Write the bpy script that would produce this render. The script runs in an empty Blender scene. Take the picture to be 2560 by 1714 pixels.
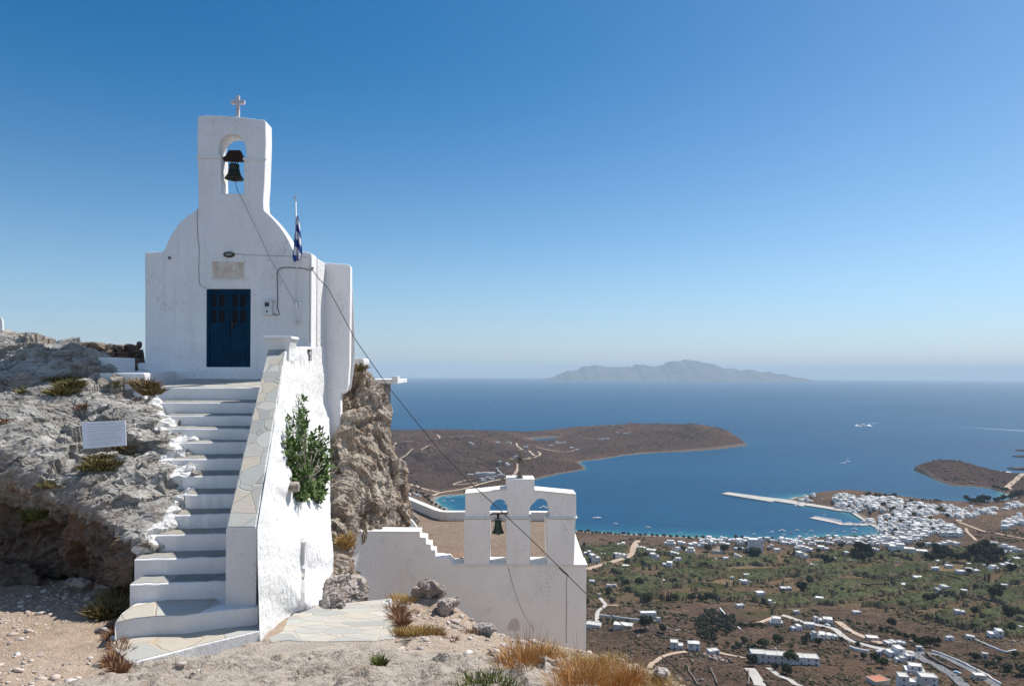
import bpy, bmesh, math, random
import numpy as np
from mathutils import Vector, Matrix
from mathutils.geometry import tessellate_polygon
random.seed(7); rng = np.random.default_rng(7)
R_ = math.radians
scene = bpy.context.scene
# ------------------------------------------------------------------ camera
F, U0, V0, ROLL = 1800.0, 1280.0, 928.0, 0.0042      # focal length and level line, in pixels of the 2560 wide photograph
H = 250.0                                            # eye above the sea
cr, sr = math.cos(ROLL), math.sin(ROLL)
cam = bpy.data.cameras.new('camera'); co = bpy.data.objects.new('camera', cam)
scene.collection.objects.link(co); scene.camera = co
cam.sensor_width = 36; cam.lens = 36 * F / 2560; cam.shift_y = (V0 - 857) / 2560
cam.clip_start = 0.1; cam.clip_end = 200000
co.matrix_world = Matrix(((cr, -sr, 0, 0), (0, 0, -1, 0), (sr, cr, 0, 0), (0, 0, 0, 1)))
# ------------------------------------------------------------------ sky, sun, exposure
SUN = Vector((0.58, 0.41, 0.98)).normalized()
w = bpy.data.worlds.new('World'); scene.world = w; w.use_nodes = True
nt = w.node_tree; nt.nodes.clear()
sky = nt.nodes.new('ShaderNodeTexSky'); sky.sky_type = 'NISHITA'; sky.sun_disc = False
sky.sun_elevation = math.asin(SUN.z); sky.sun_rotation = math.atan2(SUN.x, SUN.y)
sky.altitude = 260; sky.air_density = 1.0; sky.dust_density = 0.35; sky.ozone_density = 3.0
bg = nt.nodes.new('ShaderNodeBackground'); bg.inputs[1].default_value = 0.118
wo = nt.nodes.new('ShaderNodeOutputWorld')
# added directional tint: sky deepened in view, left bright overhead and behind for fill
tcw = nt.nodes.new('ShaderNodeTexCoord')
dt = nt.nodes.new('ShaderNodeVectorMath'); dt.operation = 'DOT_PRODUCT'; nt.links.new(tcw.outputs['Generated'], dt.inputs[0])
dt.inputs[1].default_value = Vector((-0.50, 0.66, 0.56)).normalized()
mr = nt.nodes.new('ShaderNodeMapRange'); mr.inputs[1].default_value = 0.20; mr.inputs[2].default_value = 1.0; nt.links.new(dt.outputs['Value'], mr.inputs[0])
sz = nt.nodes.new('ShaderNodeSeparateXYZ'); nt.links.new(tcw.outputs['Generated'], sz.inputs[0])
mz = nt.nodes.new('ShaderNodeMapRange'); mz.inputs[1].default_value = 0.0; mz.inputs[2].default_value = 0.42; mz.interpolation_type = 'SMOOTHSTEP'; nt.links.new(sz.outputs[2], mz.inputs[0])
mm = nt.nodes.new('ShaderNodeMath'); mm.operation = 'MULTIPLY'; nt.links.new(mr.outputs[0], mm.inputs[0]); nt.links.new(mz.outputs[0], mm.inputs[1])
tint = nt.nodes.new('ShaderNodeMix'); tint.data_type = 'RGBA'; nt.links.new(mm.outputs[0], tint.inputs[0]); tint.inputs[6].default_value = (0.92, 0.97, 1.04, 1); tint.inputs[7].default_value = (0.04, 0.40, 0.585, 1)
mf = nt.nodes.new('ShaderNodeMapRange'); mf.inputs[1].default_value = -0.1; mf.inputs[2].default_value = 0.5; mf.interpolation_type = 'SMOOTHSTEP'; nt.links.new(sz.outputs[1], mf.inputs[0])
mh = nt.nodes.new('ShaderNodeMapRange'); mh.inputs[1].default_value = 0.75; mh.inputs[2].default_value = 0.45; mh.interpolation_type = 'SMOOTHSTEP'; nt.links.new(sz.outputs[2], mh.inputs[0])
m2 = nt.nodes.new('ShaderNodeMath'); m2.operation = 'MULTIPLY'; nt.links.new(mf.outputs[0], m2.inputs[0]); nt.links.new(mh.outputs[0], m2.inputs[1])
base = nt.nodes.new('ShaderNodeMix'); base.data_type = 'RGBA'; nt.links.new(m2.outputs[0], base.inputs[0]); base.inputs[6].default_value = (1.12, 1.06, 0.98, 1); base.inputs[7].default_value = (0.565, 0.655, 0.70, 1)
ml = nt.nodes.new('ShaderNodeMapRange'); ml.inputs[1].default_value = 0.14; ml.inputs[2].default_value = 0.0; ml.interpolation_type = 'SMOOTHSTEP'; nt.links.new(sz.outputs[2], ml.inputs[0])
low = nt.nodes.new('ShaderNodeMix'); low.data_type = 'RGBA'; nt.links.new(ml.outputs[0], low.inputs[0]); nt.links.new(base.outputs[2], low.inputs[6]); low.inputs[7].default_value = (0.52, 0.57, 0.70, 1)
nt.links.new(low.outputs[2], tint.inputs[6])
mul = nt.nodes.new('ShaderNodeMix'); mul.data_type = 'RGBA'; mul.blend_type = 'MULTIPLY'; mul.inputs[0].default_value = 1.0
nt.links.new(sky.outputs[0], mul.inputs[6]); nt.links.new(tint.outputs[2], mul.inputs[7])
nt.links.new(mul.outputs[2], bg.inputs[0]); nt.links.new(bg.outputs[0], wo.inputs[0])
sl = bpy.data.lights.new('sun', 'SUN'); sl.energy = 4.2; sl.angle = R_(0.5); sl.color = (1.0, 0.95, 0.87)
so = bpy.data.objects.new('sun', sl); scene.collection.objects.link(so)
so.rotation_euler = (-SUN).to_track_quat('-Z', 'Y').to_euler(); so.location = (20, 10, 40)
vs = scene.view_settings; vs.view_transform = 'Standard'; vs.look = 'None'; vs.exposure = 0.56; vs.gamma = 1
scene.cycles.max_bounces = 6; scene.cycles.diffuse_bounces = 3; scene.cycles.volume_bounces = 0
scene.cycles.glossy_bounces = 2; scene.cycles.transparent_max_bounces = 8
C = scene.collection
# ------------------------------------------------------------------ pixels to points
def ray(u, v):
    a, b = (u - U0) / F, -(v - V0) / F
    return (a * cr - b * sr, 1.0, a * sr + b * cr)
def P(u, v, Y):                      # the point seen at (u, v) at distance Y
    d = ray(u, v); return Vector((d[0] * Y, Y, d[2] * Y))
def PZ(u, v, z):                     # the point seen at (u, v) on the level plane z
    d = ray(u, v); t = z / d[2]; return Vector((d[0] * t, t, z))
def zm(ox, oy, s): return lambda x, y: (ox + x / s, oy + y / s)
D = zm(0, 0, 1 / 1.0931)
def DP(x, y, Y): return P(x * 1.0931, y * 1.0931, Y)
Ra = zm(300, 200, 3.123); Rb = zm(300, 600, 3.123); Rc = zm(0, 780, 3.733); Rd = zm(0, 1200, 3.05)
Re = zm(350, 900, 3.484); Rf = zm(550, 1250, 3.38); Rg = zm(800, 850, 3.137); Rh = zm(1100, 1100, 4.48)
Ri = zm(900, 1350, 3.903); Rj = zm(1450, 1350, 3.903); Rk = zm(1960, 1350, 3.903); Rl = zm(1750, 1150, 4.684)
Rm = zm(2160, 1120, 4.7525); Rn = zm(950, 1000, 2.465); Ro = zm(2050, 1000, 4.48)
# ------------------------------------------------------------------ noise (numpy gradient noise)
_perm = rng.permutation(256); _perm = np.concatenate([_perm, _perm, _perm])
_gr = rng.normal(size=(256, 3)); _gr /= np.linalg.norm(_gr, axis=1)[:, None]
def noise(p):
    p = np.asarray(p, float); i = np.floor(p).astype(int); f = p - i; w3 = f * f * f * (f * (f * 6 - 15) + 10)
    i &= 255; out = 0
    for dx in (0, 1):
        wx = w3[:, 0] if dx else 1 - w3[:, 0]
        for dy in (0, 1):
            wy = w3[:, 1] if dy else 1 - w3[:, 1]
            for dz in (0, 1):
                wz = w3[:, 2] if dz else 1 - w3[:, 2]
                h = _perm[_perm[_perm[(i[:, 0] + dx) & 255] + ((i[:, 1] + dy) & 255)] + ((i[:, 2] + dz) & 255)]
                g = _gr[h & 255]
                out = out + wx * wy * wz * ((f[:, 0] - dx) * g[:, 0] + (f[:, 1] - dy) * g[:, 1] + (f[:, 2] - dz) * g[:, 2])
    return out * 1.5
def fbm(p, o=4, g=0.5):
    p = np.asarray(p, float); s = 0; a = 1
    for k in range(o): s = s + a * noise(p * 2.0 ** k + 17.3 * k); a *= g
    return s
def ridged(p, o=4, g=0.5):
    p = np.asarray(p, float); s = 0; a = 1
    for k in range(o): s = s + a * (0.5 - np.abs(noise(p * 2.0 ** k + 11.7 * k))); a *= g
    return s
def ss(x, a=0.0, b=1.0):
    t = np.clip((x - a) / (b - a), 0, 1); return t * t * (3 - 2 * t)
# ------------------------------------------------------------------ objects
def tag(o, label=None, cat=None, group=None, kind=None):
    if label: o['label'] = label
    if cat: o['category'] = cat
    if group: o['group'] = group
    if kind: o['kind'] = kind
    return o
def empty(name, loc=(0, 0, 0), rz=0, **k):
    o = bpy.data.objects.new(name, None); C.objects.link(o); o.location = loc; o.rotation_euler = (0, 0, rz)
    o.empty_display_size = 0.2
    return tag(o, **k)
def link(name, me, mat=None, parent=None, **k):
    o = bpy.data.objects.new(name, me); C.objects.link(o)
    if mat is not None:
        for m in (mat if isinstance(mat, (list, tuple)) else [mat]): me.materials.append(m)
    if parent is not None:
        o.parent = parent
    return tag(o, **k)
def mesh(name, verts, faces, mat=None, parent=None, smooth=False, local=True, **k):
    me = bpy.data.meshes.new(name)
    me.from_pydata([tuple(v) for v in verts], [], [tuple(f) for f in faces]); me.update()
    if smooth: me.polygons.foreach_set('use_smooth', [True] * len(me.polygons))
    o = link(name, me, mat, parent, **k)
    if parent is not None and local: wl(o)
    return o
def wpos(o):
    m = Matrix.Translation(o.location) @ o.rotation_euler.to_matrix().to_4x4()
    return (wpos(o.parent) @ m) if o.parent else m
def wl(o):      # mesh was given in world coordinates: keep it there under its parent
    m = wpos(o.parent).inverted()
    if m != Matrix.Identity(4): o.data.transform(m)
    return o
def npmesh(name, V, Fq, mat=None, parent=None, smooth=False, attrs=None, **k):
    V = np.asarray(V, np.float32); Fq = np.asarray(Fq, np.int32); n = Fq.shape[1]
    me = bpy.data.meshes.new(name); me.vertices.add(len(V)); me.vertices.foreach_set('co', V.ravel())
    me.loops.add(Fq.size); me.loops.foreach_set('vertex_index', Fq.ravel())
    me.polygons.add(len(Fq)); me.polygons.foreach_set('loop_start', np.arange(0, Fq.size, n, dtype=np.int32))
    if smooth: me.polygons.foreach_set('use_smooth', np.ones(len(Fq), bool))
    me.update(calc_edges=True)
    for nm, a in (attrs or {}).items():
        a = np.asarray(a, np.float32)
        if a.ndim == 1: at = me.attributes.new(nm, 'FLOAT', 'POINT'); at.data.foreach_set('value', a)
        else:
            at = me.attributes.new(nm, 'FLOAT_COLOR', 'POINT')
            at.data.foreach_set('color', np.concatenate([a, np.ones((len(a), 1), np.float32)], 1).ravel())
    me.validate()
    o = link(name, me, mat, parent, **k)
    if parent is not None: wl(o)
    return o
def gridfaces(nr, nc):
    i = np.arange(nr * nc).reshape(nr, nc)
    return np.stack([i[:-1, :-1].ravel(), i[:-1, 1:].ravel(), i[1:, 1:].ravel(), i[1:, :-1].ravel()], 1)
class MB:
    def __init__(s): s.v = []; s.f = []
    def add(s, V, Fs):
        n = len(s.v); s.v += [Vector(v) for v in V]; s.f += [tuple(i + n for i in f) for f in Fs]; return s
    def box(s, x0, x1, y0, y1, z0, z1, M=None):
        V = [Vector((x, y, z)) for x in (x0, x1) for y in (y0, y1) for z in (z0, z1)]
        if M: V = [M @ v for v in V]
        return s.add(V, [(0, 1, 3, 2), (4, 6, 7, 5), (0, 4, 5, 1), (2, 3, 7, 6), (0, 2, 6, 4), (1, 5, 7, 3)])
    def tube(s, pts, r, n=6, cap=True):
        pts = [Vector(p) for p in pts]; rs = r if isinstance(r, (list, tuple)) else [r] * len(pts); V = []; Fs = []
        for i, p in enumerate(pts):
            d = (pts[min(i + 1, len(pts) - 1)] - pts[max(i - 1, 0)]).normalized()
            a = d.orthogonal().normalized() if i == 0 else (a - d * a.dot(d)).normalized()
            b = d.cross(a)
            V += [p + (a * math.cos(2 * math.pi * k / n) + b * math.sin(2 * math.pi * k / n)) * rs[i] for k in range(n)]
        for i in range(len(pts) - 1):
            for k in range(n): Fs.append((i * n + k, i * n + (k + 1) % n, (i + 1) * n + (k + 1) % n, (i + 1) * n + k))
        if cap: Fs += [tuple(range(n))[::-1], tuple(range((len(pts) - 1) * n, len(pts) * n))]
        return s.add(V, Fs)
    def lathe(s, prof, c=(0, 0, 0), n=24):
        V = []; Fs = []; c = Vector(c)
        for (r, z) in prof: V += [c + Vector((r * math.cos(2 * math.pi * k / n), r * math.sin(2 * math.pi * k / n), z)) for k in range(n)]
        for i in range(len(prof) - 1):
            for k in range(n): Fs.append((i * n + k, i * n + (k + 1) % n, (i + 1) * n + (k + 1) % n, (i + 1) * n + k))
        return s.add(V, Fs)
    def build(s, name, mat=None, parent=None, smooth=False, bevel=0, fix=True, **k):
        o = mesh(name, s.v, s.f, mat, parent, smooth, **k)
        if fix:
            bm = bmesh.new(); bm.from_mesh(o.data); bmesh.ops.recalc_face_normals(bm, faces=bm.faces); bm.to_mesh(o.data); bm.free()
        if bevel: bev(o, bevel)
        return o
def bev(o, wd, seg=2):
    m = o.modifiers.new('bevel', 'BEVEL'); m.width = wd; m.segments = seg; m.limit_method = 'ANGLE'; m.angle_limit = R_(35)
    return o
def prism(name, loops, off, mat, parent=None, bevel=0, smooth=False, warp=None, **k):
    """a wall cut from its outline: loops = [outer, hole ...] of points in the plane, off = the vector through its thickness"""
    loops = [[Vector(p) for p in l] for l in loops]; off = Vector(off)
    V = [p for l in loops for p in l]; n = len(V)
    tri = tessellate_polygon(loops)
    Fs = [tuple(t) for t in tri] + [tuple(i + n for i in t[::-1]) for t in tri]
    k0 = 0
    for l in loops:
        m = len(l)
        for i in range(m):
            a, b = k0 + i, k0 + (i + 1) % m; Fs.append((a, b, b + n, a + n))
        k0 += m
    V2 = V + [p + off for p in V]
    me = bpy.data.meshes.new(name); me.from_pydata([tuple(v) for v in V2], [], Fs); me.update()
    bm = bmesh.new(); bm.from_mesh(me)
    bmesh.ops.recalc_face_normals(bm, faces=bm.faces)
    bmesh.ops.dissolve_limit(bm, angle_limit=R_(1), verts=bm.verts, edges=bm.edges)
    bm.to_mesh(me); bm.free()
    o = link(name, me, mat, parent, **k)
    if parent is not None: wl(o)
    if bevel: bev(o, bevel)
    return o
def copy_tree(o, parent=None):
    c = o.copy(); C.objects.link(c); c.parent = parent
    for ch in o.children: copy_tree(ch, c)
    return c
def solid_from(objs_or_verts, faces, voxel):
    me = bpy.data.meshes.new('tmp'); me.from_pydata([tuple(v) for v in objs_or_verts], [], faces); me.update()
    o = bpy.data.objects.new('tmp', me); C.objects.link(o)
    m = o.modifiers.new('r', 'REMESH'); m.mode = 'VOXEL'; m.voxel_size = voxel; m.adaptivity = 0
    dg = bpy.context.evaluated_depsgraph_get(); ev = o.evaluated_get(dg); me2 = bpy.data.meshes.new_from_object(ev)
    bpy.data.objects.remove(o); bpy.data.meshes.remove(me)
    return me2
def hulls(chunks):
    V = []; Fs = []
    for pts in chunks:
        bm = bmesh.new()
        for p in pts: bm.verts.new(p)
        r = bmesh.ops.convex_hull(bm, input=bm.verts)
        bmesh.ops.delete(bm, geom=[v for v in bm.verts if not v.link_faces], context='VERTS')
        bm.verts.index_update(); n = len(V)
        V += [v.co.copy() for v in bm.verts]; Fs += [tuple(v.index + n for v in f.verts) for f in bm.faces]; bm.free()
    return V, Fs
def vcoords(me):
    a = np.empty(len(me.vertices) * 3, np.float32); me.vertices.foreach_get('co', a); return a.reshape(-1, 3).astype(float)
def vnormals(me):
    a = np.empty(len(me.vertices) * 3, np.float32); me.vertex_normals.foreach_get('vector', a); return a.reshape(-1, 3).astype(float)
def rock_mesh(chunks, voxel, disp):
    V, Fs = hulls(chunks); me = solid_from(V, Fs, voxel)
    for it in range(1):
        p = vcoords(me); n = vnormals(me); d = disp(p, n)
        q = p + (n * d[:, None] if d.ndim == 1 else d)
        me.vertices.foreach_set('co', q.astype(np.float32).ravel()); me.update()
    return me
# ------------------------------------------------------------------ materials
def mat(name): 
    m = bpy.data.materials.new(name); m.use_nodes = True; t = m.node_tree; t.nodes.clear()
    out = t.nodes.new('ShaderNodeOutputMaterial'); b = t.nodes.new('ShaderNodeBsdfPrincipled')
    t.links.new(b.outputs[0], out.inputs[0]); b.inputs['Roughness'].default_value = 0.8
    b.inputs['Specular IOR Level'].default_value = 0.25
    return m, t, b
class N:
    def __init__(s, t): s.t = t; s.tc = None
    def n(s, typ, ins=None, **props):
        x = s.t.nodes.new(typ)
        for k, v in props.items(): setattr(x, k, v)
        for k, v in (ins or {}).items():
            if isinstance(v, bpy.types.NodeSocket): s.t.links.new(v, x.inputs[k])
            else: x.inputs[k].default_value = v
        return x
    def pos(s):
        if s.tc is None: s.tc = s.n('ShaderNodeNewGeometry').outputs['Position']
        return s.tc
    def obj(s): return s.n('ShaderNodeTexCoord').outputs['Object']
    def mapn(s, vec, scale=(1, 1, 1), rot=(0, 0, 0)):
        return s.n('ShaderNodeMapping', {0: vec, 'Scale': scale, 'Rotation': rot}).outputs[0]
    def noise(s, vec, sc, det=4, rough=0.55, dist=0.0):
        return s.n('ShaderNodeTexNoise', {'Vector': vec, 'Scale': sc, 'Detail': det, 'Roughness': rough, 'Distortion': dist}).outputs['Fac']
    def vor(s, vec, sc, feature='F1', out='Distance', rnd=1.0):
        x = s.n('ShaderNodeTexVoronoi', {'Vector': vec, 'Scale': sc, 'Randomness': rnd}, feature=feature); return x.outputs[out]
    def ramp(s, f, stops, interp='LINEAR'):
        r = s.n('ShaderNodeValToRGB', {0: f}); e = r.color_ramp; e.interpolation = interp
        while len(e.elements) < len(stops): e.elements.new(0.5)
        for el, (p, c) in zip(e.elements, stops):
            el.position = p; el.color = (c, c, c, 1) if isinstance(c, (int, float)) else (*c, 1)
        return r.outputs[0]
    def mix(s, f, a, b, mode='MIX'):
        x = s.n('ShaderNodeMix', data_type='RGBA', blend_type=mode)
        for i, v in ((0, f), (6, a), (7, b)):
            if isinstance(v, bpy.types.NodeSocket): s.t.links.new(v, x.inputs[i])
            else: x.inputs[i].default_value = v if i == 0 else (*v[:3], 1)
        return x.outputs[2]
    def math(s, op, a, b=0.0, c=0.0, clamp=False):
        x = s.n('ShaderNodeMath', operation=op, use_clamp=clamp)
        for i, v in enumerate((a, b, c)):
            if isinstance(v, bpy.types.NodeSocket): s.t.links.new(v, x.inputs[i])
            else: x.inputs[i].default_value = v
        return x.outputs[0]
    def bump(s, h, dist, strength=1.0, prev=None):
        x = s.n('ShaderNodeBump', {'Height': h, 'Distance': dist, 'Strength': strength})
        if prev is not None: s.t.links.new(prev, x.inputs['Normal'])
        return x.outputs[0]
    def attr(s, nm, out='Fac'): return s.n('ShaderNodeAttribute', attribute_name=nm).outputs[out]
    def xyz(s, v):
        x = s.n('ShaderNodeSeparateXYZ', {0: v}); return x.outputs
def simple(name, col, rough=0.7, var=0.12, sc=8.0, metal=0.0, bumpd=0.0, spec=0.25):
    m, t, b = mat(name); n = N(t); f = n.noise(n.obj(), sc, 5)
    c = n.ramp(f, [(0.3, tuple(x * (1 - var) for x in col)), (0.7, tuple(min(1, x * (1 + var)) for x in col))])
    t.links.new(c, b.inputs['Base Color']); b.inputs['Roughness'].default_value = rough; b.inputs['Metallic'].default_value = metal
    b.inputs['Specular IOR Level'].default_value = spec
    if bumpd: t.links.new(n.bump(f, bumpd), b.inputs['Normal'])
    return m
def sl_(c): return tuple(((x / 255 + 0.055) / 1.055) ** 2.4 if x > 10 else x / 255 / 12.92 for x in c)
# ================================================================== materials of the near scene
def plaster(name, base, rough=0.0, stain=0.0, stain_col=(0.16, 0.13, 0.11), speck=0.0, cracks=0.0):
    m, t, b = mat(name); n = N(t); p = n.pos()
    big = n.noise(p, 0.9, 4, 0.6); mid = n.noise(p, 6, 6, 0.6); fine = n.noise(p, 45, 4, 0.6)
    c = n.mix(n.ramp(big, [(0.35, 0), (0.7, 1)]), tuple(x * 0.90 for x in base), base)
    c = n.mix(n.ramp(mid, [(0.55, 0), (0.75, 0.35)]), c, tuple(x * y for x, y in zip(base, (0.82, 0.8, 0.8))))
    if stain:
        st = n.noise(n.mapn(p, (1.3, 1.3, 0.75)), 1.7, 8, 0.72, 0.4); hp = n.noise(p, 22, 6, 0.7)
        k = n.math('MULTIPLY', n.ramp(st, [(0.52, 0), (0.66, 1)]), n.ramp(hp, [(0.48, 0), (0.6, 1)]))
        c = n.mix(n.math('MULTIPLY', k, stain), c, stain_col)
        run = n.noise(n.mapn(p, (9, 9, 0.35)), 1.0, 5, 0.6)
        c = n.mix(n.math('MULTIPLY', n.ramp(run, [(0.56, 0), (0.75, 0.5)]), stain), c, tuple(x * 0.62 for x in base))
    if speck:
        k = n.ramp(n.noise(n.mapn(p, (1, 1, 0.45)), 26, 3, 0.75), [(0.30, 1), (0.37, 0)])
        c = n.mix(n.math('MULTIPLY', k, speck), c, (0.16, 0.13, 0.12))
    t.links.new(c, b.inputs['Base Color']); b.inputs['Roughness'].default_value = 0.9
    h = n.math('ADD', n.math('MULTIPLY', big, 0.6), n.math('ADD', n.math('MULTIPLY', mid, 0.28), n.math('MULTIPLY', fine, 0.06)))
    nr = n.bump(h, 0.03 + 0.05 * rough, 0.7)
    if rough:
        lumps = n.noise(n.mapn(p, (1, 1, 0.6)), 11, 8, 0.72); nr = n.bump(lumps, 0.10 * rough, 0.9, nr)
    if cracks:
        wv = n.mix(0.12, p, n.n('ShaderNodeTexNoise', {'Vector': p, 'Scale': 3.0}).outputs['Color'])
        cr_ = n.ramp(n.vor(wv, 0.9, 'DISTANCE_TO_EDGE'), [(0.0, 0), (0.006, 1)])
        nr = n.bump(cr_, 0.004 * cracks, 0.7, nr)
    t.links.new(nr, b.inputs['Normal']); return m
WHITE = (0.86, 0.845, 0.83)
m_front = plaster('plaster_smooth', WHITE, 0.15, 0.55, (0.33, 0.32, 0.33), 0.3)
m_rough = plaster('plaster_rough', (0.88, 0.87, 0.85), 0.75, 0.10, (0.3, 0.27, 0.25), 0.9)
m_white = plaster('limewash', (0.87, 0.86, 0.84), 0.5, 0.1)
m_cream = plaster('plaster_cream', (0.87, 0.84, 0.795), 0.1, 0.4, (0.17, 0.15, 0.13), 0.35, 0.0)
m_cap = plaster('plaster_cap', (0.80, 0.77, 0.71), 0.25, 0.5, (0.25, 0.21, 0.17), 0.4)
m_riser = plaster('riser_white', (0.82, 0.805, 0.785), 0.15, 0.3, (0.34, 0.30, 0.28), 0.2)

def flagstone(name, sc=2.6, stretch=(1, 1.0, 1), joint=(0.50, 0.42, 0.32), dark=1.0, jw=0.035):
    m, t, b = mat(name); n = N(t); p = n.mapn(n.pos(), stretch, (0, 0, 0.35))
    q = n.mix(0.10, p, n.n('ShaderNodeTexNoise', {'Vector': p, 'Scale': 2.2, 'Detail': 2}).outputs['Color'])
    e = n.vor(q, sc, 'DISTANCE_TO_EDGE'); cc = n.vor(q, sc, 'F1', 'Color'); s = n.xyz(cc)
    grain = n.noise(n.mapn(n.pos(), (2, 9, 9)), 3, 7, 0.65)
    pal = n.ramp(s[0], [(0.0, (0.33 * dark, 0.35 * dark, 0.35 * dark)), (0.3, (0.47 * dark, 0.47 * dark, 0.44 * dark)), (0.55, (0.56 * dark, 0.50 * dark, 0.41 * dark)), (0.75, (0.43 * dark, 0.46 * dark, 0.44 * dark)), (1.0, (0.60 * dark, 0.58 * dark, 0.54 * dark))])
    c = n.mix(n.ramp(grain, [(0.3, 0.45), (0.7, 0)]), pal, (0.36 * dark, 0.31 * dark, 0.25 * dark))
    big = n.noise(n.pos(), 1.3, 5, 0.7); c = n.mix(n.ramp(big, [(0.5, 0), (0.8, 0.5)]), c, (0.45, 0.38, 0.29))
    j = n.ramp(e, [(0.0, 1), (jw, 0)])
    c = n.mix(n.math('MULTIPLY', j, 0.85), c, joint); t.links.new(c, b.inputs['Base Color'])
    b.inputs['Roughness'].default_value = 0.75
    h = n.math('ADD', n.ramp(e, [(0.0, 0), (jw, 1)]), n.math('MULTIPLY', grain, 0.4))
    t.links.new(n.bump(h, 0.012, 0.8), b.inputs['Normal']); return m
m_flag = flagstone('flagstone', 4.2, (1, 0.8, 1), joint=(0.40, 0.36, 0.30), dark=0.86, jw=0.022)
m_tread = flagstone('tread_stone', 2.0, dark=0.60, jw=0.012)
m_bigflag = flagstone('wide_flagstone', 1.9, joint=(0.45, 0.34, 0.23), dark=0.86, jw=0.028)
m_patio = flagstone('patio_stone', 2.6, (1, 2.4, 1), joint=(0.52, 0.43, 0.33), dark=0.92, jw=0.04)

def rockmat(name, a=(0.36, 0.335, 0.30), bcol=(0.20, 0.17, 0.145), rust=0.35, rot=(0.5, 0.4, 0.6), scl=(1, 1, 3.2), rustc=(0.24, 0.13, 0.065), fine=1.0, lime=False):
    m, t, b = mat(name); n = N(t); p = n.pos(); q = n.mapn(p, scl, rot)
    n1 = n.noise(q, 1.6, 10, 0.68, 0.6); n2 = n.noise(q, 7.5, 8, 0.7, 0.3); n3 = n.noise(p, 0.8, 6, 0.65); n4 = n.noise(q, 30, 5, 0.7)
    c = n.mix(n.ramp(n1, [(0.38, 0), (0.58, 1)]), bcol, a)
    c = n.mix(n.ramp(n2, [(0.30, 0.75), (0.52, 0)]), c, tuple(x * 0.55 for x in bcol))
    c = n.mix(n.ramp(n4, [(0.5, 0), (0.75, 0.6)]), c, (0.52, 0.50, 0.47))
    c = n.mix(n.math('MULTIPLY', n.ramp(n3, [(0.50, 0), (0.66, 1)]), rust), c, rustc)
    wq = n.mix(0.55, n.mapn(p, scl, rot), n.n('ShaderNodeTexNoise', {'Vector': p, 'Scale': 2.5, 'Detail': 5}).outputs['Color'])
    ck = n.ramp(n.vor(wq, 1.7, 'DISTANCE_TO_EDGE'), [(0.0, 0), (0.035, 1)]); ck2 = n.ramp(n.vor(wq, 5.2, 'DISTANCE_TO_EDGE'), [(0.0, 0), (0.05, 1)])
    msk = n.ramp(n.noise(p, 2.2, 3), [(0.42, 0), (0.55, 1)])
    ckk = n.math('MULTIPLY', n.mix(n.math('MULTIPLY', n.ramp(n.noise(p, 1.3, 4), [(0.40, 0), (0.6, 1)]), 0.65), (1, 1, 1), ck), n.mix(n.math('MULTIPLY', msk, 0.45), (1, 1, 1), ck2))
    c = n.mix(ckk, tuple(x * 0.30 for x in bcol), c)
    sp = n.ramp(n.noise(p, 3.1, 8, 0.75), [(0.64, 0), (0.70, 1)])
    c = n.mix(n.math('MULTIPLY', sp, rust * 1.6, clamp=True), c, (0.34, 0.17, 0.05))
    if lime: c = n.mix(n.ramp(n.attr('lime'), [(0.45, 0), (0.55, 1)]), c, (0.86, 0.85, 0.83))
    t.links.new(c, b.inputs['Base Color']); b.inputs['Roughness'].default_value = 0.95; b.inputs['Specular IOR Level'].default_value = 0.1
    r1 = n.bump(n1, 0.07 * fine, 0.8, n.bump(ckk, 0.03, 0.8)); r2 = n.bump(n2, 0.045 * fine, 0.85, r1); r3 = n.bump(n4, 0.014 * fine, 0.8, r2)
    t.links.new(r3, b.inputs['Normal']); return m
m_rock = rockmat('schist_rock', a=(0.50, 0.48, 0.445), bcol=(0.285, 0.258, 0.225), rust=0.4, rot=(0.35, 0.75, 0.3), scl=(1.2, 1.2, 3.4), lime=True)
m_cliff = rockmat('cliff_rock', a=(0.55, 0.48, 0.40), bcol=(0.33, 0.25, 0.18), rust=0.55, rot=(0.1, 0.2, 0.2), scl=(3.2, 2.6, 1.0))
m_boulder = rockmat('boulder_rock', a=(0.58, 0.52, 0.465), bcol=(0.36, 0.29, 0.25), rust=0.2)
m_brownstone = rockmat('brown_stone', a=(0.27, 0.20, 0.155), bcol=(0.15, 0.105, 0.08), rust=0.2, scl=(1, 1, 4), rot=(0, 0, 0))
m_blue = simple('door_blue', (0.001, 0.029, 0.064), 0.55, 0.3, 5, bumpd=0.004, spec=0.12)
m_pane = simple('dark_pane', (0.008, 0.008, 0.010), 0.5, 0.2, 3, spec=0.15)
m_bronze = simple('bell_bronze', (0.045, 0.052, 0.040), 0.45, 0.5, 14, 0.75, 0.004)
m_verd = simple('bell_verdigris', (0.075, 0.105, 0.082), 0.55, 0.5, 14, 0.5, 0.004)
m_headst = simple('headstock_wood', (0.035, 0.018, 0.014), 0.7, 0.4, 10, bumpd=0.01)
m_iron = simple('rusty_iron', (0.07, 0.045, 0.035), 0.7, 0.4, 20, 0.5)
m_cable = simple('black_cable', (0.010, 0.012, 0.016), 0.5)
m_wire = simple('grey_wire', (0.18, 0.17, 0.17), 0.6)
m_marble = simple('grey_marble', (0.52, 0.50, 0.51), 0.5, 0.25, 9)
m_metalw = simple('painted_metal', (0.66, 0.66, 0.67), 0.4, 0.08, 6)
m_stonecross = simple('stone_cross', (0.24, 0.21, 0.165), 0.85, 0.25, 9, bumpd=0.01)
m_plaqueb = simple('plaque_board', (0.72, 0.72, 0.76), 0.35, 0.03, 3)
m_ink = simple('plaque_ink', (0.45, 0.44, 0.48), 0.6, 0.2, 60)
m_flagblue = simple('flag_blue', (0.03, 0.075, 0.30), 0.8, 0.1)
m_flagwhite = simple('flag_white', (0.75, 0.75, 0.78), 0.8, 0.05)
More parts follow.
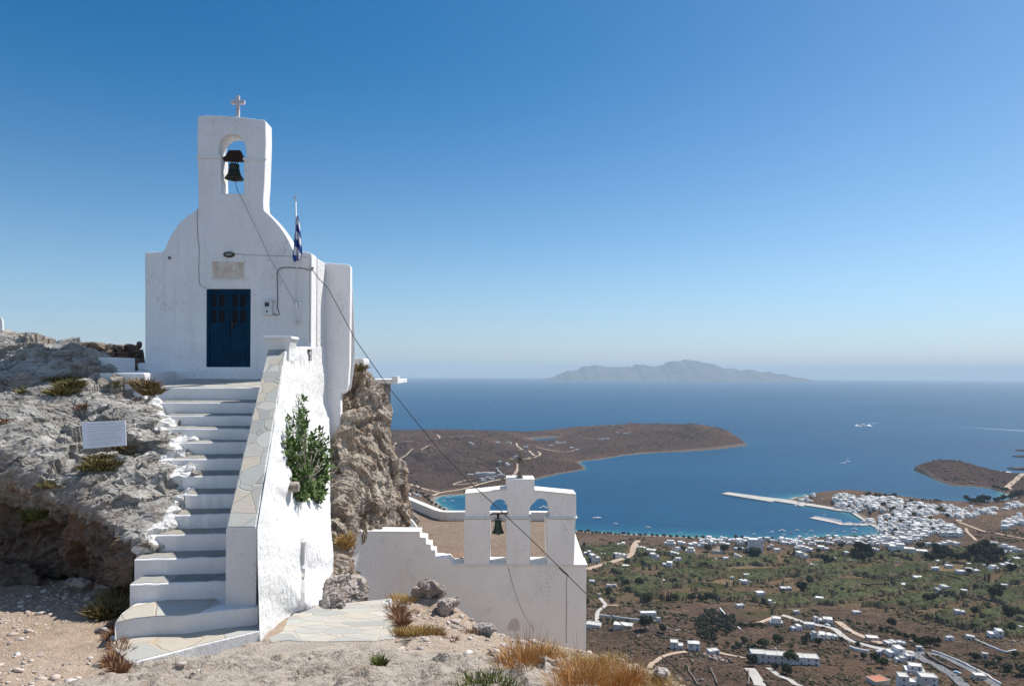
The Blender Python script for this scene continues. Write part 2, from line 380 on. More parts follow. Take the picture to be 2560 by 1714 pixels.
m_terra = simple('ramp_earth', (0.22, 0.135, 0.09), 0.8, 0.25, 7, bumpd=0.01)
m_dial = simple('meter_dial', (0.05, 0.05, 0.055), 0.3)

# inscription stone over the door: worn, with ochre stains
m_insc, t_, b_ = mat('inscription_stone'); n_ = N(t_); pp = n_.pos()
c_ = n_.mix(n_.ramp(n_.noise(pp, 5, 6, 0.7), [(0.45, 0), (0.7, 1)]), (0.68, 0.62, 0.53), (0.50, 0.33, 0.22))
c_ = n_.mix(n_.ramp(n_.noise(pp, 26, 4, 0.7), [(0.66, 0), (0.72, 1)]), c_, (0.17, 0.12, 0.10))
t_.links.new(c_, b_.inputs['Base Color']); t_.links.new(n_.bump(n_.noise(pp, 30, 5), 0.01), b_.inputs['Normal'])

# ================================================================== the chapel
YC = 15.2
chapel = empty('chapel', P(560, 925, YC), label='whitewashed hilltop chapel with arched gable, bell opening and blue door', cat='chapel')
S = lambda z, pts, Y: [P(*z(*p), Y) for p in pts]
outer = S(Ra, [(192, 1560), (192, 1345), (262, 1342), (340, 1338), (356, 1298), (390, 1222), (430, 1158), (475, 1103), (530, 1057), (575, 1026), (611, 1002), (608, 800), (605, 600), (601, 460), (603, 300), (618, 280), (660, 273), (780, 276), (900, 285), (1050, 302), (1120, 309), (1137, 320), (1139, 480), (1134, 640), (1128, 800), (1118, 935), (1122, 1012), (1160, 1047), (1205, 1092), (1250, 1145), (1290, 1202), (1322, 1260), (1345, 1312), (1375, 1346), (1420, 1340), (1470, 1344), (1497, 1356)], YC)
outer[0] = P(*Rb(194, 1030), YC); outer.append(P(*Rb(1490, 1030), YC))
hole = S(Ra, [(790, 885), (786, 760), (786, 600), (768, 588), (768, 540), (778, 490), (800, 455), (835, 430), (875, 424), (915, 432), (950, 458), (972, 500), (984, 550), (985, 602), (966, 606), (965, 760), (965, 885)], YC)
door = [P(*Rb(x, y), YC) for x, y in [(674, 990), (676, 382), (1018, 382), (1014, 990)]]
prism('gable_wall', [outer, hole, door], (-0.012, 0.44, 0), m_front, chapel, bevel=0.025)
bx = MB(); bx.box(P(600, 600, YC).x - 0.03, P(*Ra(786, 0), YC).x + 0.0, YC - 0.018, YC + 0.0, P(*Ra(0, 620), YC).z, P(*Ra(0, 586), YC).z) if False else None
mb = MB()
for (xa, xb, ya, yb) in ((602, 790, 586, 616), (964, 1138, 606, 628)):
    mb = MB(); a, b2 = P(*Ra(xa, yb), YC), P(*Ra(xb, ya), YC); mb.box(a.x - 0.008, b2.x + (0.008 if xb > 1000 else 0), YC - 0.02, YC + 0.02, a.z, b2.z); mb.build('impost_band', m_white, chapel, bevel=0.008)

# nave behind the gable: barrel vault on plain walls
xl, xr = P(363, 800, YC).x, P(779, 800, YC).x; zt = P(0 + 560, 634, YC).z
pts = [Vector((xl + 0.04, 15.64, -2.5)), Vector((xl + 0.04, 15.64, zt - 0.03))]
cx = (xl + xr) / 2 - 0.05
pts += [Vector((xr, 15.64, zt - 0.02)), Vector((xr, 15.64, -2.5))]
prism('nave', [pts], (0, 2.5, 0), m_rough, chapel, bevel=0.03)
# side wall seen edge-on in the sun
# buttress at the right
bq = [(1598, 176), (1640, 178), (1720, 184), (1790, 190), (1800, 215), (1800, 420), (1797, 700), (1792, 960), (1780, 1130), (1762, 1190), (1745, 1202), (1728, 1190), (1722, 1240), (1722, 1560)]
out = [P(*Rb(x, y), 16.3) for x, y in bq] + [P(851, 1108, 16.3), P(806, 1112, 16.3), P(806, 800, 16.3)]
prism('buttress', [out], (-0.03, 0.32, 0), m_front, chapel, bevel=0.03)
out = [P(u, v, 16.64) for u, v in [(850, 668), (877, 674), (882, 715), (885, 760), (888, 830), (889, 880), (888, 905), (884, 935), (878, 975), (850, 985)]]
prism('buttress_flank', [out], (-0.06, 0.12, 0), m_rough, chapel, bevel=0.04)
mb = MB(); a = P(888, 912, 17.6); mb.box(a.x, a.x + 0.22, 17.5, 18.2, a.z - 0.05, a.z + 0.16); mb.build('end_block', m_white, chapel, bevel=0.02)
# plinth under the front
a, b2 = P(342, 925, 15.05), P(702, 925, 15.05)
mb = MB().box(a.x, b2.x, 15.06, 15.62, -0.55, a.z - 0.002); mb.build('plinth', m_front, chapel, bevel=0.012)
a = P(342, 907, 15.12); mb = MB().box(a.x, P(364, 907, 15.12).x, 15.16, 15.6, P(342, 924.5, 15.12).z, a.z); mb.build('plinth_block', m_front, chapel, bevel=0.01)
# door
dl, dr = P(*Rb(676, 0), YC).x, P(*Rb(1016, 0), YC).x; dz0, dz1 = P(*Rb(0, 988), YC).z, P(*Rb(0, 380), YC).z
mb = MB(); fw = 0.055; yb = YC + 0.035
mb.box(dl, dl + fw, yb - 0.02, yb + 0.05, dz0, dz1); mb.box(dr - fw, dr, yb - 0.02, yb + 0.05, dz0, dz1); mb.box(dl + fw, dr - fw, yb - 0.02, yb + 0.05, dz1 - fw, dz1)
fr = mb.build('door_frame', m_blue, chapel, bevel=0.004)
mid = (dl + dr) / 2 + 0.0
for sgn in (0, 1):
    x0, x1 = (dl + fw, mid) if sgn == 0 else (mid, dr - fw)
    zz0, zz1 = dz0 + 0.02, dz1 - fw; wd = x1 - x0
    cols = [x0 + wd * 0.10, x0 + wd * 0.36, x0 + wd * 0.50, x0 + wd * 0.78] if sgn == 0 else [x0 + wd * 0.20, x0 + wd * 0.47, x0 + wd * 0.61, x0 + wd * 0.87]
    c1a, c1b, c2a, c2b = cols
    rz = [P(*Rb(0, y), YC).z for y in (640, 542, 520, 420)]
    mb = MB(); y0_, y1_ = yb + 0.005, yb + 0.035
    mb.box(x0, x1, y0_, y1_, zz0, rz[0]); mb.box(x0, x1, y0_, y1_, rz[3], zz1)
    for (p, q) in ((x0, c1a), (c1b, c2a), (c2b, x1)): mb.box(p, q, y0_, y1_, rz[0], rz[3])
    for (p, q) in ((c1a, c1b), (c2a, c2b)): mb.box(p, q, y0_, y1_, rz[1], rz[2])
    mb.box(x0 + wd * 0.16, x1 - wd * 0.16, y0_ - 0.008, y0_, zz0 + 0.12, rz[0] - 0.12)
    leaf = mb.build('door_leaf', m_blue, chapel)
    for (p, q) in ((c1a, c1b), (c2a, c2b)):
        for (za, zb) in ((rz[0], rz[1]), (rz[2], rz[3])):
            MB().box(p, q, y0_ + 0.014, y0_ + 0.020, za, zb).build('pane', m_pane, leaf)
    if sgn:
        a = P(*Rb(874, 650), YC); mb = MB().box(a.x - 0.01, a.x + 0.11, y0_ - 0.05, y0_ - 0.03, a.z - 0.008, a.z + 0.014)
        mb.box(a.x - 0.012, a.x + 0.016, y0_ - 0.035, y0_ - 0.001, a.z - 0.14, a.z + 0.04); mb.build('handle', m_iron, leaf, bevel=0.003)
        MB().box(x0 - 0.012, x0 + 0.03, y0_ - 0.014, y0_ - 0.0005, zz0, zz1).build('cover_strip', m_blue, leaf, bevel=0.003)
# inscription stone, small fixtures
q = [P(*Rb(x, y), YC - 0.004) for x, y in [(722, 300), (720, 165), (968, 172), (974, 304)]]
prism('inscription_stone', [q], (0, 0.02, 0), m_insc, chapel, bevel=0.004)
q = [P(*Rb(x, y), YC - 0.014) for x, y in [(714, 309), (713, 300), (982, 303), (982, 312)]]
prism('stone_sill', [q], (0, 0.016, 0), m_white, chapel)
lp = P(*Rb(853, 114), YC)
lamp_ = empty('wall_lamp', lp, label='small oval bulkhead lamp fixed above the inscription stone over the blue door', cat='lamp')
V = []; Fs = []
mb = MB()
prof = [(0.0, 0.0), (0.06, 0.0), (0.122, 0.002), (0.122, 0.02), (0.10, 0.035)]
def ovl(prof, c, sx, sz, n=20):
    V = []; Fs = []
    for (r, d) in prof: V += [Vector((c.x + r * sx * math.cos(2 * math.pi * k / n), c.y - d, c.z + r * sz * math.sin(2 * math.pi * k / n))) for k in range(n)]
    for i in range(len(prof) - 1):
        for k in range(n): Fs.append((i * n + k, i * n + (k + 1) % n, (i + 1) * n + (k + 1) % n, (i + 1) * n + k))
    return V, Fs
mb.add(*ovl([(0.0, 0.0), (0.12, 0.0), (0.12, 0.03), (0.09, 0.045), (0.085, 0.035), (0.0, 0.035)], lp, 0.98, 0.5)); mb.build('lamp_body', m_iron, lamp_)
mb = MB(); mb.add(*ovl([(0.085, 0.036), (0.07, 0.055), (0.04, 0.065), (0.001, 0.068)], lp, 0.98, 0.42)); mb.build('lamp_glass', simple('old_lamp_glass', (0.30, 0.31, 0.28), 0.25, 0.2), lamp_, smooth=True)
mb = MB()
for dx in (-0.045, 0, 0.045): mb.tube([lp + Vector((dx, -0.05, -0.042)), lp + Vector((dx, -0.074, 0)), lp + Vector((dx, -0.05, 0.042))], 0.004, 5)
mb.build('lamp_guard', m_iron, lamp_)
# meter box
mbx = empty('meter_box', P(*Rb(1170, 590), YC), label='grey electricity meter box on the chapel wall right of the blue door', cat='meter box')
a, b2 = P(*Rb(1133, 588), YC), P(*Rb(1197, 478), YC)
MB().box(a.x, b2.x, YC - 0.10, YC - 0.003, a.z, b2.z).build('box', m_metalw, mbx, bevel=0.008)
MB().box(a.x - 0.006, b2.x + 0.03, YC - 0.115, YC - 0.004, b2.z + 0.001, b2.z + 0.022).build('hood', m_metalw, mbx, bevel=0.004)
c1, c2 = P(*Rb(1143, 522), YC), P(*Rb(1176, 490), YC)
MB().box(c1.x, c2.x, YC - 0.106, YC - 0.1005, c1.z, c2.z).build('meter_window', m_dial, mbx)
c1, c2 = P(*Rb(1154, 566), YC), P(*Rb(1166, 552), YC)
MB().box(c1.x, c2.x, YC - 0.106, YC - 0.1005, c1.z, c2.z).build('switch', m_dial, mbx)
# conduits and wires on the wall
def line(name, z, pts, dy, r, m_, lab, cat, n=6, Y=YC, **k):
    return MB().tube([P(*z(x, y), Y - dy) for x, y in pts], r, n).build(name, m_, None, smooth=True, label=lab, cat=cat, **k)
line('conduit', Rb, [(1198, 576), (1225, 588), (1244, 578), (1240, 560), (1228, 530), (1230, 450), (1228, 320), (1226, 260), (1236, 232), (1262, 216), (1320, 213), (1380, 217), (1440, 222), (1485, 236), (1503, 238)], 0.012, 0.010, m_wire, 'thick grey conduit looping from the meter box up over the flagpole', 'conduit')
line('lamp_wire', Rb, [(893, 106), (990, 116), (1160, 122), (1340, 127), (1430, 130), (1485, 139), (1480, 300), (1482, 560), (1480, 790)], 0.006, 0.0045, simple('tan_wire', (0.42, 0.34, 0.30), 0.6), 'thin tan wire from the oval lamp to the right corner of the chapel', 'wire')
line('wall_wire', Ra, [(606, 1002), (603, 1120), (608, 1230), (618, 1300), (618, 1372), (614, 1440), (618, 1560), (622, 1590), (640, 1612), (672, 1624)], 0.006, 0.005, m_wire, 'thin wire running down the chapel front left of the blue door', 'wire')
a = P(*Ra(388, 1388), YC)
MB().lathe([(0.001, 0.0), (0.035, 0.0), (0.035, 0.012), (0.0, 0.014)], (0, 0, 0), 12).build('wall_fitting', m_wire, None, label='small round fitting on the left shoulder of the chapel front', cat='fitting').matrix_world = Matrix.Translation(a + Vector((0, -0.001, 0))) @ Matrix.Rotation(R_(90), 4, 'X')
# cross on the bell gable
cb = P(*Ra(921, 290), YC + 0.1)
cr1 = empty('cross', cb, label='pale marble cross standing on top of the chapel bell gable', cat='cross')
a, b2 = P(*Ra(908, 300), YC + 0.1), P(*Ra(934, 123), YC + 0.1); MB().box(a.x, b2.x, YC + 0.07, YC + 0.13, a.z, b2.z).build('upright', m_marble, cr1, bevel=0.004)
a, b2 = P(*Ra(868, 190), YC + 0.1), P(*Ra(975, 160), YC + 0.1); MB().box(a.x, b2.x, YC + 0.067, YC + 0.133, a.z, b2.z).build('crossbar', m_marble, cr1, bevel=0.004)
# bells
def bell(name, top, hgt, rad, m_, label, n=28):
    b = empty(name, top, label=label, cat='bell')
    pr = [(0.02, 0), (0.30, -0.005), (0.50, -0.04), (0.545, -0.10), (0.52, -0.16), (0.545, -0.3), (0.60, -0.48), (0.68, -0.66), (0.80, -0.82), (0.96, -0.94), (1.0, -1.0), (0.93, -1.0), (0.85, -0.90), (0.70, -0.7), (0.55, -0.4), (0.48, -0.12), (0.02, -0.06)]
    mb = MB().lathe([(r * rad, z * hgt) for r, z in pr], top, n)
    for zz, rr in ((-0.13, 0.56), (-0.80, 0.80), (-0.88, 0.89)):
        mb.lathe([(rr * rad, (zz - 0.012) * hgt), ((rr + 0.025) * rad, zz * hgt), (rr * rad, (zz + 0.012) * hgt)], top, n)
    mb.build('bell_body', m_, b, smooth=True)
    mb = MB().tube([top + Vector((0, 0, -hgt * 0.2)), top + Vector((0.01, 0, -hgt * 1.12))], [0.008, 0.014], 8)
    mb.tube([top + Vector((0.01, 0, -hgt * 1.05)), top + Vector((0.012, 0, -hgt * 1.14))], 0.024, 10); mb.build('clapper', m_iron, b)
    mb = MB()
    for dx in (-0.045, 0, 0.045): mb.tube([top + Vector((dx - 0.02, 0, -0.01)), top + Vector((dx - 0.02, 0, 0.05)), top + Vector((dx + 0.02, 0, 0.05)), top + Vector((dx + 0.02, 0, -0.01))], 0.010, 6)
    mb.build('crown', m_, b)
    return b
tp = P(*Ra(892, 655), YC + 0.2); bt = P(*Ra(892, 775), YC + 0.2)
b1 = bell('bell', tp, tp.z - bt.z, (P(*Ra(964, 0), YC + .2).x - P(*Ra(820, 0), YC + .2).x) / 2, m_bronze, 'dark bronze bell under a wooden headstock in the chapel gable')
hs = [P(*Ra(x, y), YC + 0.14) for x, y in [(805, 600), (822, 590), (838, 568), (848, 547), (934, 547), (944, 572), (962, 598), (966, 602), (966, 632), (805, 628)]]
prism('headstock', [hs], (0, 0.12, 0), m_headst, b1, bevel=0.006)
mb = MB()
for x in (868, 884, 900, 918): mb.tube([P(*Ra(x, 655), YC + 0.125), P(*Ra(x + 3, 550), YC + 0.125)], 0.010, 5)
ax_, bx_ = P(*Ra(786, 608), YC + 0.2), P(*Ra(972, 608), YC + 0.2)
mb.tube([ax_, bx_], 0.016, 6); mb.build('strap', m_iron, b1)
rp = [P(*Ra(903, 770), YC + 0.18), P(*Ra(906, 825), YC + 0.1), P(*Ra(916, 860), YC - 0.02), P(*Ra(930, 884), YC - 0.05), P(*Ra(1060, 1150), YC - 0.12), P(*Rb(1175, 150), YC - 0.16), P(*Rb(1362, 480), YC - 0.15)]
MB().tube(rp, [0.010, 0.006, 0.010, 0.005, 0.005, 0.005, 0.005], 5).build('bell_rope', m_wire, None, label='thin grey rope from the bell clapper to the flagpole bracket', cat='rope')
# flagpole and flag
fpx = lambda y, x=1376: P(*Rb(x, y), YC - 0.14)
fp = empty('flagpole', fpx(655), label='white flagpole with a small cross on top beside the chapel door wall', cat='flagpole')
MB().tube([fpx(655), fpx(480)], 0.024, 10).build('lower_pole', m_metalw, fp, smooth=True)
MB().tube([fpx(500), P(*Ra(1378, 1340), YC - 0.14), P(*Ra(1372, 950), YC - 0.14)], 0.014, 8).build('upper_pole', m_metalw, fp, smooth=True)
mb = MB(); tpp = P(*Ra(1372, 950), YC - 0.14)
mb.tube([tpp, tpp + Vector((-0.005, 0, 0.13))], 0.010, 6); mb.tube([tpp + Vector((-0.07, 0, 0.085)), tpp + Vector((0.06, 0, 0.095))], 0.009, 6)
mb.build('top_cross', m_marble, fp)
for y in (490, 636):
    mb = MB(); c0 = fpx(y); mb.box(c0.x - 0.05, c0.x + 0.05, YC - 0.115, YC - 0.001, c0.z - 0.012, c0.z + 0.012)
    if y == 490: mb.tube([fpx(490) + Vector((-.07, 0, .02)), fpx(490) + Vector((.09, 0, -.01))], 0.012, 6)
    mb.build('bracket', m_metalw, fp)
nu, nv = 22, 70; V = []; sc_ = []
for j in range(nv + 1):
    t = j / nv; cxp = 1384 + 4 * math.sin(t * 3); half = 5 + 36 * t ** 0.7 if t < 0.86 else 41 - (t - 0.86) * 90
    y = 1060 + t * 350
    for i in range(nu + 1):
        s = i / nu * 2 - 1; fold = math.sin(s * 7.5 + t * 2.2) * 0.045 * (0.4 + t)
        dd = 46 * max(0, -s) * max(0, t - 0.7) if s < 0 else -35 * s * max(0, t - 0.8)
        V.append(P(*Ra(cxp + s * half, y + dd), YC - 0.16 + fold)); sc_.append((s, t))
Fl = gridfaces(nv + 1, nu + 1); fo = npmesh('flag', V, Fl, [m_flagblue, m_flagwhite], None, smooth=True, label='furled blue and white striped flag hanging from the flagpole', cat='flag')
mi = []
for f in Fl:
    s, t = sc_[f[0]]; q = t * 5.6 - s * 0.75 + 0.18 * math.sin(s * 5 + t * 2.2) + 0.9; mi.append(int(math.floor(q)) % 2)
fo.data.polygons.foreach_set('material_index', mi)
mo = fo.modifiers.new('thick', 'SOLIDIFY'); mo.thickness = 0.004
# light on the side wall
wl2 = P(*Rb(1474, 903), 14.95)
l2 = empty('side_lamp', wl2, label='small caged lamp with a hanging wire on the sunlit side wall', cat='lamp')
MB().box(wl2.x - 0.05, wl2.x + 0.05, 14.87, 15.02, wl2.z + 0.10, wl2.z + 0.13).build('lamp_hood', m_iron, l2, bevel=0.01)
MB().lathe([(0.0, -0.10), (0.035, -0.095), (0.045, 0.0), (0.05, 0.10), (0.0, 0.10)], (wl2.x, 14.95, wl2.z), 10).build('lamp_glass', simple('pale_lamp_glass', (0.5, 0.5, 0.47), 0.2), l2, smooth=True)
mb = MB()
for k in range(5):
    a = k * 2 * math.pi / 5; mb.tube([Vector((wl2.x + 0.06 * math.cos(a), 14.95 + 0.06 * math.sin(a), wl2.z + s)) for s in (-0.10, 0.11)], 0.005, 4)
for s in (-0.09, 0.0): mb.tube([Vector((wl2.x + 0.06 * math.cos(k * math.pi / 5), 14.95 + 0.06 * math.sin(k * math.pi / 5), wl2.z + s)) for k in range(11)], 0.005, 4)
mb.tube([wl2 + Vector((-0.05, 0, -0.1)), wl2 + Vector((-0.055, 0.0, -0.35))], 0.005, 4); mb.build('cage', m_iron, l2)

# ================================================================== the staircase
stair = empty('staircase', P(566, 1515, 9.3), label='steep outdoor stair of white risers and stone treads up to the chapel', cat='staircase')
PA, PB = P(566, 1318.7, 9.28), P(669.8, 872, 13.5)          # left edge of the parapet top
QA, QB = P(644, 1318.7, 9.28), P(717.9, 870, 13.5)          # right edge
def xpar(Y): return PA.x + (PB.x - PA.x) * (Y - PA.y) / (PB.y - PA.y)
rows = [  # left end px, front v left, front v right, back v left, back v right
    (390, 968.3, 967.0, 945.0, 945.0), (399, 1006, 1004.8, 997.6, 997.6), (412, 1039.2, 1038.5, 1032, 1032), (407, 1070.8, 1069.2, 1063.6, 1063.0),
    (450, 1106.7, 1104.2, 1098.2, 1097.5), (429, 1148, 1145.2, 1135.5, 1134.5), (456, 1190.5, 1187.4, 1177, 1175.5), (463, 1236.4, 1233.8, 1221.8, 1219.5),
    (427, 1287.5, 1283.2, 1271.0, 1266.5), (391, 1337.8, 1332.6, 1322.0, 1316.5), (336, 1397.8, 1391.4, 1378.0, 1370), (325, 1460.2, 1450.8, 1438.0, 1427.5)]
def wob(name_pts, amp=0.0): return name_pts
zs = []; lends = []
for k, (ul, vl, vr, bl, br) in enumerate(rows):
    Yl = 13.6 - 0.382 * k; depth = 0.40 if k else 1.55
    ur = 566 + (669.8 - 566) * ((vl - 1318.7) / (872 - 1318.7)) if vl < 1318 else 566
    L = P(ul, vl, Yl); z = L.z
    Yr = Yl * (vl - 928) / (vr - 928) if k else Yl
    # keep the edge level: find right end at the same height
    dR = ray(ur, vr); Yr = min(Yl + 0.25, max(Yl - 0.05, z / dR[2])) if k > 3 else Yl
    Rr = Vector((xpar(Yr) + 0.2, Yr, z))
    zb = P(ul, bl, Yl + depth).z if k else P(437, 945, 15.1).z
    n_ = 14; rng2 = np.random.default_rng(100 + k); wv = rng2.normal(0, 0.006, n_ + 1); wz = rng2.normal(0, 0.004, n_ + 1)
    Vv = []; 
    lo = z - 0.42
    xLback = L.x - 0.25
    if k == 0: xLback = -7.02
    for i in range(n_ + 1):
        s = i / n_; f_ = L.lerp(Rr, s); f_ = Vector((f_.x, f_.y + wv[i], f_.z + wz[i] * 0.6))
        b_x = (L.x - (0.02 if k else 0.1)) * (1 - s) + (xpar(Yl + depth) + 0.2) * s
        bk = Vector((b_x, f_.y + depth + 0.06, zb))
        Vv += [Vector((f_.x, f_.y, lo)), Vector((f_.x, f_.y, f_.z - 0.012)), Vector((f_.x, f_.y + 0.012, f_.z)), Vector((f_.x, f_.y + 0.030, f_.z + 0.001)), bk, Vector((bk.x, bk.y, lo))]
    m6 = 6; Fs = []
    for i in range(n_):
        for q_ in range(m6):
            Fs.append((i * m6 + q_, (i + 1) * m6 + q_, (i + 1) * m6 + (q_ + 1) % m6, i * m6 + (q_ + 1) % m6))
    Fs += [tuple(range(m6)), tuple(range(n_ * m6, n_ * m6 + m6))[::-1]]
    mb = MB().add(Vv, Fs); st = mb.build('step', m_riser, stair)
    # tread stone laid on the step
    Tv = []; Tf = []
    for i in range(n_ + 1):
        a = Vv[i * 6 + 3]; b2 = Vv[i * 6 + 4]; a2 = a + Vector((0, 0.012 + 0.008 * math.sin(i * 2.1 + k), 0))
        Tv += [a2 + Vector((0, 0, 0.002)), a2 + Vector((0, 0.004, 0.008)), b2 + Vector((0, 0, 0.008))]
    for i in range(n_):
        for q_ in range(2): Tf.append((i * 3 + q_, (i + 1) * 3 + q_, (i + 1) * 3 + q_ + 1, i * 3 + q_ + 1))
    MB().add(Tv, Tf).build('tread', m_tread if k else m_patio, st)
    zs.append((L, Rr, z)); lends.append((L.copy(), Vector((L.x - 0.02, L.y + 0.38, z))))
# wide bottom platform (k = 12) and splayed foot slab (k = 13)
z12 = P(560, 1530, 9.0).z
def topat(pts, z): return [PZ(u, v, z) for u, v in pts]
p12 = topat([Rd(875, 1085), Rd(900, 1072), Rd(1030, 1052), Rd(1200, 1035), Rd(1400, 1030), Rd(1700, 990), Rd(1968, 966), (668, 1500), (560, 1480), Rd(1110, 930), Rd(1010, 950), Rd(930, 1010)], z12)
p12[7] = Vector((-3.2, 9.6, z12)); p12[8] = Vector((-4.2, 9.75, z12)); p12[9] = Vector((p12[9].x, 9.75, z12))
o = prism('step', [p12], (0, 0, -0.62), m_white, stair, bevel=0.015)
q12 = topat([Rd(885, 1078), Rd(1030, 1047), Rd(1200, 1030), Rd(1400, 1024), Rd(1500, 1010), Rd(1690, 930), Rd(1640, 900), (540, 1480), Rd(1115, 935), Rd(1010, 955), Rd(940, 1010)], z12 + 0.007)
prism('tread', [q12], (0, 0, -0.006), m_bigflag, o)
z13 = P(*Rd(985, 1393), 8.0).z
p13 = topat([Rd(985, 1393), Rd(1200, 1345), Rd(1500, 1262), Rd(1800, 1190), Rd(1975, 1148)], z13) 
p13 += [Vector((p12[6].x + 0.1, 9.2, z13)), Vector((p12[0].x + 0.1, 9.1, z13))] + topat([Rd(840, 1185), Rd(833, 1230), Rd(845, 1265)], z13)
o = prism('step', [p13], (0, 0, -0.5), m_white, stair, bevel=0.012)
q13 = topat([Rd(985, 1384), Rd(1500, 1254), Rd(1972, 1140)], z13 + 0.006) + topat([Rd(1960, 1098), Rd(1700, 1100), Rd(1450, 1140), Rd(1100, 1180), Rd(900, 1208), Rd(845, 1220), Rd(852, 1262)], z13 + 0.006)
prism('tread', [q13], (0, 0, -0.005), m_bigflag, o)
# parapet with its flagstone coping
zb = -3.4
fl, frr = P(569, 1505, 9.28), P(643, 1515, 9.28)
Vp = [PA, QA, QB, PB, Vector((PA.x, PA.y, z12 + 0.001)), Vector((QA.x, QA.y, z12 + 0.001)), Vector((QB.x, QB.y, z12)), Vector((PB.x, PB.y, z12))]
nseg = 40; V = []; rng3 = np.random.default_rng(5)
for i in range(nseg + 1):
    t = i / nseg; a, b2 = PA.lerp(PB, t), QA.lerp(QB, t); w1, w2 = rng3.normal(0, 0.006, 2)
    V += [Vector((a.x + w1, a.y, z12 - 0.05)), Vector((a.x + w1, a.y, a.z - 0.02)), Vector((a.x + w1 + 0.01, a.y, a.z)), Vector((b2.x + w2 - 0.01, b2.y, b2.z)), Vector((b2.x + w2, b2.y, b2.z - 0.03)), Vector((b2.x - 0.02, b2.y, z12 - 0.05))]
Fs = []
for i in range(nseg):
    for q_ in range(6): Fs.append((i * 6 + q_, (i + 1) * 6 + q_, (i + 1) * 6 + (q_ + 1) % 6, i * 6 + (q_ + 1) % 6))
Fs += [tuple(range(6)), tuple(range(nseg * 6, nseg * 6 + 6))[::-1]]
MB().add(V, Fs).build('parapet', m_rough, stair)
V = []
for i in range(nseg + 1):
    t = 0.002 + i / nseg * 0.998; a, b2 = PA.lerp(PB, t), QA.lerp(QB, t); w1 = rng3.normal(0, 0.004)
    V += [a + Vector((0.012, 0, 0.004 - 0.012)), a + Vector((0.014, 0, 0.012)), b2 + Vector((-0.035 + w1, 0, 0.012)), b2 + Vector((-0.032 + w1, 0, -0.005))]
Fs = []
for i in range(nseg):
    for q_ in range(3): Fs.append((i * 4 + q_, (i + 1) * 4 + q_, (i + 1) * 4 + q_ + 1, i * 4 + q_ + 1))
Fs += [(0, 1, 2, 3)]
MB().add(V, Fs).build('coping', m_flag, stair)
# pedestal at the head of the parapet
def ring(pts4, z): return [Vector((p[0], p[1], z)) for p in pts4]
x0, x1 = P(*Rb(1152, 0), 13.45).x, P(*Rb(1312, 0), 13.45).x
zq = [P(*Rb(0, y), 13.45).z for y in (1500, 850, 835, 785, 768, 765, 745)]
ex = [0.0, 0.0, 0.0, 0.03, 0.045, 0.07, 0.06]; V = []
for z_, e_ in zip(zq, ex): V += [Vector((x0 - e_, 13.45 - e_, z_)), Vector((x1 + e_ + 0.03, 13.45 - e_, z_)), Vector((x1 + e_ + 0.03, 13.85, z_)), Vector((x0 - e_, 13.85, z_))]
Fs = []
for i in range(len(zq) - 1):
    for q_ in range(4): Fs.append((i * 4 + q_, i * 4 + (q_ + 1) % 4, (i + 1) * 4 + (q_ + 1) % 4, (i + 1) * 4 + q_))
Fs += [(3, 2, 1, 0), tuple(range((len(zq) - 1) * 4, len(zq) * 4))]
MB().add(V, Fs).build('pedestal', m_white, stair, bevel=0.01)
# curb along the left of the landing and the low blocks behind it
a = P(361.6, 933, 13.6); b2 = P(437, 927, 15.05)
q = [Vector((a.x, a.y, -0.8)), Vector((a.x, a.y, a.z)), Vector((b2.x, 15.05, b2.z)), Vector((b2.x, 15.05, -0.8))]
prism('landing_curb', [q], (-1.15, 0.02, 0), m_white, stair, bevel=0.02)
mb = MB().box(-8.6, P(342, 900, 15.2).x, 14.16, 15.14, -0.2, P(342, 895, 15.2).z); mb.build('low_block', m_white, None, bevel=0.015, label='low white block behind the landing, between the rock and the chapel corner', cat='wall')
# lime washed mortar along the left ends of the steps
def blob_mesh(name, blobs, voxel, m_, parent=None, amp=0.03, **k):
    chunks = []
    rb = np.random.default_rng(len(blobs))
    for (c, r) in blobs:
        pts = rb.normal(size=(26, 3)); pts /= np.linalg.norm(pts, axis=1)[:, None]
        chunks.append([Vector(c) + Vector((p[0] * r[0], p[1] * r[1], p[2] * r[2])) for p in pts])
    me = rock_mesh(chunks, voxel, lambda p, n: amp * fbm(p * 4, 4) + amp * 0.6 * ridged(p * 9, 3) - amp * 0.4)
    me.polygons.foreach_set('use_smooth', [True] * len(me.polygons))
    o = link(name, me, m_, parent, **k)
    if parent is not None: wl(o)
    return o
# ================================================================== the battered retaining wall in full sun
class RBF:
    def __init__(s, pts, vals, kern='lin', scale=1.0, lam=1e-6):
        s.sc = scale; s.p = np.asarray(pts, float) / scale; s.k = kern; n = len(s.p)
        K = s._k(np.linalg.norm(s.p[:, None] - s.p[None], axis=2)) + lam * np.eye(n)
        A = np.hstack([np.ones((n, 1)), s.p]); m = A.shape[1]
        M = np.block([[K, A], [A.T, np.zeros((m, m))]]); s.w = np.linalg.solve(M, np.concatenate([np.asarray(vals, float), np.zeros(m)]))
    def _k(s, r): return r if s.k == 'lin' else (np.where(r > 0, r * r * np.log(np.maximum(r, 1e-9)), 0))
    def __call__(s, q):
        q = np.asarray(q, float) / s.sc; out = np.empty(len(q)); n = len(s.p)
        for i in range(0, len(q), 20000):
            b = q[i:i + 20000]; r = np.linalg.norm(b[:, None] - s.p[None], axis=2)
            out[i:i + 20000] = s._k(r) @ s.w[:n] + s.w[n] + b @ s.w[n + 1:]
        return out
def raynp(u, v):
    a, b = (u - U0) / F, -(v - V0) / F
    return np.stack([a * cr - b * sr, np.ones_like(a), a * sr + b * cr], -1)
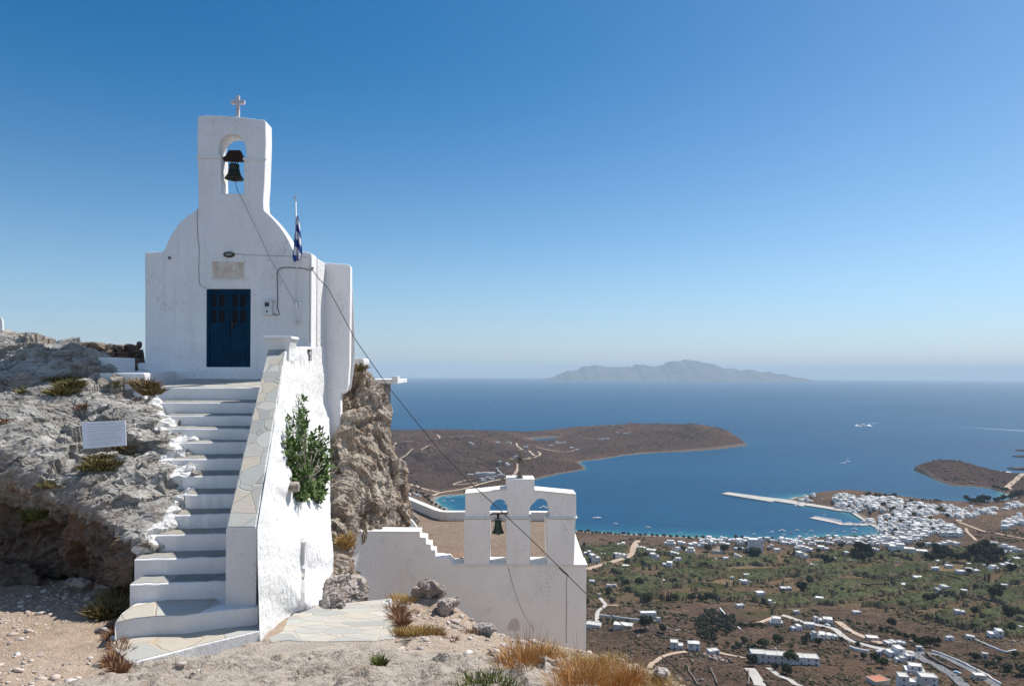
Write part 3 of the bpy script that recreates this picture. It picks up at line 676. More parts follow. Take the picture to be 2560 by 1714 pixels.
ctl = [(718, 866, 13.62), (739, 866, 14.2), (779, 868, 15.15), (790, 868, 15.5), (814, 868, 16.3), (814, 1000, 16.2), (814, 1105, 15.2), (814, 1200, 13.8), (814, 1300, 12.5), (817, 1400, 11.4), (811, 1514, 10.45),
       (716, 1530, 10.0), (690, 1565, 9.6), (645, 1400, 9.2), (648, 1500, 9.15), (652, 1619, 9.02), (748, 1350, 10.6), (764, 1350, 10.62), (748, 1505, 10.12), (764, 1505, 10.12), (735, 1430, 10.25), (700, 1430, 9.85), (785, 1420, 11.0),
       (705, 1200, 10.9), (760, 1200, 12.3), (680, 1320, 9.9), (735, 1300, 10.9), (790, 1300, 12.0), (719, 900, 13.5), (732, 900, 13.52), (738, 902, 14.0), (712, 1040, 12.3), (730, 1040, 12.35), (737, 1040, 12.9), (790, 1050, 15.1), (775, 1120, 13.9), (740, 1120, 12.6), (760, 980, 14.2)]
for i in range(9):
    t = i / 8; a = QA.lerp(QB, t); ctl.append((U0 + F * a.x / a.y, V0 - F * a.z / a.y, a.y))
rw = RBF([(c[0], c[1]) for c in ctl], [c[2] for c in ctl], 'lin', 100)
nr, nc = 230, 76; vv = np.linspace(866, 1625, nr)
ul_ = np.interp(vv, [866, 1318.7, 1400, 1500, 1625], [717.5, 643.5, 644, 647, 650])
ur_ = np.interp(vv, [866, 1105, 1300, 1400, 1440, 1514, 1531, 1566, 1625], [814, 814, 813, 818, 818, 811, 730, 700, 660])
U = ul_[:, None] + (ur_ - ul_)[:, None] * np.linspace(0, 1, nc)[None]; Vv = np.repeat(vv[:, None], nc, 1)
Yd = rw(np.stack([U.ravel(), Vv.ravel()], 1)).reshape(nr, nc)
G = raynp(U, Vv) * Yd[..., None]; Gf = G.reshape(-1, 3)
am = 0.028 * fbm(Gf * 1.6, 3) + 0.010 * fbm(Gf * np.array([9, 9, 5.5]), 3) + 0.006 * ridged(Gf * 19, 2)
edge = np.minimum(np.arange(nc)[None] / 4, 1) * np.ones((nr, 1)); am = am * edge.ravel()
for (x, y, r, a_) in [(712, 1140, 20, .10), (714, 1178, 18, .09), (710, 1215, 20, .08)]:
    am += a_ * np.exp(-(((U.ravel() - x) / r) ** 2 + ((Vv.ravel() - y) / r) ** 2) ** 1.5)
gr = ((U.ravel() > 742) & (U.ravel() < 770) & (Vv.ravel() > 1335) & (Vv.ravel() < 1520))
am = np.where(gr, 0.0, am)
Gf = Gf + am[:, None] * np.array([0.75, -0.65, 0.1])
# return surfaces: behind the right edge and down into the ground
G = Gf.reshape(nr, nc, 3); back = []
for off in ((0.0, 0.35), (-0.25, 0.9), (-0.9, 1.6)):
    b_ = G[:, -1:, :] + np.array([off[0], off[1], 0]); back.append(b_)
G = np.concatenate([G] + back, 1); bot = G[-1:].copy(); bot[..., 2] -= 0.5; G = np.concatenate([G, bot], 0)
rwall = npmesh('retaining_wall', G.reshape(-1, 3), gridfaces(nr + 1, nc + 3)[:, ::-1], m_rough, None, smooth=True, label='sunlit rough whitewashed retaining wall beneath the stair parapet and chapel', cat='wall')
# grey drain channel in the wall
a, b2 = P(750, 1512, 10.08), P(761.5, 1346, 10.5)
def strip(pts, wpx, Y0, Y1, name, m_, **k):
    V = []
    for (x, y) in pts:
        t = (y - 1346) / (1512 - 1346); Yy = Y0 + (Y1 - Y0) * t
        Yy = float(rw(np.array([[x, y]]))[0]) - 0.03
        V += [P(x - wpx, y, Yy), P(x + wpx, y, Yy), P(x + wpx, y, Yy + 0.08), P(x - wpx, y, Yy + 0.08)]
    Fs = []
    for i in range(len(pts) - 1):
        for q_ in range(4): Fs.append((i * 4 + q_, i * 4 + (q_ + 1) % 4, (i + 1) * 4 + (q_ + 1) % 4, (i + 1) * 4 + q_))
    Fs += [(0, 1, 2, 3), tuple(range(len(V) - 4, len(V)))[::-1]]
    return MB().add(V, Fs).build(name, m_, **k)
m_drain = simple('cement_grey', (0.55, 0.52, 0.49), 0.85, 0.1, 6, bumpd=0.01)
strip([(756, 1342), (756.5, 1355), (755, 1375), (755, 1400), (754, 1412)], 6.5, 10.48, 10.0, 'drain_channel', m_drain, parent=rwall)
strip([(755, 1420), (756, 1432), (756, 1442)], 7, 10.48, 10.0, 'drain_channel', m_drain, parent=rwall)
strip([(755, 1450), (755, 1480), (755, 1512)], 7, 10.48, 10.0, 'drain_channel', m_drain, parent=rwall)
# ================================================================== the lower church: bell wall and flat earth roof
YB = 15.0
church = empty('church', P(1300, 1410, YB), label='cream walled church below the chapel with a twin arched bell wall and flat earth roof', cat='church')
def wy(u): return YB - 0.5 * (max(0.0, 1000 - u) / 125) ** 2
def wallstrip(name, topline, botv, thick, m_, parent, bevel=0.0):
    us = sorted(set([t[0] for t in topline] + [875 + i * 12.0 for i in range(12)])); V = []
    def topv(u): return float(np.interp(u, [t[0] for t in topline], [t[1] for t in topline]))
    return us
# the base wall, its left end curving towards the rock
tl = [(874, 1327.6), (1049.5, 1329), (1050, 1341.5), (1065.0, 1343), (1065.5, 1358.5), (1077, 1360), (1077.5, 1375), (1087, 1376), (1088, 1392), (1109, 1393.5), (1110, 1394.5), (1160, 1394.5), (1466, 1411)]
V = []; Fs = []
us = []
for i, (u, v) in enumerate(tl):
    us.append((u, v))
    if i < len(tl) - 1 and tl[i + 1][0] - u > 14:
        n_ = int((tl[i + 1][0] - u) // 12)
        for k in range(1, n_): s = k / n_; us.append((u + (tl[i + 1][0] - u) * s, v + (tl[i + 1][1] - v) * s))
us = [(u, 1394.5 + 0 * u if False else v) if u <= 1125 else (u, 1411.0) for u, v in us]
us = sorted(us, key=lambda t: (t[0]))
zled = P(1300, 1410.5, YB).z
for (u, v) in us:
    Y = wy(u); t = P(u, v, Y)
    if u > 1125: t = Vector((t.x, Y, zled))
    b0 = Vector((t.x, t.y, -9.0)); V += [b0, t, t + Vector((0, 0.38, 0.0)), b0 + Vector((0, 0.38, 0))]
for i in range(len(us) - 1):
    for q_ in range(4): Fs.append((i * 4 + q_, (i + 1) * 4 + q_, (i + 1) * 4 + (q_ + 1) % 4, i * 4 + (q_ + 1) % 4))
Fs += [(0, 1, 2, 3), tuple(range(len(V) - 4, len(V)))[::-1]]
MB().add(V, Fs).build('base_wall', m_cream, church, bevel=0.006)
# light coping on the left part of the base wall
V = []
cop = [(u, v) for u, v in us if u < 1050]
for (u, v) in cop:
    Y = wy(u); t = P(u, v, Y); V += [t + Vector((0, -0.012, -0.025)), t + Vector((0, -0.012, 0.012)), t + Vector((0, 0.39, 0.012)), t + Vector((0, 0.39, -0.02))]
Fs = []
for i in range(len(cop) - 1):
    for q_ in range(4): Fs.append((i * 4 + q_, (i + 1) * 4 + q_, (i + 1) * 4 + (q_ + 1) % 4, i * 4 + (q_ + 1) % 4))
Fs += [(0, 1, 2, 3), tuple(range(len(V) - 4, len(V)))[::-1]]
MB().add(V, Fs).build('wall_coping', m_white, church)
pz = lambda pts, Y: [P(*Rh(x, y), Y) for x, y in pts]
Yb2 = YB + 0.012; TH = (-0.02, 0.50, 0)
o1 = pz([(266, 1404), (268, 868), (282, 862), (283, 604), (400, 592), (560, 578), (670, 566), (746, 557), (748, 432), (1060, 434), (1060, 566), (1200, 578), (1400, 595), (1525, 611), (1527, 860), (1520, 878), (1512, 1000), (1502, 1404)], Yb2)
hA = pz([(558, 1374), (564, 1150), (562, 866), (556, 800), (562, 745), (585, 706), (620, 672), (672, 657), (712, 670), (738, 697), (750, 722), (762, 780), (764, 840), (740, 866), (738, 1000), (748, 1200), (756, 1374)], Yb2)
hB = pz([(1012, 1374), (1016, 1150), (1018, 880), (994, 850), (1000, 790), (1015, 735), (1060, 690), (1085, 662), (1122, 650), (1160, 658), (1200, 684), (1218, 722), (1226, 780), (1238, 842), (1196, 870), (1192, 1000), (1198, 1200), (1202, 1374)], Yb2)
prism('bell_wall', [o1, hA, hB], TH, m_cream, church, bevel=0.012)
# cap slabs of the lower pillars and ledge under them
for (xa, xb) in ((266, 566), (726, 1026), (1186, 1540)):
    a, b2 = P(*Rh(xa, 882), YB), P(*Rh(xb, 862), YB)
    MB().box(a.x, b2.x, YB - 0.035, YB + 0.53, a.z + 0.015, b2.z).build('pillar_cap', m_cap, church, bevel=0.012)
for (xa, xb) in ((268, 562), (738, 1012), (1198, 1505)):   # thicker lower pillars
    a, b2 = P(*Rh(xa + 4, 1404), YB), P(*Rh(xb - 4, 884), YB)
    MB().box(a.x, b2.x, YB - 0.012, YB + 0.52, a.z, b2.z).build('pillar', m_cream, church, bevel=0.01)
a, b2 = P(*Rh(120, 1424), YB), P(*Rh(1645, 1400), YB)
MB().box(a.x, b2.x + 0.01, YB - 0.025, YB + 0.55, zled - 0.035, zled + 0.012).build('ledge', m_cap, church, bevel=0.01)
# weathered shoulder coping
for pts in ([(283, 604), (746, 557)], [(1060, 566), (1525, 611)]):
    (xa, ya), (xb, yb_) = pts; p0, p1 = P(*Rh(xa, ya), Yb2), P(*Rh(xb, yb_), Yb2)
    V = [p0 + Vector((0, -0.015, -0.01)), p0 + Vector((0, -0.015, 0.02)), p0 + Vector((-0.02, 0.52, 0.02)), p0 + Vector((-0.02, 0.52, -0.01))]
    V += [p1 + (v_ - p0) for v_ in V]
    MB().add(V, [(0, 1, 2, 3), (7, 6, 5, 4), (0, 4, 5, 1), (1, 5, 6, 2), (2, 6, 7, 3), (3, 7, 4, 0)]).build('shoulder_coping', m_cap, church)
# cracks as thin dark grooves
def crack(pts, z, Y, r, parent, name='crack'):
    return MB().tube([P(*z(x, y), Y) for x, y in pts], r, 4).build(name, simple('crack_dark', (0.22, 0.20, 0.19), 0.9), parent)
crack([(740, 1380), (760, 1420), (785, 1500), (800, 1560)], Rh, YB - 0.0, 0.006, church)
crack([(1450, 270), (1480, 400), (1520, 530), (1570, 660), (1640, 790), (1700, 880)], Ri, YB - 0.0, 0.006, church)
crack([(2022, 330), (2012, 420), (2014, 560), (2016, 700), (2010, 860), (2016, 1000)], Ri, YB - 0.0, 0.008, church)
# niche stain and arch mark low on the wall
q = [P(*Ri(x, y), YB - 0.004) for x, y in [(1440, 876), (1444, 820), (1470, 775), (1515, 750), (1545, 775), (1558, 820), (1558, 880)]]
prism('blocked_niche', [q], (0, 0.02, 0), plaster('niche_plaster', (0.66, 0.60, 0.53), 0.3, 1.0), church, bevel=0.006)
# roof
zr = -4.12
def at(u, v, z): return PZ(u, v, z)
pr_ = [at(1110, 1404, zr), Vector((1.45, 15.42, zr)), Vector((1.45, 19.9, zr)), at(1160, 1300, zr), at(1106, 1300, zr), at(1087, 1296, zr), at(1050, 1280, zr), at(1007, 1261, zr), Vector((-4.6, 22.3, zr)), Vector((-4.2, 17.5, zr)), Vector((-2.4, 15.42, zr))]
m_roof, t_, b_ = mat('roof_earth'); n_ = N(t_); pp = n_.pos()
f1 = n_.noise(pp, 1.1, 6, 0.65); f2 = n_.noise(pp, 14, 6, 0.75); f3 = n_.noise(n_.mapn(pp, (1, 1, 1)), 30, 4, 0.7)
c_ = n_.mix(n_.ramp(f1, [(0.3, 0), (0.7, 1)]), (0.25, 0.175, 0.13), (0.32, 0.24, 0.18))
c_ = n_.mix(n_.ramp(f2, [(0.52, 0), (0.68, 0.8)]), c_, (0.47, 0.39, 0.31)); c_ = n_.mix(n_.ramp(f3, [(0.3, 0.7), (0.45, 0)]), c_, (0.15, 0.10, 0.07))
t_.links.new(c_, b_.inputs['Base Color']); t_.links.new(n_.bump(f3, 0.05, 0.9, n_.bump(f2, 0.06)), b_.inputs['Normal'])
prism('roof', [pr_], (0, 0, -0.3), m_roof, church)
q = [P(*Rh(40, 1290), 15.5), P(*Rh(255, 1243), 15.9), P(*Rh(255, 1312), 15.46), P(*Rh(40, 1312), 15.46)]
prism('roof_ramp', [q], (0.0, 0.5, -0.15), m_terra, church)
# roof parapet
line_ = [(Vector((-4.6, 22.35, 0)), 0), ] 
tp = [PZ(985, 1256, zr), PZ(1007, 1261, zr), PZ(1050, 1280, zr), PZ(1087, 1296, zr), PZ(1100, 1299.5, zr), PZ(1118, 1301, zr), PZ(1160, 1300.5, zr), Vector((1.5, PZ(1160, 1300.5, zr).y, zr))]
zt_ = P(1130, 1276.5, 20.0).z
V = []; Fs = []
for i, p in enumerate(tp):
    d = (tp[min(i + 1, len(tp) - 1)] - tp[max(i - 1, 0)]).normalized(); nrm = Vector((-d.y, d.x, 0)) * 0.20
    if nrm.y < 0: nrm = -nrm
    V += [Vector((p.x, p.y, zr - 0.4)), Vector((p.x, p.y, zt_)), Vector((p.x, p.y, zt_)) + nrm, Vector((p.x, p.y, zr - 3.0)) + nrm]
for i in range(len(tp) - 1):
    for q_ in range(4): Fs.append((i * 4 + q_, (i + 1) * 4 + q_, (i + 1) * 4 + (q_ + 1) % 4, i * 4 + (q_ + 1) % 4))
Fs += [(0, 1, 2, 3), tuple(range(len(V) - 4, len(V)))[::-1]]
MB().add(V, Fs).build('roof_parapet', m_cap, church, bevel=0.012)
a = P(1466, 1411, YB)
q = [Vector((a.x, YB + 0.39, -9)), Vector((a.x, YB + 0.39, zled - 0.0)), Vector((a.x, 16.2, zled + 0.03)), Vector((a.x, 20.4, zt_ - 0.012)), Vector((a.x, 20.4, -9))]
prism('side_wall', [q], (-0.30, 0, 0), m_cap, church, bevel=0.01)
# its bell on an iron bar
y_ = YB + 0.26
tp2, bt2 = P(*Rh(650, 892), y_), P(*Rh(650, 1036), y_)
b2_ = bell('bell', tp2, tp2.z - bt2.z, (P(*Rh(722, 0), y_).x - P(*Rh(582, 0), y_).x) / 2, m_verd, 'green bronze bell hanging in the left arch of the lower bell wall')
MB().tube([P(*Rh(548, 826), y_), P(*Rh(770, 816), y_)], 0.014, 6).build('hanger_bar', m_iron, b2_)
MB().tube([P(*Rh(650, 824), y_), P(*Rh(650, 870), y_), tp2 + Vector((0, 0, 0.03))], [0.03, 0.02, 0.014], 6).build('hanger', m_iron, b2_)
cbz = P(*Rh(900, 425), YB + 0.3)
cs = empty('cross', cbz, label='heavy weathered stone cross on top of the lower bell wall', cat='cross')
MB().box(P(*Rh(879, 0), YB + .25).x, P(*Rh(919, 0), YB + .25).x, YB + 0.2, YB + 0.32, cbz.z - 0.02, P(*Rh(0, 100), YB + .25).z).build('upright', m_stonecross, cs, bevel=0.01)
MB().box(P(*Rh(777, 0), YB + .25).x, P(*Rh(1024, 0), YB + .25).x, YB + 0.205, YB + 0.315, P(*Rh(0, 246), YB + .25).z, P(*Rh(0, 202), YB + .25).z).build('crossbar', m_stonecross, cs, bevel=0.01)
mb = MB(); mb.tube([P(*Rh(866, 185), YB + .185), P(*Rh(900, 224), YB + .18), P(*Rh(935, 262), YB + .185)], 0.008, 5); mb.build('wire_tie', m_cable, cs)
mb = MB(); mb.tube([P(*Rh(935, 185), YB + .185), P(*Rh(900, 224), YB + .175), P(*Rh(866, 262), YB + .185)], 0.008, 5); mb.build('wire_tie', m_cable, cs)
a, b2 = P(*Rh(858, 412), YB + .1), P(*Rh(932, 396), YB + .1); MB().box(a.x, b2.x, YB + 0.1, YB + 0.36, cbz.z - 0.01, cbz.z + 0.05).build('foot', m_stonecross, cs, bevel=0.01)
# curved white wall end beside the rock
q = [P(*Rf(x, y), 15.6) for x, y in [(1480, 268), (1540, 258), (1580, 245), (1608, 218), (1616, 190), (1606, 160), (1625, 172), (1646, 200), (1664, 222), (1668, 268)]]
prism('wall_end', [q], (0, 0.08, 0), m_white, church, bevel=0.03)
# ================================================================== power cable across the view
cpts = [(1500, 228, 15.1), (1520, 258, 15.0), (1560, 310, 14.9)]
pts = [P(*Rb(x, y), Y) for x, y, Y in cpts]
for (x, y, Y) in [(750, 658, 14.85), (812, 775, 14.7), (885, 880, 14.6), (945, 955, 14.5), (1010, 1035, 14.4), (1070, 1098, 14.3), (1130, 1153, 14.2), (1213, 1231, 14.1), (1275, 1292, 14.0), (1340, 1356, 13.8), (1400, 1408, 13.5), (1450, 1450, 13.2), (1500, 1488, 13.0), (1545, 1527, 12.8), (1600, 1572, 12.6), (1680, 1640, 12.3)]:
    pts.append(DP(x, y, Y))
MB().tube(pts, 0.0085, 6).build('power_cable', m_cable, None, smooth=True, label='black power cable sagging from the chapel corner down past the lower bell wall', cat='cable')
mb = MB(); a = P(*Rb(1500, 214), 15.1); mb.tube([a + Vector((0, 0.12, 0)), a, a + Vector((0, 0, -0.05))], 0.014, 6)
mb.build('cable_hook', m_iron, None, label='iron hook holding the power cable at the chapel corner', cat='hook')
sp = []
for i in range(0, 40):
    t = i / 39; u, v = Ri(1940 + 90 * t, 262 + 78 * t); a = i * 1.3; sp.append(P(u, v, 13.85 - 0.1 * t) + Vector((0.016 * math.cos(a), 0.01 * math.sin(a), 0.016 * math.sin(a))))
MB().tube(sp, 0.006, 5).build('cable_joint', m_cable, None, label='taped joint wound round the power cable in front of the lower church', cat='cable joint')

def facets(p, size, amp, seed=0, squash=(1, 1, 1)):
    """random tilted planes inside jittered cells: broken faces with sharp steps between them"""
    q = p / size * np.asarray(squash); c0 = np.floor(q).astype(int); best = np.full(len(q), 1e9); out = np.zeros(len(q))
    for dx in (-1, 0, 1):
        for dy in (-1, 0, 1):
            for dz in (-1, 0, 1):
                c = c0 + (dx, dy, dz); h = (c[:, 0] * 73856093) ^ (c[:, 1] * 19349663) ^ (c[:, 2] * 83492791) ^ (seed * 7919)
                r = [(((h * k) >> 7) & 1023) / 1023.0 for k in (9973, 31337, 104729, 15485863, 32452843, 49979687)]
                f = c + np.stack([r[0], r[1], r[2]], 1); d = ((q - f) ** 2).sum(1); nn_ = np.stack([r[3] - .5, r[4] - .5, r[5] - .5], 1)
                val = ((q - f) * nn_).sum(1) * 1.6 + (r[3] + r[5] - 1) * 0.5; m = d < best; out = np.where(m, val, out); best = np.where(m, d, best)
    return out * amp
# ================================================================== near ground
g = []
def gp(x, y, Y): p = DP(x, y, Y); g.append((p.x, p.y, p.z))
def gw(x, y, z): g.append((x, y, z))
for a in [(0, 1568, 7.2), (120, 1568, 7.2), (250, 1560, 7.3), (0, 1500, 8.1), (120, 1500, 8.2), (220, 1500, 8.3), (0, 1440, 9.2), (120, 1430, 9.4), (220, 1430, 9.3), (0, 1370, 10.6), (120, 1360, 10.7), (220, 1350, 10.6),
          (285, 1532, 7.98), (400, 1512, 8.25), (500, 1496, 8.5), (600, 1482, 8.75), (270, 1568, 7.2), (400, 1550, 7.5), (520, 1530, 7.85), (400, 1575, 6.9), (620, 1466, 8.95), (700, 1462, 9.0), (800, 1460, 9.05), (905, 1452, 9.15),
          (600, 1520, 7.7), (700, 1500, 8.0), (850, 1490, 8.2), (1000, 1480, 8.4), (600, 1568, 6.7), (750, 1568, 6.5), (900, 1568, 6.4), (1050, 1568, 6.4), (1200, 1568, 6.5), (1100, 1520, 7.4), (1200, 1540, 6.9), (1260, 1568, 6.6),
          (1000, 1440, 9.4), (960, 1368, 10.9), (1000, 1366, 10.9), (1030, 1380, 10.8), (930, 1370, 10.9), (1060, 1400, 10.6), (1100, 1470, 9.0), (930, 1400, 10.3), (1000, 1400, 10.6), (900, 1375, 10.9), (830, 1380, 11.0), (760, 1390, 10.7), (1060, 1412, 10.6), (1130, 1448, 10.2), (1200, 1468, 10.0), (1280, 1480, 9.9), (1350, 1492, 9.6), (1200, 1510, 8.6), (1300, 1530, 8.3), (1400, 1540, 8.3), (1430, 1512, 8.8), (1490, 1530, 8.2), (1530, 1560, 7.6), (1400, 1575, 7.4)]: gp(*a)
for a in [(-2.8, 12.9, -4.4), (-1.7, 12.3, -4.6), (0, 12.2, -5.4), (1.2, 11.5, -5.4), (2.2, 10.5, -5.2), (3, 9, -4.8), (3.4, 7, -4.4), (4, 5, -4.0), (4, 12, -8), (0, 15, -8), (3, 15, -10), (6, 9, -8), (6, 15, -12), (6, 5, -6.5), (-4, 15, -5.5), (-6, 12.5, -3.5), (-9, 12, -3.3), (-11, 8, -3.2), (-11, 14, -3),
          (-6, 4, -2.2), (0, 4, -1.95), (3, 4, -2.6), (0, 1.5, -1.7), (-5, 1.5, -1.8), (4, 1.5, -2.4), (0, -2, -1.7), (-8, -2, -1.9), (6, -2, -3), (-8, 5.5, -2.6), (-3, 5.6, -2.42), (-5.5, 6.3, -2.75)]: gw(*a)
g = np.array(g); rg = RBF(g[:, :2], g[:, 2], 'lin', 3.0)
def gz(x, y):
    return float(rg(np.array([[x, y]]))[0])
def axis(a, b, fine_a, fine_b, s1, s2):
    out = []; x = a
    while x < b: out.append(x); x += s2 if fine_a < x < fine_b else s1
    return np.array(out)
xs = axis(-11.5, 7.5, -7.2, 3.4, 0.10, 0.030); ys = axis(-2, 16.0, 6.0, 12.2, 0.12, 0.030)
X, Yg = np.meshgrid(xs, ys); q = np.stack([X.ravel(), Yg.ravel()], 1); zg = rg(q)
p3 = np.stack([q[:, 0], q[:, 1], zg], 1)
# bare bedrock in front of the stair and along the bottom; loose gravel to the left and upper right
uu = U0 + F * q[:, 0] / np.maximum(q[:, 1], .1); vv_ = V0 - F * zg / np.maximum(q[:, 1], .1)
s1 = q[:, 0] + 0.25 * fbm(p3 * 1.5, 3)
rockm = ss(s1, -4.6, -4.1) * ss(-(q[:, 1] + 0.25 * fbm(p3 * 1.7 + 5, 3)), -9.35, -8.9)
rockm = np.maximum(rockm, ss(-(q[:, 1] + 0.3 * fbm(p3 * 2, 3)), -5.9, -5.2) * 0.8)
rockm *= 1 - 0.8 * ss(q[:, 0] - 0.35 * (q[:, 1] - 6.5), 0.6, 1.2) * (q[:, 1] > 6.2)
rockm *= 1 - 0.7 * ss(q[:, 1], 7.9, 8.4) * ss(q[:, 0], -1.6, -1.2)
R2 = np.array([[0.83, 0.55, 0], [-0.55, 0.83, 0], [0, 0, 1]])
ql = p3 @ R2.T
dz = rockm * (facets(p3 @ R2.T, 0.42, 0.07, 11, (0.7, 1.6, 1)) + facets(p3 @ R2.T, 0.15, 0.035, 12, (0.7, 1.6, 1)) + 0.07 * fbm(ql * np.array([0.9, 2.4, 1]), 4) + 0.075 * (ridged(ql * np.array([1.6, 5.0, 1]), 5, 0.6) - 0.5) + 0.03 * fbm(ql * np.array([7, 14, 7]), 4))
dz += (1 - rockm) * (0.035 * fbm(p3 * 1.6, 3) + 0.012 * fbm(p3 * 11, 4, 0.7))
near = ss(q[:, 1], 3.0, 5.0); p3[:, 2] += dz * near
# keep the built things clear
def keep_below(mask, z): p3[:, 2] = np.where(mask, np.minimum(p3[:, 2], z), p3[:, 2])
slab_z = z13 - 0.16
keep_below((q[:, 0] > p13[0].x - 0.15) & (q[:, 0] < -3.1) & (q[:, 1] > 8.05 + 0.16 * (q[:, 0] + 6)), z13 - 0.12)
keep_below((q[:, 0] > -5.2) & (q[:, 0] < -3.15) & (q[:, 1] > 8.75), z13 - 0.12)
zp0 = P(809, 1514, 10.35).z; tp0 = np.array([PZ(*Rf(x, y), zp0)[:2] for x, y in [(575, 1000), (640, 935), (700, 905), (860, 888), (1000, 870), (1210, 850), (1420, 830), (1440, 900), (1490, 1030), (1470, 1150), (1300, 1170), (1100, 1172), (900, 1176), (700, 1176), (520, 1172), (450, 1190), (430, 1160), (520, 1110)]])
def _in(poly, q_):
    a = poly; b = np.roll(poly, -1, 0); c = (a[None, :, 1] > q_[:, None, 1]) != (b[None, :, 1] > q_[:, None, 1])
    xx = a[None, :, 0] + (q_[:, None, 1] - a[None, :, 1]) * (b - a)[None, :, 0] / np.where((b - a)[:, 1] == 0, 1e-9, (b - a)[:, 1])[None]
    return (c & (q_[:, None, 0] < xx)).sum(1) % 2 == 1
keep_below(_in(tp0, q), zp0 - 0.05); keep_below((q[:, 1] > 8.25) & (q[:, 1] < 9.6) & (q[:, 0] > -3.0) & (q[:, 0] < -1.25), zp0 - 0.008)
mk_ = (q[:, 1] > 8.55) & (q[:, 1] < 9.5) & (q[:, 0] > -2.9) & (q[:, 0] < -1.3) & ~_in(tp0, q); p3[:, 2] = np.where(mk_, np.maximum(p3[:, 2], zp0 - 0.03), p3[:, 2])
m_ground, t_, b_ = mat('ground_earth'); n_ = N(t_); pp = n_.pos()
rk = n_.attr('rock')
f0 = n_.noise(pp, 0.9, 5, 0.6); f1 = n_.noise(pp, 5.5, 7, 0.7); f2 = n_.noise(pp, 34, 4, 0.7)
v1 = n_.vor(pp, 38, 'F1', 'Color'); v1d = n_.vor(pp, 38, 'F1', 'Distance'); vs1 = n_.xyz(v1)
gc = n_.mix(n_.ramp(f0, [(0.35, 0), (0.65, 1)]), (0.30, 0.225, 0.165), (0.355, 0.28, 0.215))
gc = n_.mix(n_.ramp(f1, [(0.45, 0), (0.7, 0.7)]), gc, (0.23, 0.165, 0.115))
st = n_.ramp(vs1[0], [(0.0, (0.26, 0.20, 0.17)), (0.25, (0.44, 0.35, 0.29)), (0.5, (0.52, 0.47, 0.42)), (0.75, (0.34, 0.30, 0.28)), (0.9, (0.62, 0.59, 0.55)), (1.0, (0.48, 0.28, 0.18))], 'CONSTANT')
gc = n_.mix(n_.math('MULTIPLY', n_.ramp(vs1[1], [(0.35, 0), (0.45, 0.9)]), n_.ramp(v1d, [(0.25, 1), (0.4, 0)])), gc, st)
qv = n_.mapn(pp, (1, 1, 1), (0, 0, R_(-33))); qq = n_.mapn(qv, (0.9, 3.0, 2.0))
k1 = n_.noise(qq, 2.1, 10, 0.7, 0.5); k2 = n_.noise(qq, 11, 8, 0.72); k3 = n_.noise(pp, 48, 4, 0.7)
rc = n_.mix(n_.ramp(k1, [(0.35, 0), (0.6, 1)]), (0.36, 0.305, 0.25), (0.475, 0.415, 0.35))
rc = n_.mix(n_.ramp(k2, [(0.30, 0.8), (0.44, 0)]), rc, (0.17, 0.125, 0.10)); rc = n_.mix(n_.ramp(k3, [(0.5, 0), (0.72, 0.7)]), rc, (0.56, 0.51, 0.46))
rc = n_.mix(n_.ramp(n_.noise(pp, 1.7, 7, 0.7), [(0.56, 0), (0.7, 0.45)]), rc, (0.36, 0.21, 0.12))
mixc = n_.mix(rk, gc, rc); t_.links.new(mixc, b_.inputs['Base Color']); b_.inputs['Roughness'].default_value = 0.95; b_.inputs['Specular IOR Level'].default_value = 0.1
h1 = n_.math('MULTIPLY', k1, rk); nb = n_.bump(h1, 0.09, 0.8); nb = n_.bump(n_.math('MULTIPLY', k2, rk), 0.025, 0.8, nb); nb = n_.bump(k3, 0.012, 0.8, nb); nb = n_.bump(v1d, -0.012, 0.6, nb)
t_.links.new(nb, b_.inputs['Normal'])
npmesh('ground', p3, gridfaces(len(ys), len(xs)), m_ground, None, smooth=True, attrs={'rock': rockm}, kind='structure')
gridz = p3[:, 2].reshape(len(ys), len(xs))
def gh(x, y):
    i = min(max(np.searchsorted(ys, y) - 1, 0), len(ys) - 2); j = min(max(np.searchsorted(xs, x) - 1, 0), len(xs) - 2)
    a = (x - xs[j]) / (xs[j + 1] - xs[j]); b = (y - ys[i]) / (ys[i + 1] - ys[i])
    return float((gridz[i, j] * (1 - a) + gridz[i, j + 1] * a) * (1 - b) + (gridz[i + 1, j] * (1 - a) + gridz[i + 1, j + 1] * a) * b)
def onground(x, y, Yg0=None):
    """ground point seen at display pixel (x, y)"""
    d = ray(x * 1.0931, y * 1.0931); t = 5.5
    while t < 15:
        if d[2] * t < gh(d[0] * t, t): break
        t += 0.02
    return Vector((d[0] * t, t, gh(d[0] * t, t)))
# pavement of the little terrace right of the wall
zp = P(809, 1514, 10.35).z
tq = [PZ(*Rf(x, y), zp) for x, y in [(575, 1000), (640, 935), (700, 905), (860, 888), (1000, 870), (1210, 850), (1420, 830), (1440, 900), (1470, 960), (1490, 1030), (1500, 1080), (1470, 1165), (1300, 1185), (1100, 1185), (900, 1190), (700, 1190), (560, 1178), (430, 1195), (410, 1160), (520, 1110)]]
prism('terrace_paving', [tq], (0, 0, -0.25), m_patio, None, bevel=0.008, kind='structure', label='irregular pale flagstone paving beside the retaining wall', cat='paving')
pvx = np.array([[p.x, p.y] for p in tq])
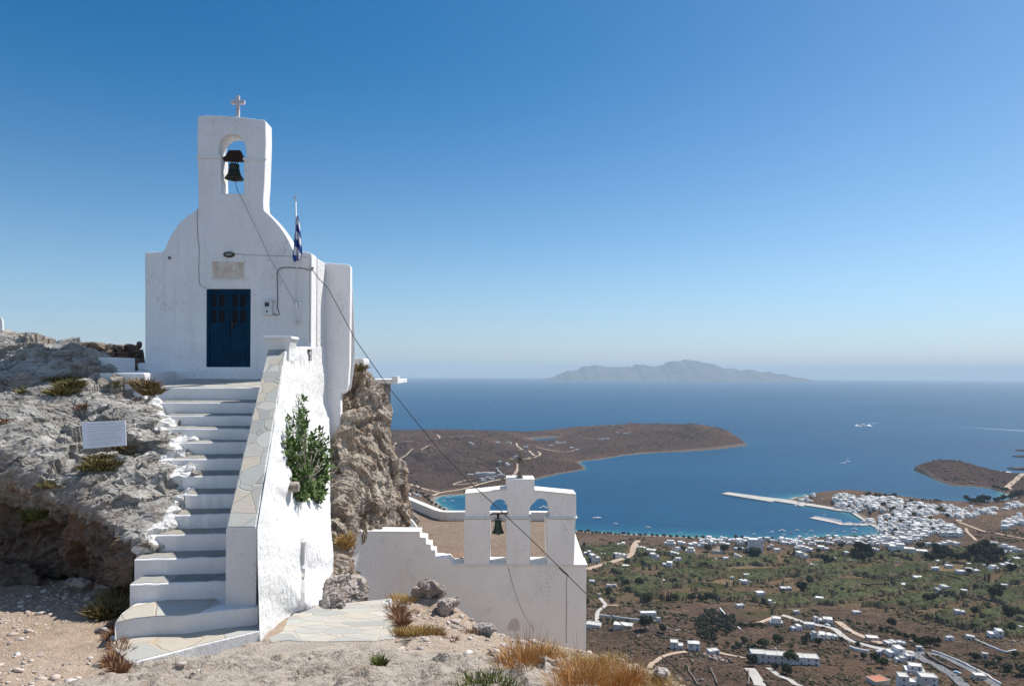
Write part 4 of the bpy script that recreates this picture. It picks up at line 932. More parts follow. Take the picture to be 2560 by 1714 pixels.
# pebbles: nobody could count them
npb = 5200; V = []; Fs = []
ico = bmesh.new(); bmesh.ops.create_icosphere(ico, subdivisions=1, radius=1); iv = np.array([v.co[:] for v in ico.verts]); ifc = np.array([[v.index for v in f.verts] for f in ico.faces]); ico.free()
allV = []; allF = []; colr = []
cnt = 0
px = rng.uniform(-7.6, 2.6, npb * 3); py = rng.uniform(6.2, 11.6, npb * 3)
for x, y in zip(px, py):
    if cnt >= npb: break
    j = np.searchsorted(xs, x) - 1; i = np.searchsorted(ys, y) - 1
    rk_ = rockm.reshape(len(ys), len(xs))[i, j]
    if rng.random() < rk_ * 0.93: continue
    if _in(tp0, np.array([[x, y]]))[0]: continue
    if -5.9 < x < -2.2 and y > 8.2 and not (x > -2.6 and y < 9.0): continue
    s = min(0.055, 0.008 * rng.pareto(2.1) + 0.008); z = gh(x, y)
    R = Matrix.Rotation(rng.uniform(0, 6.3), 3, 'Z') @ Matrix.Rotation(rng.uniform(-.4, .4), 3, 'X')
    sc = np.array([1.3, 0.9, 0.55]) * s; vv2 = (iv * (1 + rng.uniform(-.28, .28, (12, 1)) if len(iv) == 12 else iv) * sc) @ np.array(R).T + np.array([x, y, z + s * 0.15])
    allV.append(vv2); allF.append(ifc + 12 * cnt if len(iv) == 12 else ifc + len(iv) * cnt); colr.append(np.full(len(iv), rng.random())); cnt += 1
m_peb, t_, b_ = mat('pebble_stone'); n_ = N(t_)
cc_ = n_.ramp(n_.attr('tone'), [(0.0, (0.30, 0.25, 0.22)), (0.3, (0.46, 0.40, 0.35)), (0.55, (0.55, 0.50, 0.46)), (0.8, (0.36, 0.26, 0.20)), (0.93, (0.70, 0.67, 0.63)), (1.0, (0.45, 0.26, 0.17))])
t_.links.new(cc_, b_.inputs['Base Color']); b_.inputs['Roughness'].default_value = 0.9
npmesh('pebbles', np.concatenate(allV), np.concatenate(allF), m_peb, None, attrs={'tone': np.concatenate(colr)}, kind='stuff', label='loose pale pebbles and stone chips strewn over the earth', cat='pebbles')

# ================================================================== rocks
def px(pts): return [DP(x, y, Y) for x, y, Y in pts]
def disp_outcrop(p, n):
    Rr = np.array(Matrix.Rotation(R_(38), 3, 'Y') @ Matrix.Rotation(R_(20), 3, 'X')); q = p @ Rr.T
    w_ = q + 0.12 * np.stack([fbm(q * 1.3 + k * 9, 3) for k in range(3)], 1)
    d = 0.10 * fbm(p * 0.9, 3) + 0.08 * (ridged(q * np.array([0.8, 0.8, 2.6]), 4, 0.55) - 0.5) + facets(w_, 0.95, 0.24, 1, (0.8, 0.8, 1.5)) + facets(w_, 0.36, 0.11, 2, (0.8, 0.8, 1.7)) + facets(w_, 0.13, 0.040, 3, (0.8, 0.8, 1.6)) + 0.008 * fbm(p * 20, 2)
    return d + 0.05
oc = [
    px([(-230, 770, 14.8), (0, 790, 14.2), (100, 803, 14.1), (185, 800, 14.5), (228, 826, 14.3), (250, 866, 14.0), (300, 906, 13.6), (338, 934, 13.2), (352, 970, 12.9), (352, 990, 12.7), (-230, 950, 12.2), (0, 960, 12.1), (120, 960, 12.0), (-230, 1000, 16.5), (330, 1000, 16.2), (-230, 790, 17), (180, 830, 16.5)]),
    px([(-230, 940, 12.8), (0, 950, 12.5), (150, 900, 12.8), (330, 950, 12.8), (412, 1012, 12.5), (414, 1060, 12.0), (382, 975, 12.9), (-230, 1010, 11.1), (0, 1030, 11.0), (60, 1075, 10.9), (110, 1130, 10.75), (190, 1165, 10.7), (260, 1130, 10.8), (330, 1090, 11.2), (-230, 1050, 12.6), (100, 1190, 12.6), (390, 1120, 13.5)]),
    px([(260, 1085, 11.3), (350, 1065, 11.5), (418, 1070, 11.6), (432, 1125, 11.2), (424, 1165, 10.9), (392, 1205, 10.55), (358, 1250, 10.2), (300, 1255, 9.95), (250, 1195, 10.3), (205, 1165, 10.6), (200, 1120, 11.0), (340, 1320, 11.8), (200, 1330, 12.0), (400, 1200, 12.2)]),
]
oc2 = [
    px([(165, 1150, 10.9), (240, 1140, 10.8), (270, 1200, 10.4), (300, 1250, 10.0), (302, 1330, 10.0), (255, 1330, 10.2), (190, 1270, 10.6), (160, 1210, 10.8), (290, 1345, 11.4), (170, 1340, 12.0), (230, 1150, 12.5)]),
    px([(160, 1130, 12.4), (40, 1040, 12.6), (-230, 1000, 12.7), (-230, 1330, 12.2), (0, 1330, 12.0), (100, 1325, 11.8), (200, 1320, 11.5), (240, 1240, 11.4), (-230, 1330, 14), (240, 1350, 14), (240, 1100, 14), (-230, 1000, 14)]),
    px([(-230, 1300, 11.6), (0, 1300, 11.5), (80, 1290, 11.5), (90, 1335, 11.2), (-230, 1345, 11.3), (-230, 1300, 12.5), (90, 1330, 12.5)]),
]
def toward_steps(l):      # press the rock against the left ends of the steps
    out = []
    for p in l:
        u = (p.x / p.y * F + U0) / 1.0931
        out.append(p + Vector((0.13, 0, 0)) if u > 290 and p.z < -0.32 else (p + Vector((-0.05, 0, -0.10)) if u > 270 else p))
    return out
me = rock_mesh([toward_steps(c) for c in oc], 0.028, disp_outcrop)
vp = vcoords(me); dmin = np.full(len(vp), 9.0)
for a_, b_ in lends[1:]:
    a_, b_ = np.array(a_), np.array(b_); e_ = b_ - a_; t_ = np.clip(((vp - a_) @ e_) / (e_ @ e_), 0, 1); dv = vp - a_ - t_[:, None] * e_
    dv[:, 2] = np.where(dv[:, 2] < 0, dv[:, 2] * 0.55, dv[:, 2]); dmin = np.minimum(dmin, np.linalg.norm(dv, axis=1))
lm = 0.5 + (0.145 + 0.09 * fbm(vp * 3.0, 3) - dmin) * 4
at_ = me.attributes.new('lime', 'FLOAT', 'POINT'); at_.data.foreach_set('value', np.clip(lm, 0, 1).astype(np.float32))
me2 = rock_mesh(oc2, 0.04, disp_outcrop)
link('shaded_rock', me2, rockmat('brown_shade_rock', a=(0.20, 0.150, 0.110), bcol=(0.095, 0.068, 0.05), rust=0.5, rot=(0.35, 0.75, 0.3), scl=(1.2, 1.2, 3.4)), None, label='brown stained rock face recessed under the grey outcrop, painted darker for shade', cat='rock')  # brown base colour darkened further to put the overhang's shade into it
link('rock_outcrop', me, m_rock, None, label='large grey fractured rock outcrop left of the stair, carrying the plaque', cat='rock')
def disp_cliff(p, n):
    q = p * np.array([2.2, 1.6, 0.75])
    w_ = p + 0.15 * np.stack([fbm(p * 1.2 + k * 9, 3) for k in range(3)], 1)
    return 0.14 * fbm(p * 0.8, 3) + 0.10 * (ridged(q, 4, 0.55) - 0.5) + facets(w_, 0.7, 0.20, 4, (1.7, 1.7, 0.7)) + facets(w_, 0.24, 0.085, 5, (1.5, 1.5, 0.7)) + facets(w_, 0.10, 0.035, 6, (1.3, 1.3, 0.8)) + 0.008 * fbm(p * 20, 2) + 0.08
cl = [
    px([(800, 862, 17.3), (812, 850, 17.4), (834, 856, 17.4), (848, 885, 17.4), (868, 925, 17.4), (878, 1000, 17.2), (795, 1010, 16.5), (784, 905, 16.9), (796, 870, 19), (840, 870, 19), (878, 1000, 19)]),
    px([(765, 1020, 16.2), (800, 950, 16.6), (872, 950, 17.0), (888, 1010, 17.0), (905, 1050, 16.8), (918, 1110, 16.6), (926, 1180, 16.3), (940, 1225, 16.1), (800, 1225, 14.7), (752, 1150, 14.6), (750, 1080, 15.2), (800, 1000, 19), (925, 1225, 19), (750, 1225, 19)]),
    px([(750, 1060, 15.6), (790, 1060, 15.2), (800, 1180, 14.2), (795, 1260, 13.2), (788, 1320, 12.6), (745, 1330, 12.2), (742, 1200, 13.8), (740, 1100, 15.0), (745, 1360, 16), (790, 1360, 16), (790, 1080, 17)]),
    px([(820, 1120, 15.9), (890, 1120, 16.2), (928, 1180, 15.8), (950, 1212, 15.7), (952, 1260, 15.7), (820, 1260, 15.2), (810, 1180, 15.3), (936, 1260, 18), (820, 1260, 18), (850, 1120, 18)]),
    px([(742, 1290, 12.4), (785, 1280, 12.3), (792, 1330, 11.9), (780, 1362, 11.6), (742, 1375, 11.4), (742, 1375, 13), (790, 1372, 13)]),
]
me = rock_mesh(cl, 0.030, disp_cliff)
link('cliff_rock', me, m_cliff, None, label='brown and grey cliff face under the chapel, behind the fig bush', cat='rock')
def small_rock(name, pts, label, m_=None, vox=0.022, amp=0.04, **k):
    me = rock_mesh([pts], vox, lambda p, n: amp * (0.5 * fbm(p * 3.2, 3) + facets(p, 0.16, 1.3, 8) + facets(p, 0.06, 0.5, 9)))
    return link(name, me, m_ or m_boulder, None, label=label, cat='rock', **k)
def blk(x0, x1, y0, y1, Yf, depth, jig=0.12, seed=1, n=22, foot=None):
    """points of a rough block spanning the display-pixel box"""
    if (foot is None and y1 > 1330 and seed not in (18,)) and seed < 30: g0 = onground((x0 + x1) / 2, y1 - 3); Yf = g0.y - depth * 0.15
    r = np.random.default_rng(seed); out = []
    for i in range(n):
        a = r.normal(size=3); a /= np.abs(a).max() ** 0.6 * np.linalg.norm(a) ** 0.4; a = np.clip(a, -1, 1)
        Y = Yf + depth * (a[1] + 1) / 2; out.append(DP((x0 + x1) / 2 + a[0] * (x1 - x0) / 2, (y0 + y1) / 2 + a[2] * (y1 - y0) / 2, Y))
    return out
small_rock('boulder', px([(745, 1330, 10.9), (775, 1316, 11.0), (812, 1315, 11.0), (834, 1330, 10.9), (837, 1368, 10.75), (815, 1378, 10.65), (750, 1392, 10.4), (740, 1370, 10.6), (745, 1330, 11.8), (835, 1330, 11.8), (835, 1385, 11.8)]), 'rounded grey boulder between the white wall foot and the cream church wall', amp=0.05)
small_rock('boulder', px([(738, 1358, 10.5), (760, 1345, 10.5), (782, 1352, 10.4), (788, 1384, 10.25), (740, 1392, 10.25), (745, 1390, 11), (785, 1380, 11)]), 'low pinkish boulder at the corner of the terrace paving', amp=0.04)
small_rock('boulder', blk(960, 1019, 1324, 1372, 10.6, 0.5, seed=3), 'block shaped grey rock on the ground in front of the cream church wall', vox=0.02)
small_rock('boulder', blk(938, 972, 1340, 1372, 10.5, 0.25, seed=4), 'smooth pale pink stone leaning on the block shaped rock', vox=0.016, amp=0.012)
small_rock('boulder', blk(1000, 1052, 1368, 1412, 10.2, 0.5, seed=5), 'dark cracked rock right of the block shaped rock', vox=0.02)
small_rock('boulder', blk(1080, 1125, 1422, 1450, 9.7, 0.35, seed=6), 'flat grey stone on the crest near the church wall', vox=0.018)
small_rock('boulder', blk(1100, 1144, 1426, 1458, 9.45, 0.3, seed=7), 'pale overhanging stone on the crest in front of the arch mark', vox=0.018, m_=rockmat('pale_stone', a=(0.6, .57, .52), bcol=(.38, .33, .29), rust=0.1))
small_rock('boulder', blk(882, 900, 1366, 1392, 10.0, 0.16, seed=8), 'small limewashed stone at the corner of the terrace paving', vox=0.012, amp=0.01, m_=m_white)
small_rock('boulder', px([(1165, 1530, 7.5), (1215, 1508, 7.6), (1262, 1506, 7.6), (1290, 1530, 7.4), (1330, 1575, 6.9), (1310, 1600, 6.8), (1180, 1590, 6.7), (1160, 1560, 7.0), (1180, 1600, 7.9), (1330, 1600, 7.9), (1240, 1540, 8.2)]), 'large whitish weathered rock at the bottom edge left of the orange grass', vox=0.026, amp=0.07, m_=rockmat('whitish_rock', a=(0.55, .51, .46), bcol=(.30, .25, .22), rust=0.2))
small_rock('boulder', px([(1060, 1500, 7.8), (1110, 1495, 7.9), (1170, 1530, 7.6), (1200, 1552, 7.3), (1150, 1560, 7.1), (1080, 1535, 7.3), (1100, 1560, 8.2), (1190, 1560, 8.2)]), 'low pale ridge of rock between the dry grass and the large whitish rock', vox=0.026, amp=0.06, m_=rockmat('ridge_rock', a=(0.52, .48, .43), bcol=(.30, .25, .22), rust=0.2))
small_rock('boulder', blk(1498, 1532, 1524, 1566, 7.9, 0.3, seed=11), 'grey boulder at the right end of the near slope', vox=0.02, amp=0.03)
small_rock('boulder', blk(140, 215, 1320, 1358, 9.9, 0.35, seed=12), 'long pale stone lying at the edge of the shade below the outcrop', vox=0.018, amp=0.025)
small_rock('boulder', blk(212, 262, 1322, 1350, 10.0, 0.3, seed=14), 'brownish stone beside the long pale stone near the stair', vox=0.018, amp=0.025)
small_rock('stone', blk(216, 252, 1433, 1455, 8.9, 0.2, seed=15), 'flat slate coloured stone beside the lowest steps', vox=0.014, amp=0.015)
small_rock('stone', blk(722, 750, 1203, 1228, 11.2, 0.25, seed=17), 'second bare stone in the white wall, right under the fig bush', vox=0.014, amp=0.012) if False else None
# protruding grey stone in the wall beside the fig
small_rock('stone', blk(660, 686, 1100, 1126, 10.95, 0.3, seed=18), 'grey rounded stone sticking out of the white wall below the fig bush', vox=0.012, amp=0.008)
# brown dry-stone wall on top of the outcrop
drw = empty('dry_stone_wall', DP(255, 830, 16.8), label='low brown dry stone wall on the rock left of the chapel', cat='stone wall')
sid = 0; rs = np.random.default_rng(21)
for (x, y, wd_, hh) in [(190, 790, 42, 12), (222, 793, 40, 14), (250, 797, 30, 13), (270, 796, 26, 12), (300, 798, 40, 16), (318, 790, 10, 10), (205, 803, 44, 14), (245, 806, 36, 13), (285, 808, 40, 12), (315, 812, 22, 12), (235, 818, 46, 12), (275, 819, 44, 12), (312, 824, 26, 12), (265, 829, 50, 12), (316, 834, 26, 12), (255, 840, 60, 14), (300, 841, 50, 14)]:
    me = rock_mesh([blk(x - wd_ * .62, x + wd_ * .62, y - hh * .85, y + hh * .85, 16.5 + rs.uniform(-.03, .05), 0.5, seed=30 + sid, n=18)], 0.03, lambda p, n: 0.03 * fbm(p * 5, 4)); sid += 1
    o = link('wall_stone', me, m_brownstone, drw); wl(o)
q = [DP(192, 850, 16.7), DP(196, 792, 16.7), DP(310, 798, 16.7), DP(318, 850, 16.7)]
prism('core', [q], (0, 0.35, 0), m_brownstone, drw)
# white building corner at the far left
a = DP(-60, 845, 16.0); b2 = DP(7, 727, 16.0)
q = [DP(-60, 860, 16), DP(-60, 724, 16), DP(3, 725, 16), DP(6, 735, 16), DP(6, 800, 16), DP(4, 860, 16)]
prism('white_wall', [q], (-0.15, 0.25, 0), m_white, None, bevel=0.02, label='corner of a white wall at the far left edge above the outcrop', cat='wall')
# grey terrace and ledge behind the cliff
tb = empty('terrace_house', DP(860, 950, 19), label='grey walled house corner with a white projecting ledge behind the cliff', cat='house')
q = [DP(842, 962, 19.2), DP(842, 876, 19.2), DP(872, 877, 19.2), DP(872, 932, 19.2), DP(868, 955, 19.2)]
prism('wall', [q], (0, 1.5, 0), simple('old_grey_wall', (0.33, 0.29, 0.26), 0.9, 0.25, 4, bumpd=0.02), tb, bevel=0.02)
q = [DP(866, 948, 19.1), DP(873, 928, 19.1), DP(874, 935, 19.1), DP(868, 952, 19.1)]
prism('white_edge', [q], (0, 1.3, 0), m_white, tb)
a, b2 = DP(834, 877, 19.0), DP(906, 867, 19.0)
MB().box(a.x, b2.x, 18.9, 21.0, a.z, b2.z).build('ledge', m_white, tb, bevel=0.015)
a, b2 = DP(898, 877, 18.95), DP(911, 860, 18.95)
MB().box(a.x, b2.x, 18.85, 19.15, a.z - 0.003, b2.z).build('ledge_post', m_white, tb, bevel=0.01)
a, b2 = DP(845, 880, 19.1), DP(858, 876.5, 19.1); MB().box(a.x, b2.x, 19.0, 19.25, a.z, b2.z).build('bracket', m_brownstone, tb)
# information plaque on the outcrop
q0 = [DP(186, 965, 11.15), DP(287, 961, 11.35), DP(289, 1018, 11.28), DP(190, 1026, 11.08)]
pq = empty('plaque', q0[3], label='white rectangular information plaque with faint grey lines standing on the outcrop', cat='plaque')
nn = (q0[1] - q0[0]).cross(q0[3] - q0[0]).normalized()
if nn.y > 0: nn = -nn
prism('board', [q0], -nn * 0.03, m_plaqueb, pq, bevel=0.003)
def onp(s, t): return q0[0].lerp(q0[1], s).lerp(q0[3].lerp(q0[2], s), t) + nn * 0.0006
rr_ = np.random.default_rng(9); mb = MB()
for i, t in enumerate([0.10, 0.20, 0.28, 0.37, 0.46, 0.54, 0.63, 0.71, 0.80, 0.88]):
    s = 0.12 + rr_.uniform(0, 0.03); end = 0.78 + rr_.uniform(-0.08, 0.14)
    while s < end:
        l_ = rr_.uniform(0.02, 0.07); mb.add([onp(s, t - 0.012), onp(s + l_, t - 0.014), onp(s + l_, t + 0.012), onp(s, t + 0.014)], [(0, 1, 2, 3)]); s += l_ + 0.014
mb.build('lettering', m_ink, pq, fix=False)
# ================================================================== the bay far below
def seaz(x, y): return -H - (x * x + y * y) / (2 * 6.371e6)
def SL(u, v):                                     # sea-level point seen at (u, v), flat earth is near enough inside the bay
    d = ray(u, v); t = -H / d[2]; return (d[0] * t, t)
coast = [(-4000, 2900), (-1500, 2750)]
for (u, Y) in [(700, 2760), (1100, 2800), (1290, 2860)]: coast.append(((u - U0) / F * Y, Y))
for (u, Y) in [(1430, 3150), (1600, 3200), (1750, 2950), (1850, 2640)]: coast.append(((u - U0) / F * Y, Y))
for (u, v) in [(1871, 1112.5), (1840, 1117), (1800, 1122), (1761, 1125), (1700, 1129), (1640, 1131), (1600, 1134), (1560, 1138), (1500, 1148), (1460, 1152), (1449, 1156), (1462, 1166), (1464, 1173), (1440, 1178), (1400, 1184), (1375, 1190), (1339, 1199), (1300, 1208), (1250, 1218), (1160, 1236), (1110, 1239), (1093, 1243), (1086, 1249), (1096, 1261), (1115, 1270), (1150, 1285), (1250, 1306), (1350, 1319), (1443, 1326), (1500, 1330), (1560, 1334), (1650, 1338), (1750, 1343), (1840, 1346), (1900, 1349), (1960, 1350), (2010, 1344), (2080, 1342), (2150, 1342), (2190, 1336), (2214, 1325), (2205, 1318), (2179, 1310), (2150, 1292), (2124, 1279), (2070, 1270), (2020, 1262), (1976, 1253), (1972, 1248), (1985, 1243), (2017, 1238), (2070, 1232), (2113, 1231), (2160, 1234), (2220, 1240), (2271, 1247), (2330, 1253), (2391, 1255), (2450, 1254), (2500, 1251), (2524, 1247), (2528, 1241), (2520, 1236), (2500, 1229), (2476, 1221), (2434, 1216), (2391, 1215), (2370, 1211), (2349, 1204), (2325, 1194), (2307, 1186), (2292, 1179), (2281, 1174), (2300, 1167), (2340, 1162), (2390, 1163), (2440, 1172), (2480, 1180), (2530, 1185), (2570, 1186), (2620, 1180), (2680, 1172), (2760, 1165)]:
    coast.append(SL(u, v))
coast += [(3000, 1900), (4000, 1800), (4200, -900), (-4200, -900)]
coast = np.array(coast)
lagoon = np.array([SL(*Rn(x, y)) for x, y in [(862, 258), (905, 268), (950, 274), (985, 270), (1012, 262), (1060, 252), (1105, 240), (1150, 233), (1200, 224), (1150, 227), (1090, 229), (1020, 234), (950, 241), (905, 250)]])
def sdf(poly, q, chunk=20000):
    """signed distance to a polygon, positive inside"""
    a = poly; b = np.roll(poly, -1, 0); e = b - a; ll = (e ** 2).sum(1); out = np.empty(len(q))
    for i in range(0, len(q), chunk):
        p = q[i:i + chunk]; w_ = p[:, None] - a[None]; t = np.clip((w_ * e).sum(2) / ll, 0, 1)
        d = np.sqrt(((w_ - e * t[..., None]) ** 2).sum(2).min(1))
        c = (a[None, :, 1] > p[:, None, 1]) != (b[None, :, 1] > p[:, None, 1])
        with np.errstate(divide='ignore', invalid='ignore'):
            xx = a[None, :, 0] + (p[:, None, 1] - a[None, :, 1]) * e[None, :, 0] / np.where(e[None, :, 1] == 0, 1e-9, e[None, :, 1])
        ins = (c & (p[:, None, 0] < xx)).sum(1) % 2 == 1
        out[i:i + chunk] = np.where(ins, d, -d)
    return out
hc = []
def hp(u, v, Y):
    d = ray(u, v); hc.append((d[0] * Y, Y, d[2] * Y + H))
for a in [(1500, 1366, 1010), (1750, 1366, 1010), (1990, 1366, 1000), (2250, 1366, 985), (1500, 1420, 870), (1900, 1420, 870), (2300, 1420, 870), (1500, 1483, 750), (1900, 1483, 750), (2300, 1483, 755), (2540, 1483, 765), (1500, 1600, 545), (1900, 1600, 555), (2300, 1600, 560), (2560, 1590, 580), (1600, 1560, 560), (1750, 1714, 395), (2100, 1714, 415), (2500, 1714, 430), (2000, 1640, 480), (2060, 1600, 540),
          (2500, 1330, 1060), (2560, 1360, 910), (2450, 1330, 1085), (2560, 1420, 840), (2600, 1300, 1150), (2560, 1290, 1190), (2200, 1290, 1200), (2113, 1231, 1395), (2030, 1240, 1400), (2180, 1238, 1390), (2080, 1262, 1310), (2350, 1300, 1160), (2250, 1262, 1310), (2450, 1275, 1270), (2339, 1156.5, 1790), (2391, 1156, 1800), (2440, 1166, 1800), (2500, 1178, 1770), (2420, 1195, 1690), (2560, 1187, 1740), (2550, 1215, 1590),
          (1585, 1057, 2720), (1540, 1061, 2700), (1640, 1062, 2700), (1720, 1062, 2640), (1745, 1066, 2600), (1800, 1083, 2540), (1840, 1098, 2500), (1490, 1070, 2700), (1450, 1078, 2700), (1600, 1100, 2450), (1700, 1100, 2420), (1560, 1120, 2300), (1300, 1080, 2780), (1360, 1079, 2780), (1420, 1088, 2800), (1230, 1078, 2600), (1190, 1077, 2580), (1093, 1077, 2560), (966, 1085, 2500), (1000, 1081, 2520), (1166, 1092, 2180), (1210, 1094, 2190), (1120, 1097, 2180), (1250, 1110, 2150),
          (984, 1202, 1640), (1050, 1150, 1900), (1250, 1150, 1870), (1250, 1180, 1720), (1330, 1150, 1960), (1400, 1150, 1990), (1340, 1122, 2230), (1400, 1112, 2350), (1300, 1130, 2110), (1050, 1200, 1640), (1160, 1200, 1640), (1400, 1170, 1880), (1450, 1100, 2500)]: hp(*a)
for a in [(0, 16, 240), (0, 40, 222), (0, 100, 178), (100, 200, 138), (0, 300, 100), (300, 300, 104), (-300, 300, 112), (-200, 100, 190), (200, 60, 185), (60, 30, 215), (-600, 800, 25), (-700, 1400, 30), (-1500, 2000, 40), (-400, 2000, 40), (900, 500, 70), (1400, 900, 60), (2000, 600, 80), (2200, 1500, 40), (0, 600, 38), (-300, 600, 50), (-100, -300, 200), (1500, -300, 150), (-1500, -300, 150), (-2500, 1000, 60), (-10, 20, 238), (-40, 20, 238), (0, 950, 8), (-150, 1100, 6), (3500, 1000, 60), (-3500, 2500, 40)]: hc.append(a)
hc = np.array(hc); rh = RBF(hc[:, :2], hc[:, 2], 'lin', 1000)
def smooth_rbf(q): return rh(q)
def landh(q, detail=True):
    q = np.asarray(q, float); h = rh(q); Y = q[:, 1]
    s = sdf(coast, q); sl__ = sdf(lagoon, q); s = np.minimum(s, -sl__)
    p = np.concatenate([q, np.zeros((len(q), 1))], 1)
    if detail:
        far = ss(Y, 1250, 1500); rough = np.maximum(far * 1.0, 0.12 * ss(q[:, 1], 900, 600) + 0.0)
        near_ = ss(-Y, -640, -300)
        h = h + far * ((ridged(p / 300, 5, 0.55) - 0.72) * 30 + 8.0 * fbm(p / 60, 4, 0.6)) * ss(s, 20, 160) * (0.12 + 0.88 * ss(-sl__, 150, 650))
        h = h + near_ * (5.0 * fbm(p / 80, 5, 0.55) + 3.0 * (ridged(p / 45, 4) - 0.6))
        h = h + 0.7 * fbm(p / 40, 3)
    h = np.maximum(h, 1.2 + 0.5 * fbm(p / 30, 2) if detail else 1.5)
    # rocky bluff along the open coast, gentle beach elsewhere
    bluff = ss(q[:, 1], 1480, 1560)
    ramp_ = ss(s, 0, 40) * (1 - bluff) + bluff * (0.35 * ss(s, 0, 8) + 0.65 * ss(s, 0, 55))
    h = np.where(s > 0, np.maximum(h * ramp_, 0.15 + 0.03 * np.minimum(s, 40)), -3.0 - 0.02 * np.minimum(-s, 300))
    h = h + np.where((s > 0) & (s < 120), bluff * ss(s, 0, 10) * (2.5 * ridged(p / 18, 4, 0.6)), 0)
    return h - (q ** 2).sum(1) / (2 * 6.371e6), s
# polar grid of ground, finer where the view falls on it
th = np.concatenate([np.linspace(-175, -24, 60), np.linspace(-23.5, -11, 30), np.linspace(-10.8, 36.2, 860), np.linspace(37, 90, 30), np.linspace(93, 182, 30)])
rr = np.concatenate([np.geomspace(13, 360, 60), np.geomspace(363, 1600, 520), np.geomspace(1605, 3300, 260), np.geomspace(3350, 5200, 12)])
T, Rr = np.meshgrid(np.radians(th), rr); ql = np.stack([(Rr * np.sin(T)).ravel(), (Rr * np.cos(T)).ravel()], 1)
hl, sl2 = landh(ql)
LV = np.stack([ql[:, 0], ql[:, 1], hl - H], 1)
# ground cover: green valley floor, bare fields, rocky slopes
pl = np.concatenate([ql, np.zeros((len(ql), 1))], 1)
uL = U0 + F * LV[:, 0] / np.maximum(LV[:, 1], 1); vL = V0 - F * LV[:, 2] / np.maximum(LV[:, 1], 1)
def inpoly(poly, q): return sdf(np.asarray(poly, float), q) > 0
valley = [DP(x, y, 1)[:] for x, y in []]
def worldpoly(pts): return np.array([SLh(x * 1.0931, y * 1.0931) for x, y in pts])
def SLh(u, v, it=8):                                      # land point seen at a pixel
    d = ray(u, v); t = -(H - 12) / d[2]
    for _ in range(it):
        h = rh(np.array([[d[0] * t, t]]))[0]; t = -(H - max(h, 1.5)) / d[2]
    return (d[0] * t, t)
vpoly = worldpoly([(1322, 1240), (1420, 1248), (1600, 1262), (1800, 1262), (1960, 1250), (2080, 1262), (2200, 1255), (2360, 1275), (2420, 1290), (2420, 1520), (2342, 1478), (2230, 1450), (2120, 1420), (1990, 1395), (1880, 1385), (1800, 1412), (1700, 1408), (1620, 1370), (1560, 1375), (1440, 1382), (1345, 1378), (1300, 1340)])
vs_ = sdf(vpoly, ql); vmask = ss(vs_ + 30 * fbm(pl / 90, 3), -25, 25)
npmesh('land', LV, gridfaces(len(rr), len(th))[:, ::-1], None, None, smooth=True, attrs={'valley': vmask, 'shore': np.clip(sl2 / 100, -1, 1) * 1.0, 'rocky': ss(ql[:, 1], 1490, 1540)}, kind='structure')
land = bpy.data.objects['land']
m_land, t_, b_ = mat('land_cover'); n_ = N(t_); pp = n_.pos(); xyz = n_.xyz(pp)
va = n_.attr('valley'); sh = n_.attr('shore'); km = n_.mapn(pp, (0.001, 0.001, 0.001))
a1 = n_.noise(km, 6, 6, 0.65); a2 = n_.noise(km, 42, 6, 0.68); a3 = n_.noise(km, 240, 5, 0.7); a4 = n_.noise(km, 900, 3, 0.7)
fieldv = n_.n('ShaderNodeTexVoronoi', {'Vector': n_.mapn(km, (1, 1.9, 0), (0, 0, 0.6)), 'Scale': 17.0, 'Randomness': 0.85})
fs = n_.xyz(fieldv.outputs['Color'])
hillc = n_.mix(n_.ramp(a2, [(0.35, 0), (0.65, 1)]), (0.120, 0.088, 0.072), (0.185, 0.135, 0.105))
hillc = n_.mix(n_.ramp(a3, [(0.42, 0.8), (0.55, 0)]), hillc, (0.060, 0.052, 0.040))
hillc = n_.mix(n_.ramp(a1, [(0.5, 0), (0.68, 0.55)]), hillc, (0.25, 0.17, 0.12))
outcr = n_.math('MULTIPLY', n_.ramp(n_.noise(km, 60, 7, 0.7), [(0.60, 0), (0.68, 0.9)]), n_.ramp(a4, [(0.4, 0.3), (0.6, 1)]))
hillc = n_.mix(outcr, hillc, (0.33, 0.275, 0.23))
terr = n_.n('ShaderNodeTexWave', {'Vector': n_.mapn(pp, (0, 0, 1)), 'Scale': 0.11, 'Distortion': 6.0, 'Detail': 4, 'Detail Scale': 0.02}, bands_direction='Z').outputs['Fac']
hillc = n_.mix(n_.math('MULTIPLY', n_.ramp(terr, [(0.0, 0.45), (0.12, 0)]), n_.ramp(a1, [(0.45, 0), (0.55, 1)])), hillc, (0.10, 0.08, 0.065))
fieldc = n_.ramp(fs[0], [(0.0, (0.155, 0.110, 0.080)), (0.18, (0.215, 0.150, 0.105)), (0.34, (0.098, 0.092, 0.046)), (0.50, (0.125, 0.105, 0.062)), (0.64, (0.060, 0.068, 0.030)), (0.80, (0.175, 0.122, 0.088)), (0.92, (0.26, 0.19, 0.13))], 'CONSTANT')
fieldc = n_.mix(n_.ramp(a3, [(0.35, 0.7), (0.6, 0)]), fieldc, (0.070, 0.064, 0.036))
fieldc = n_.mix(n_.ramp(a4, [(0.5, 0), (0.7, 0.4)]), fieldc, (0.24, 0.19, 0.13))
rkk = n_.attr('rocky'); hillc = n_.mix(rkk, hillc, n_.mix(1.0, hillc, (0.68, 0.66, 0.70), 'MULTIPLY')); hillc = n_.mix(n_.math('MULTIPLY', rkk, n_.ramp(n_.noise(km, 9, 6, 0.65), [(0.42, 0), (0.6, 0.55)])), hillc, (0.055, 0.046, 0.044))
hillc = n_.mix(rkk, n_.mix(1.0, hillc, (1.20, 1.20, 1.14), 'MULTIPLY'), hillc); fieldc = n_.mix(1.0, fieldc, (1.18, 1.24, 1.12), 'MULTIPLY')
cov = n_.mix(va, hillc, fieldc)
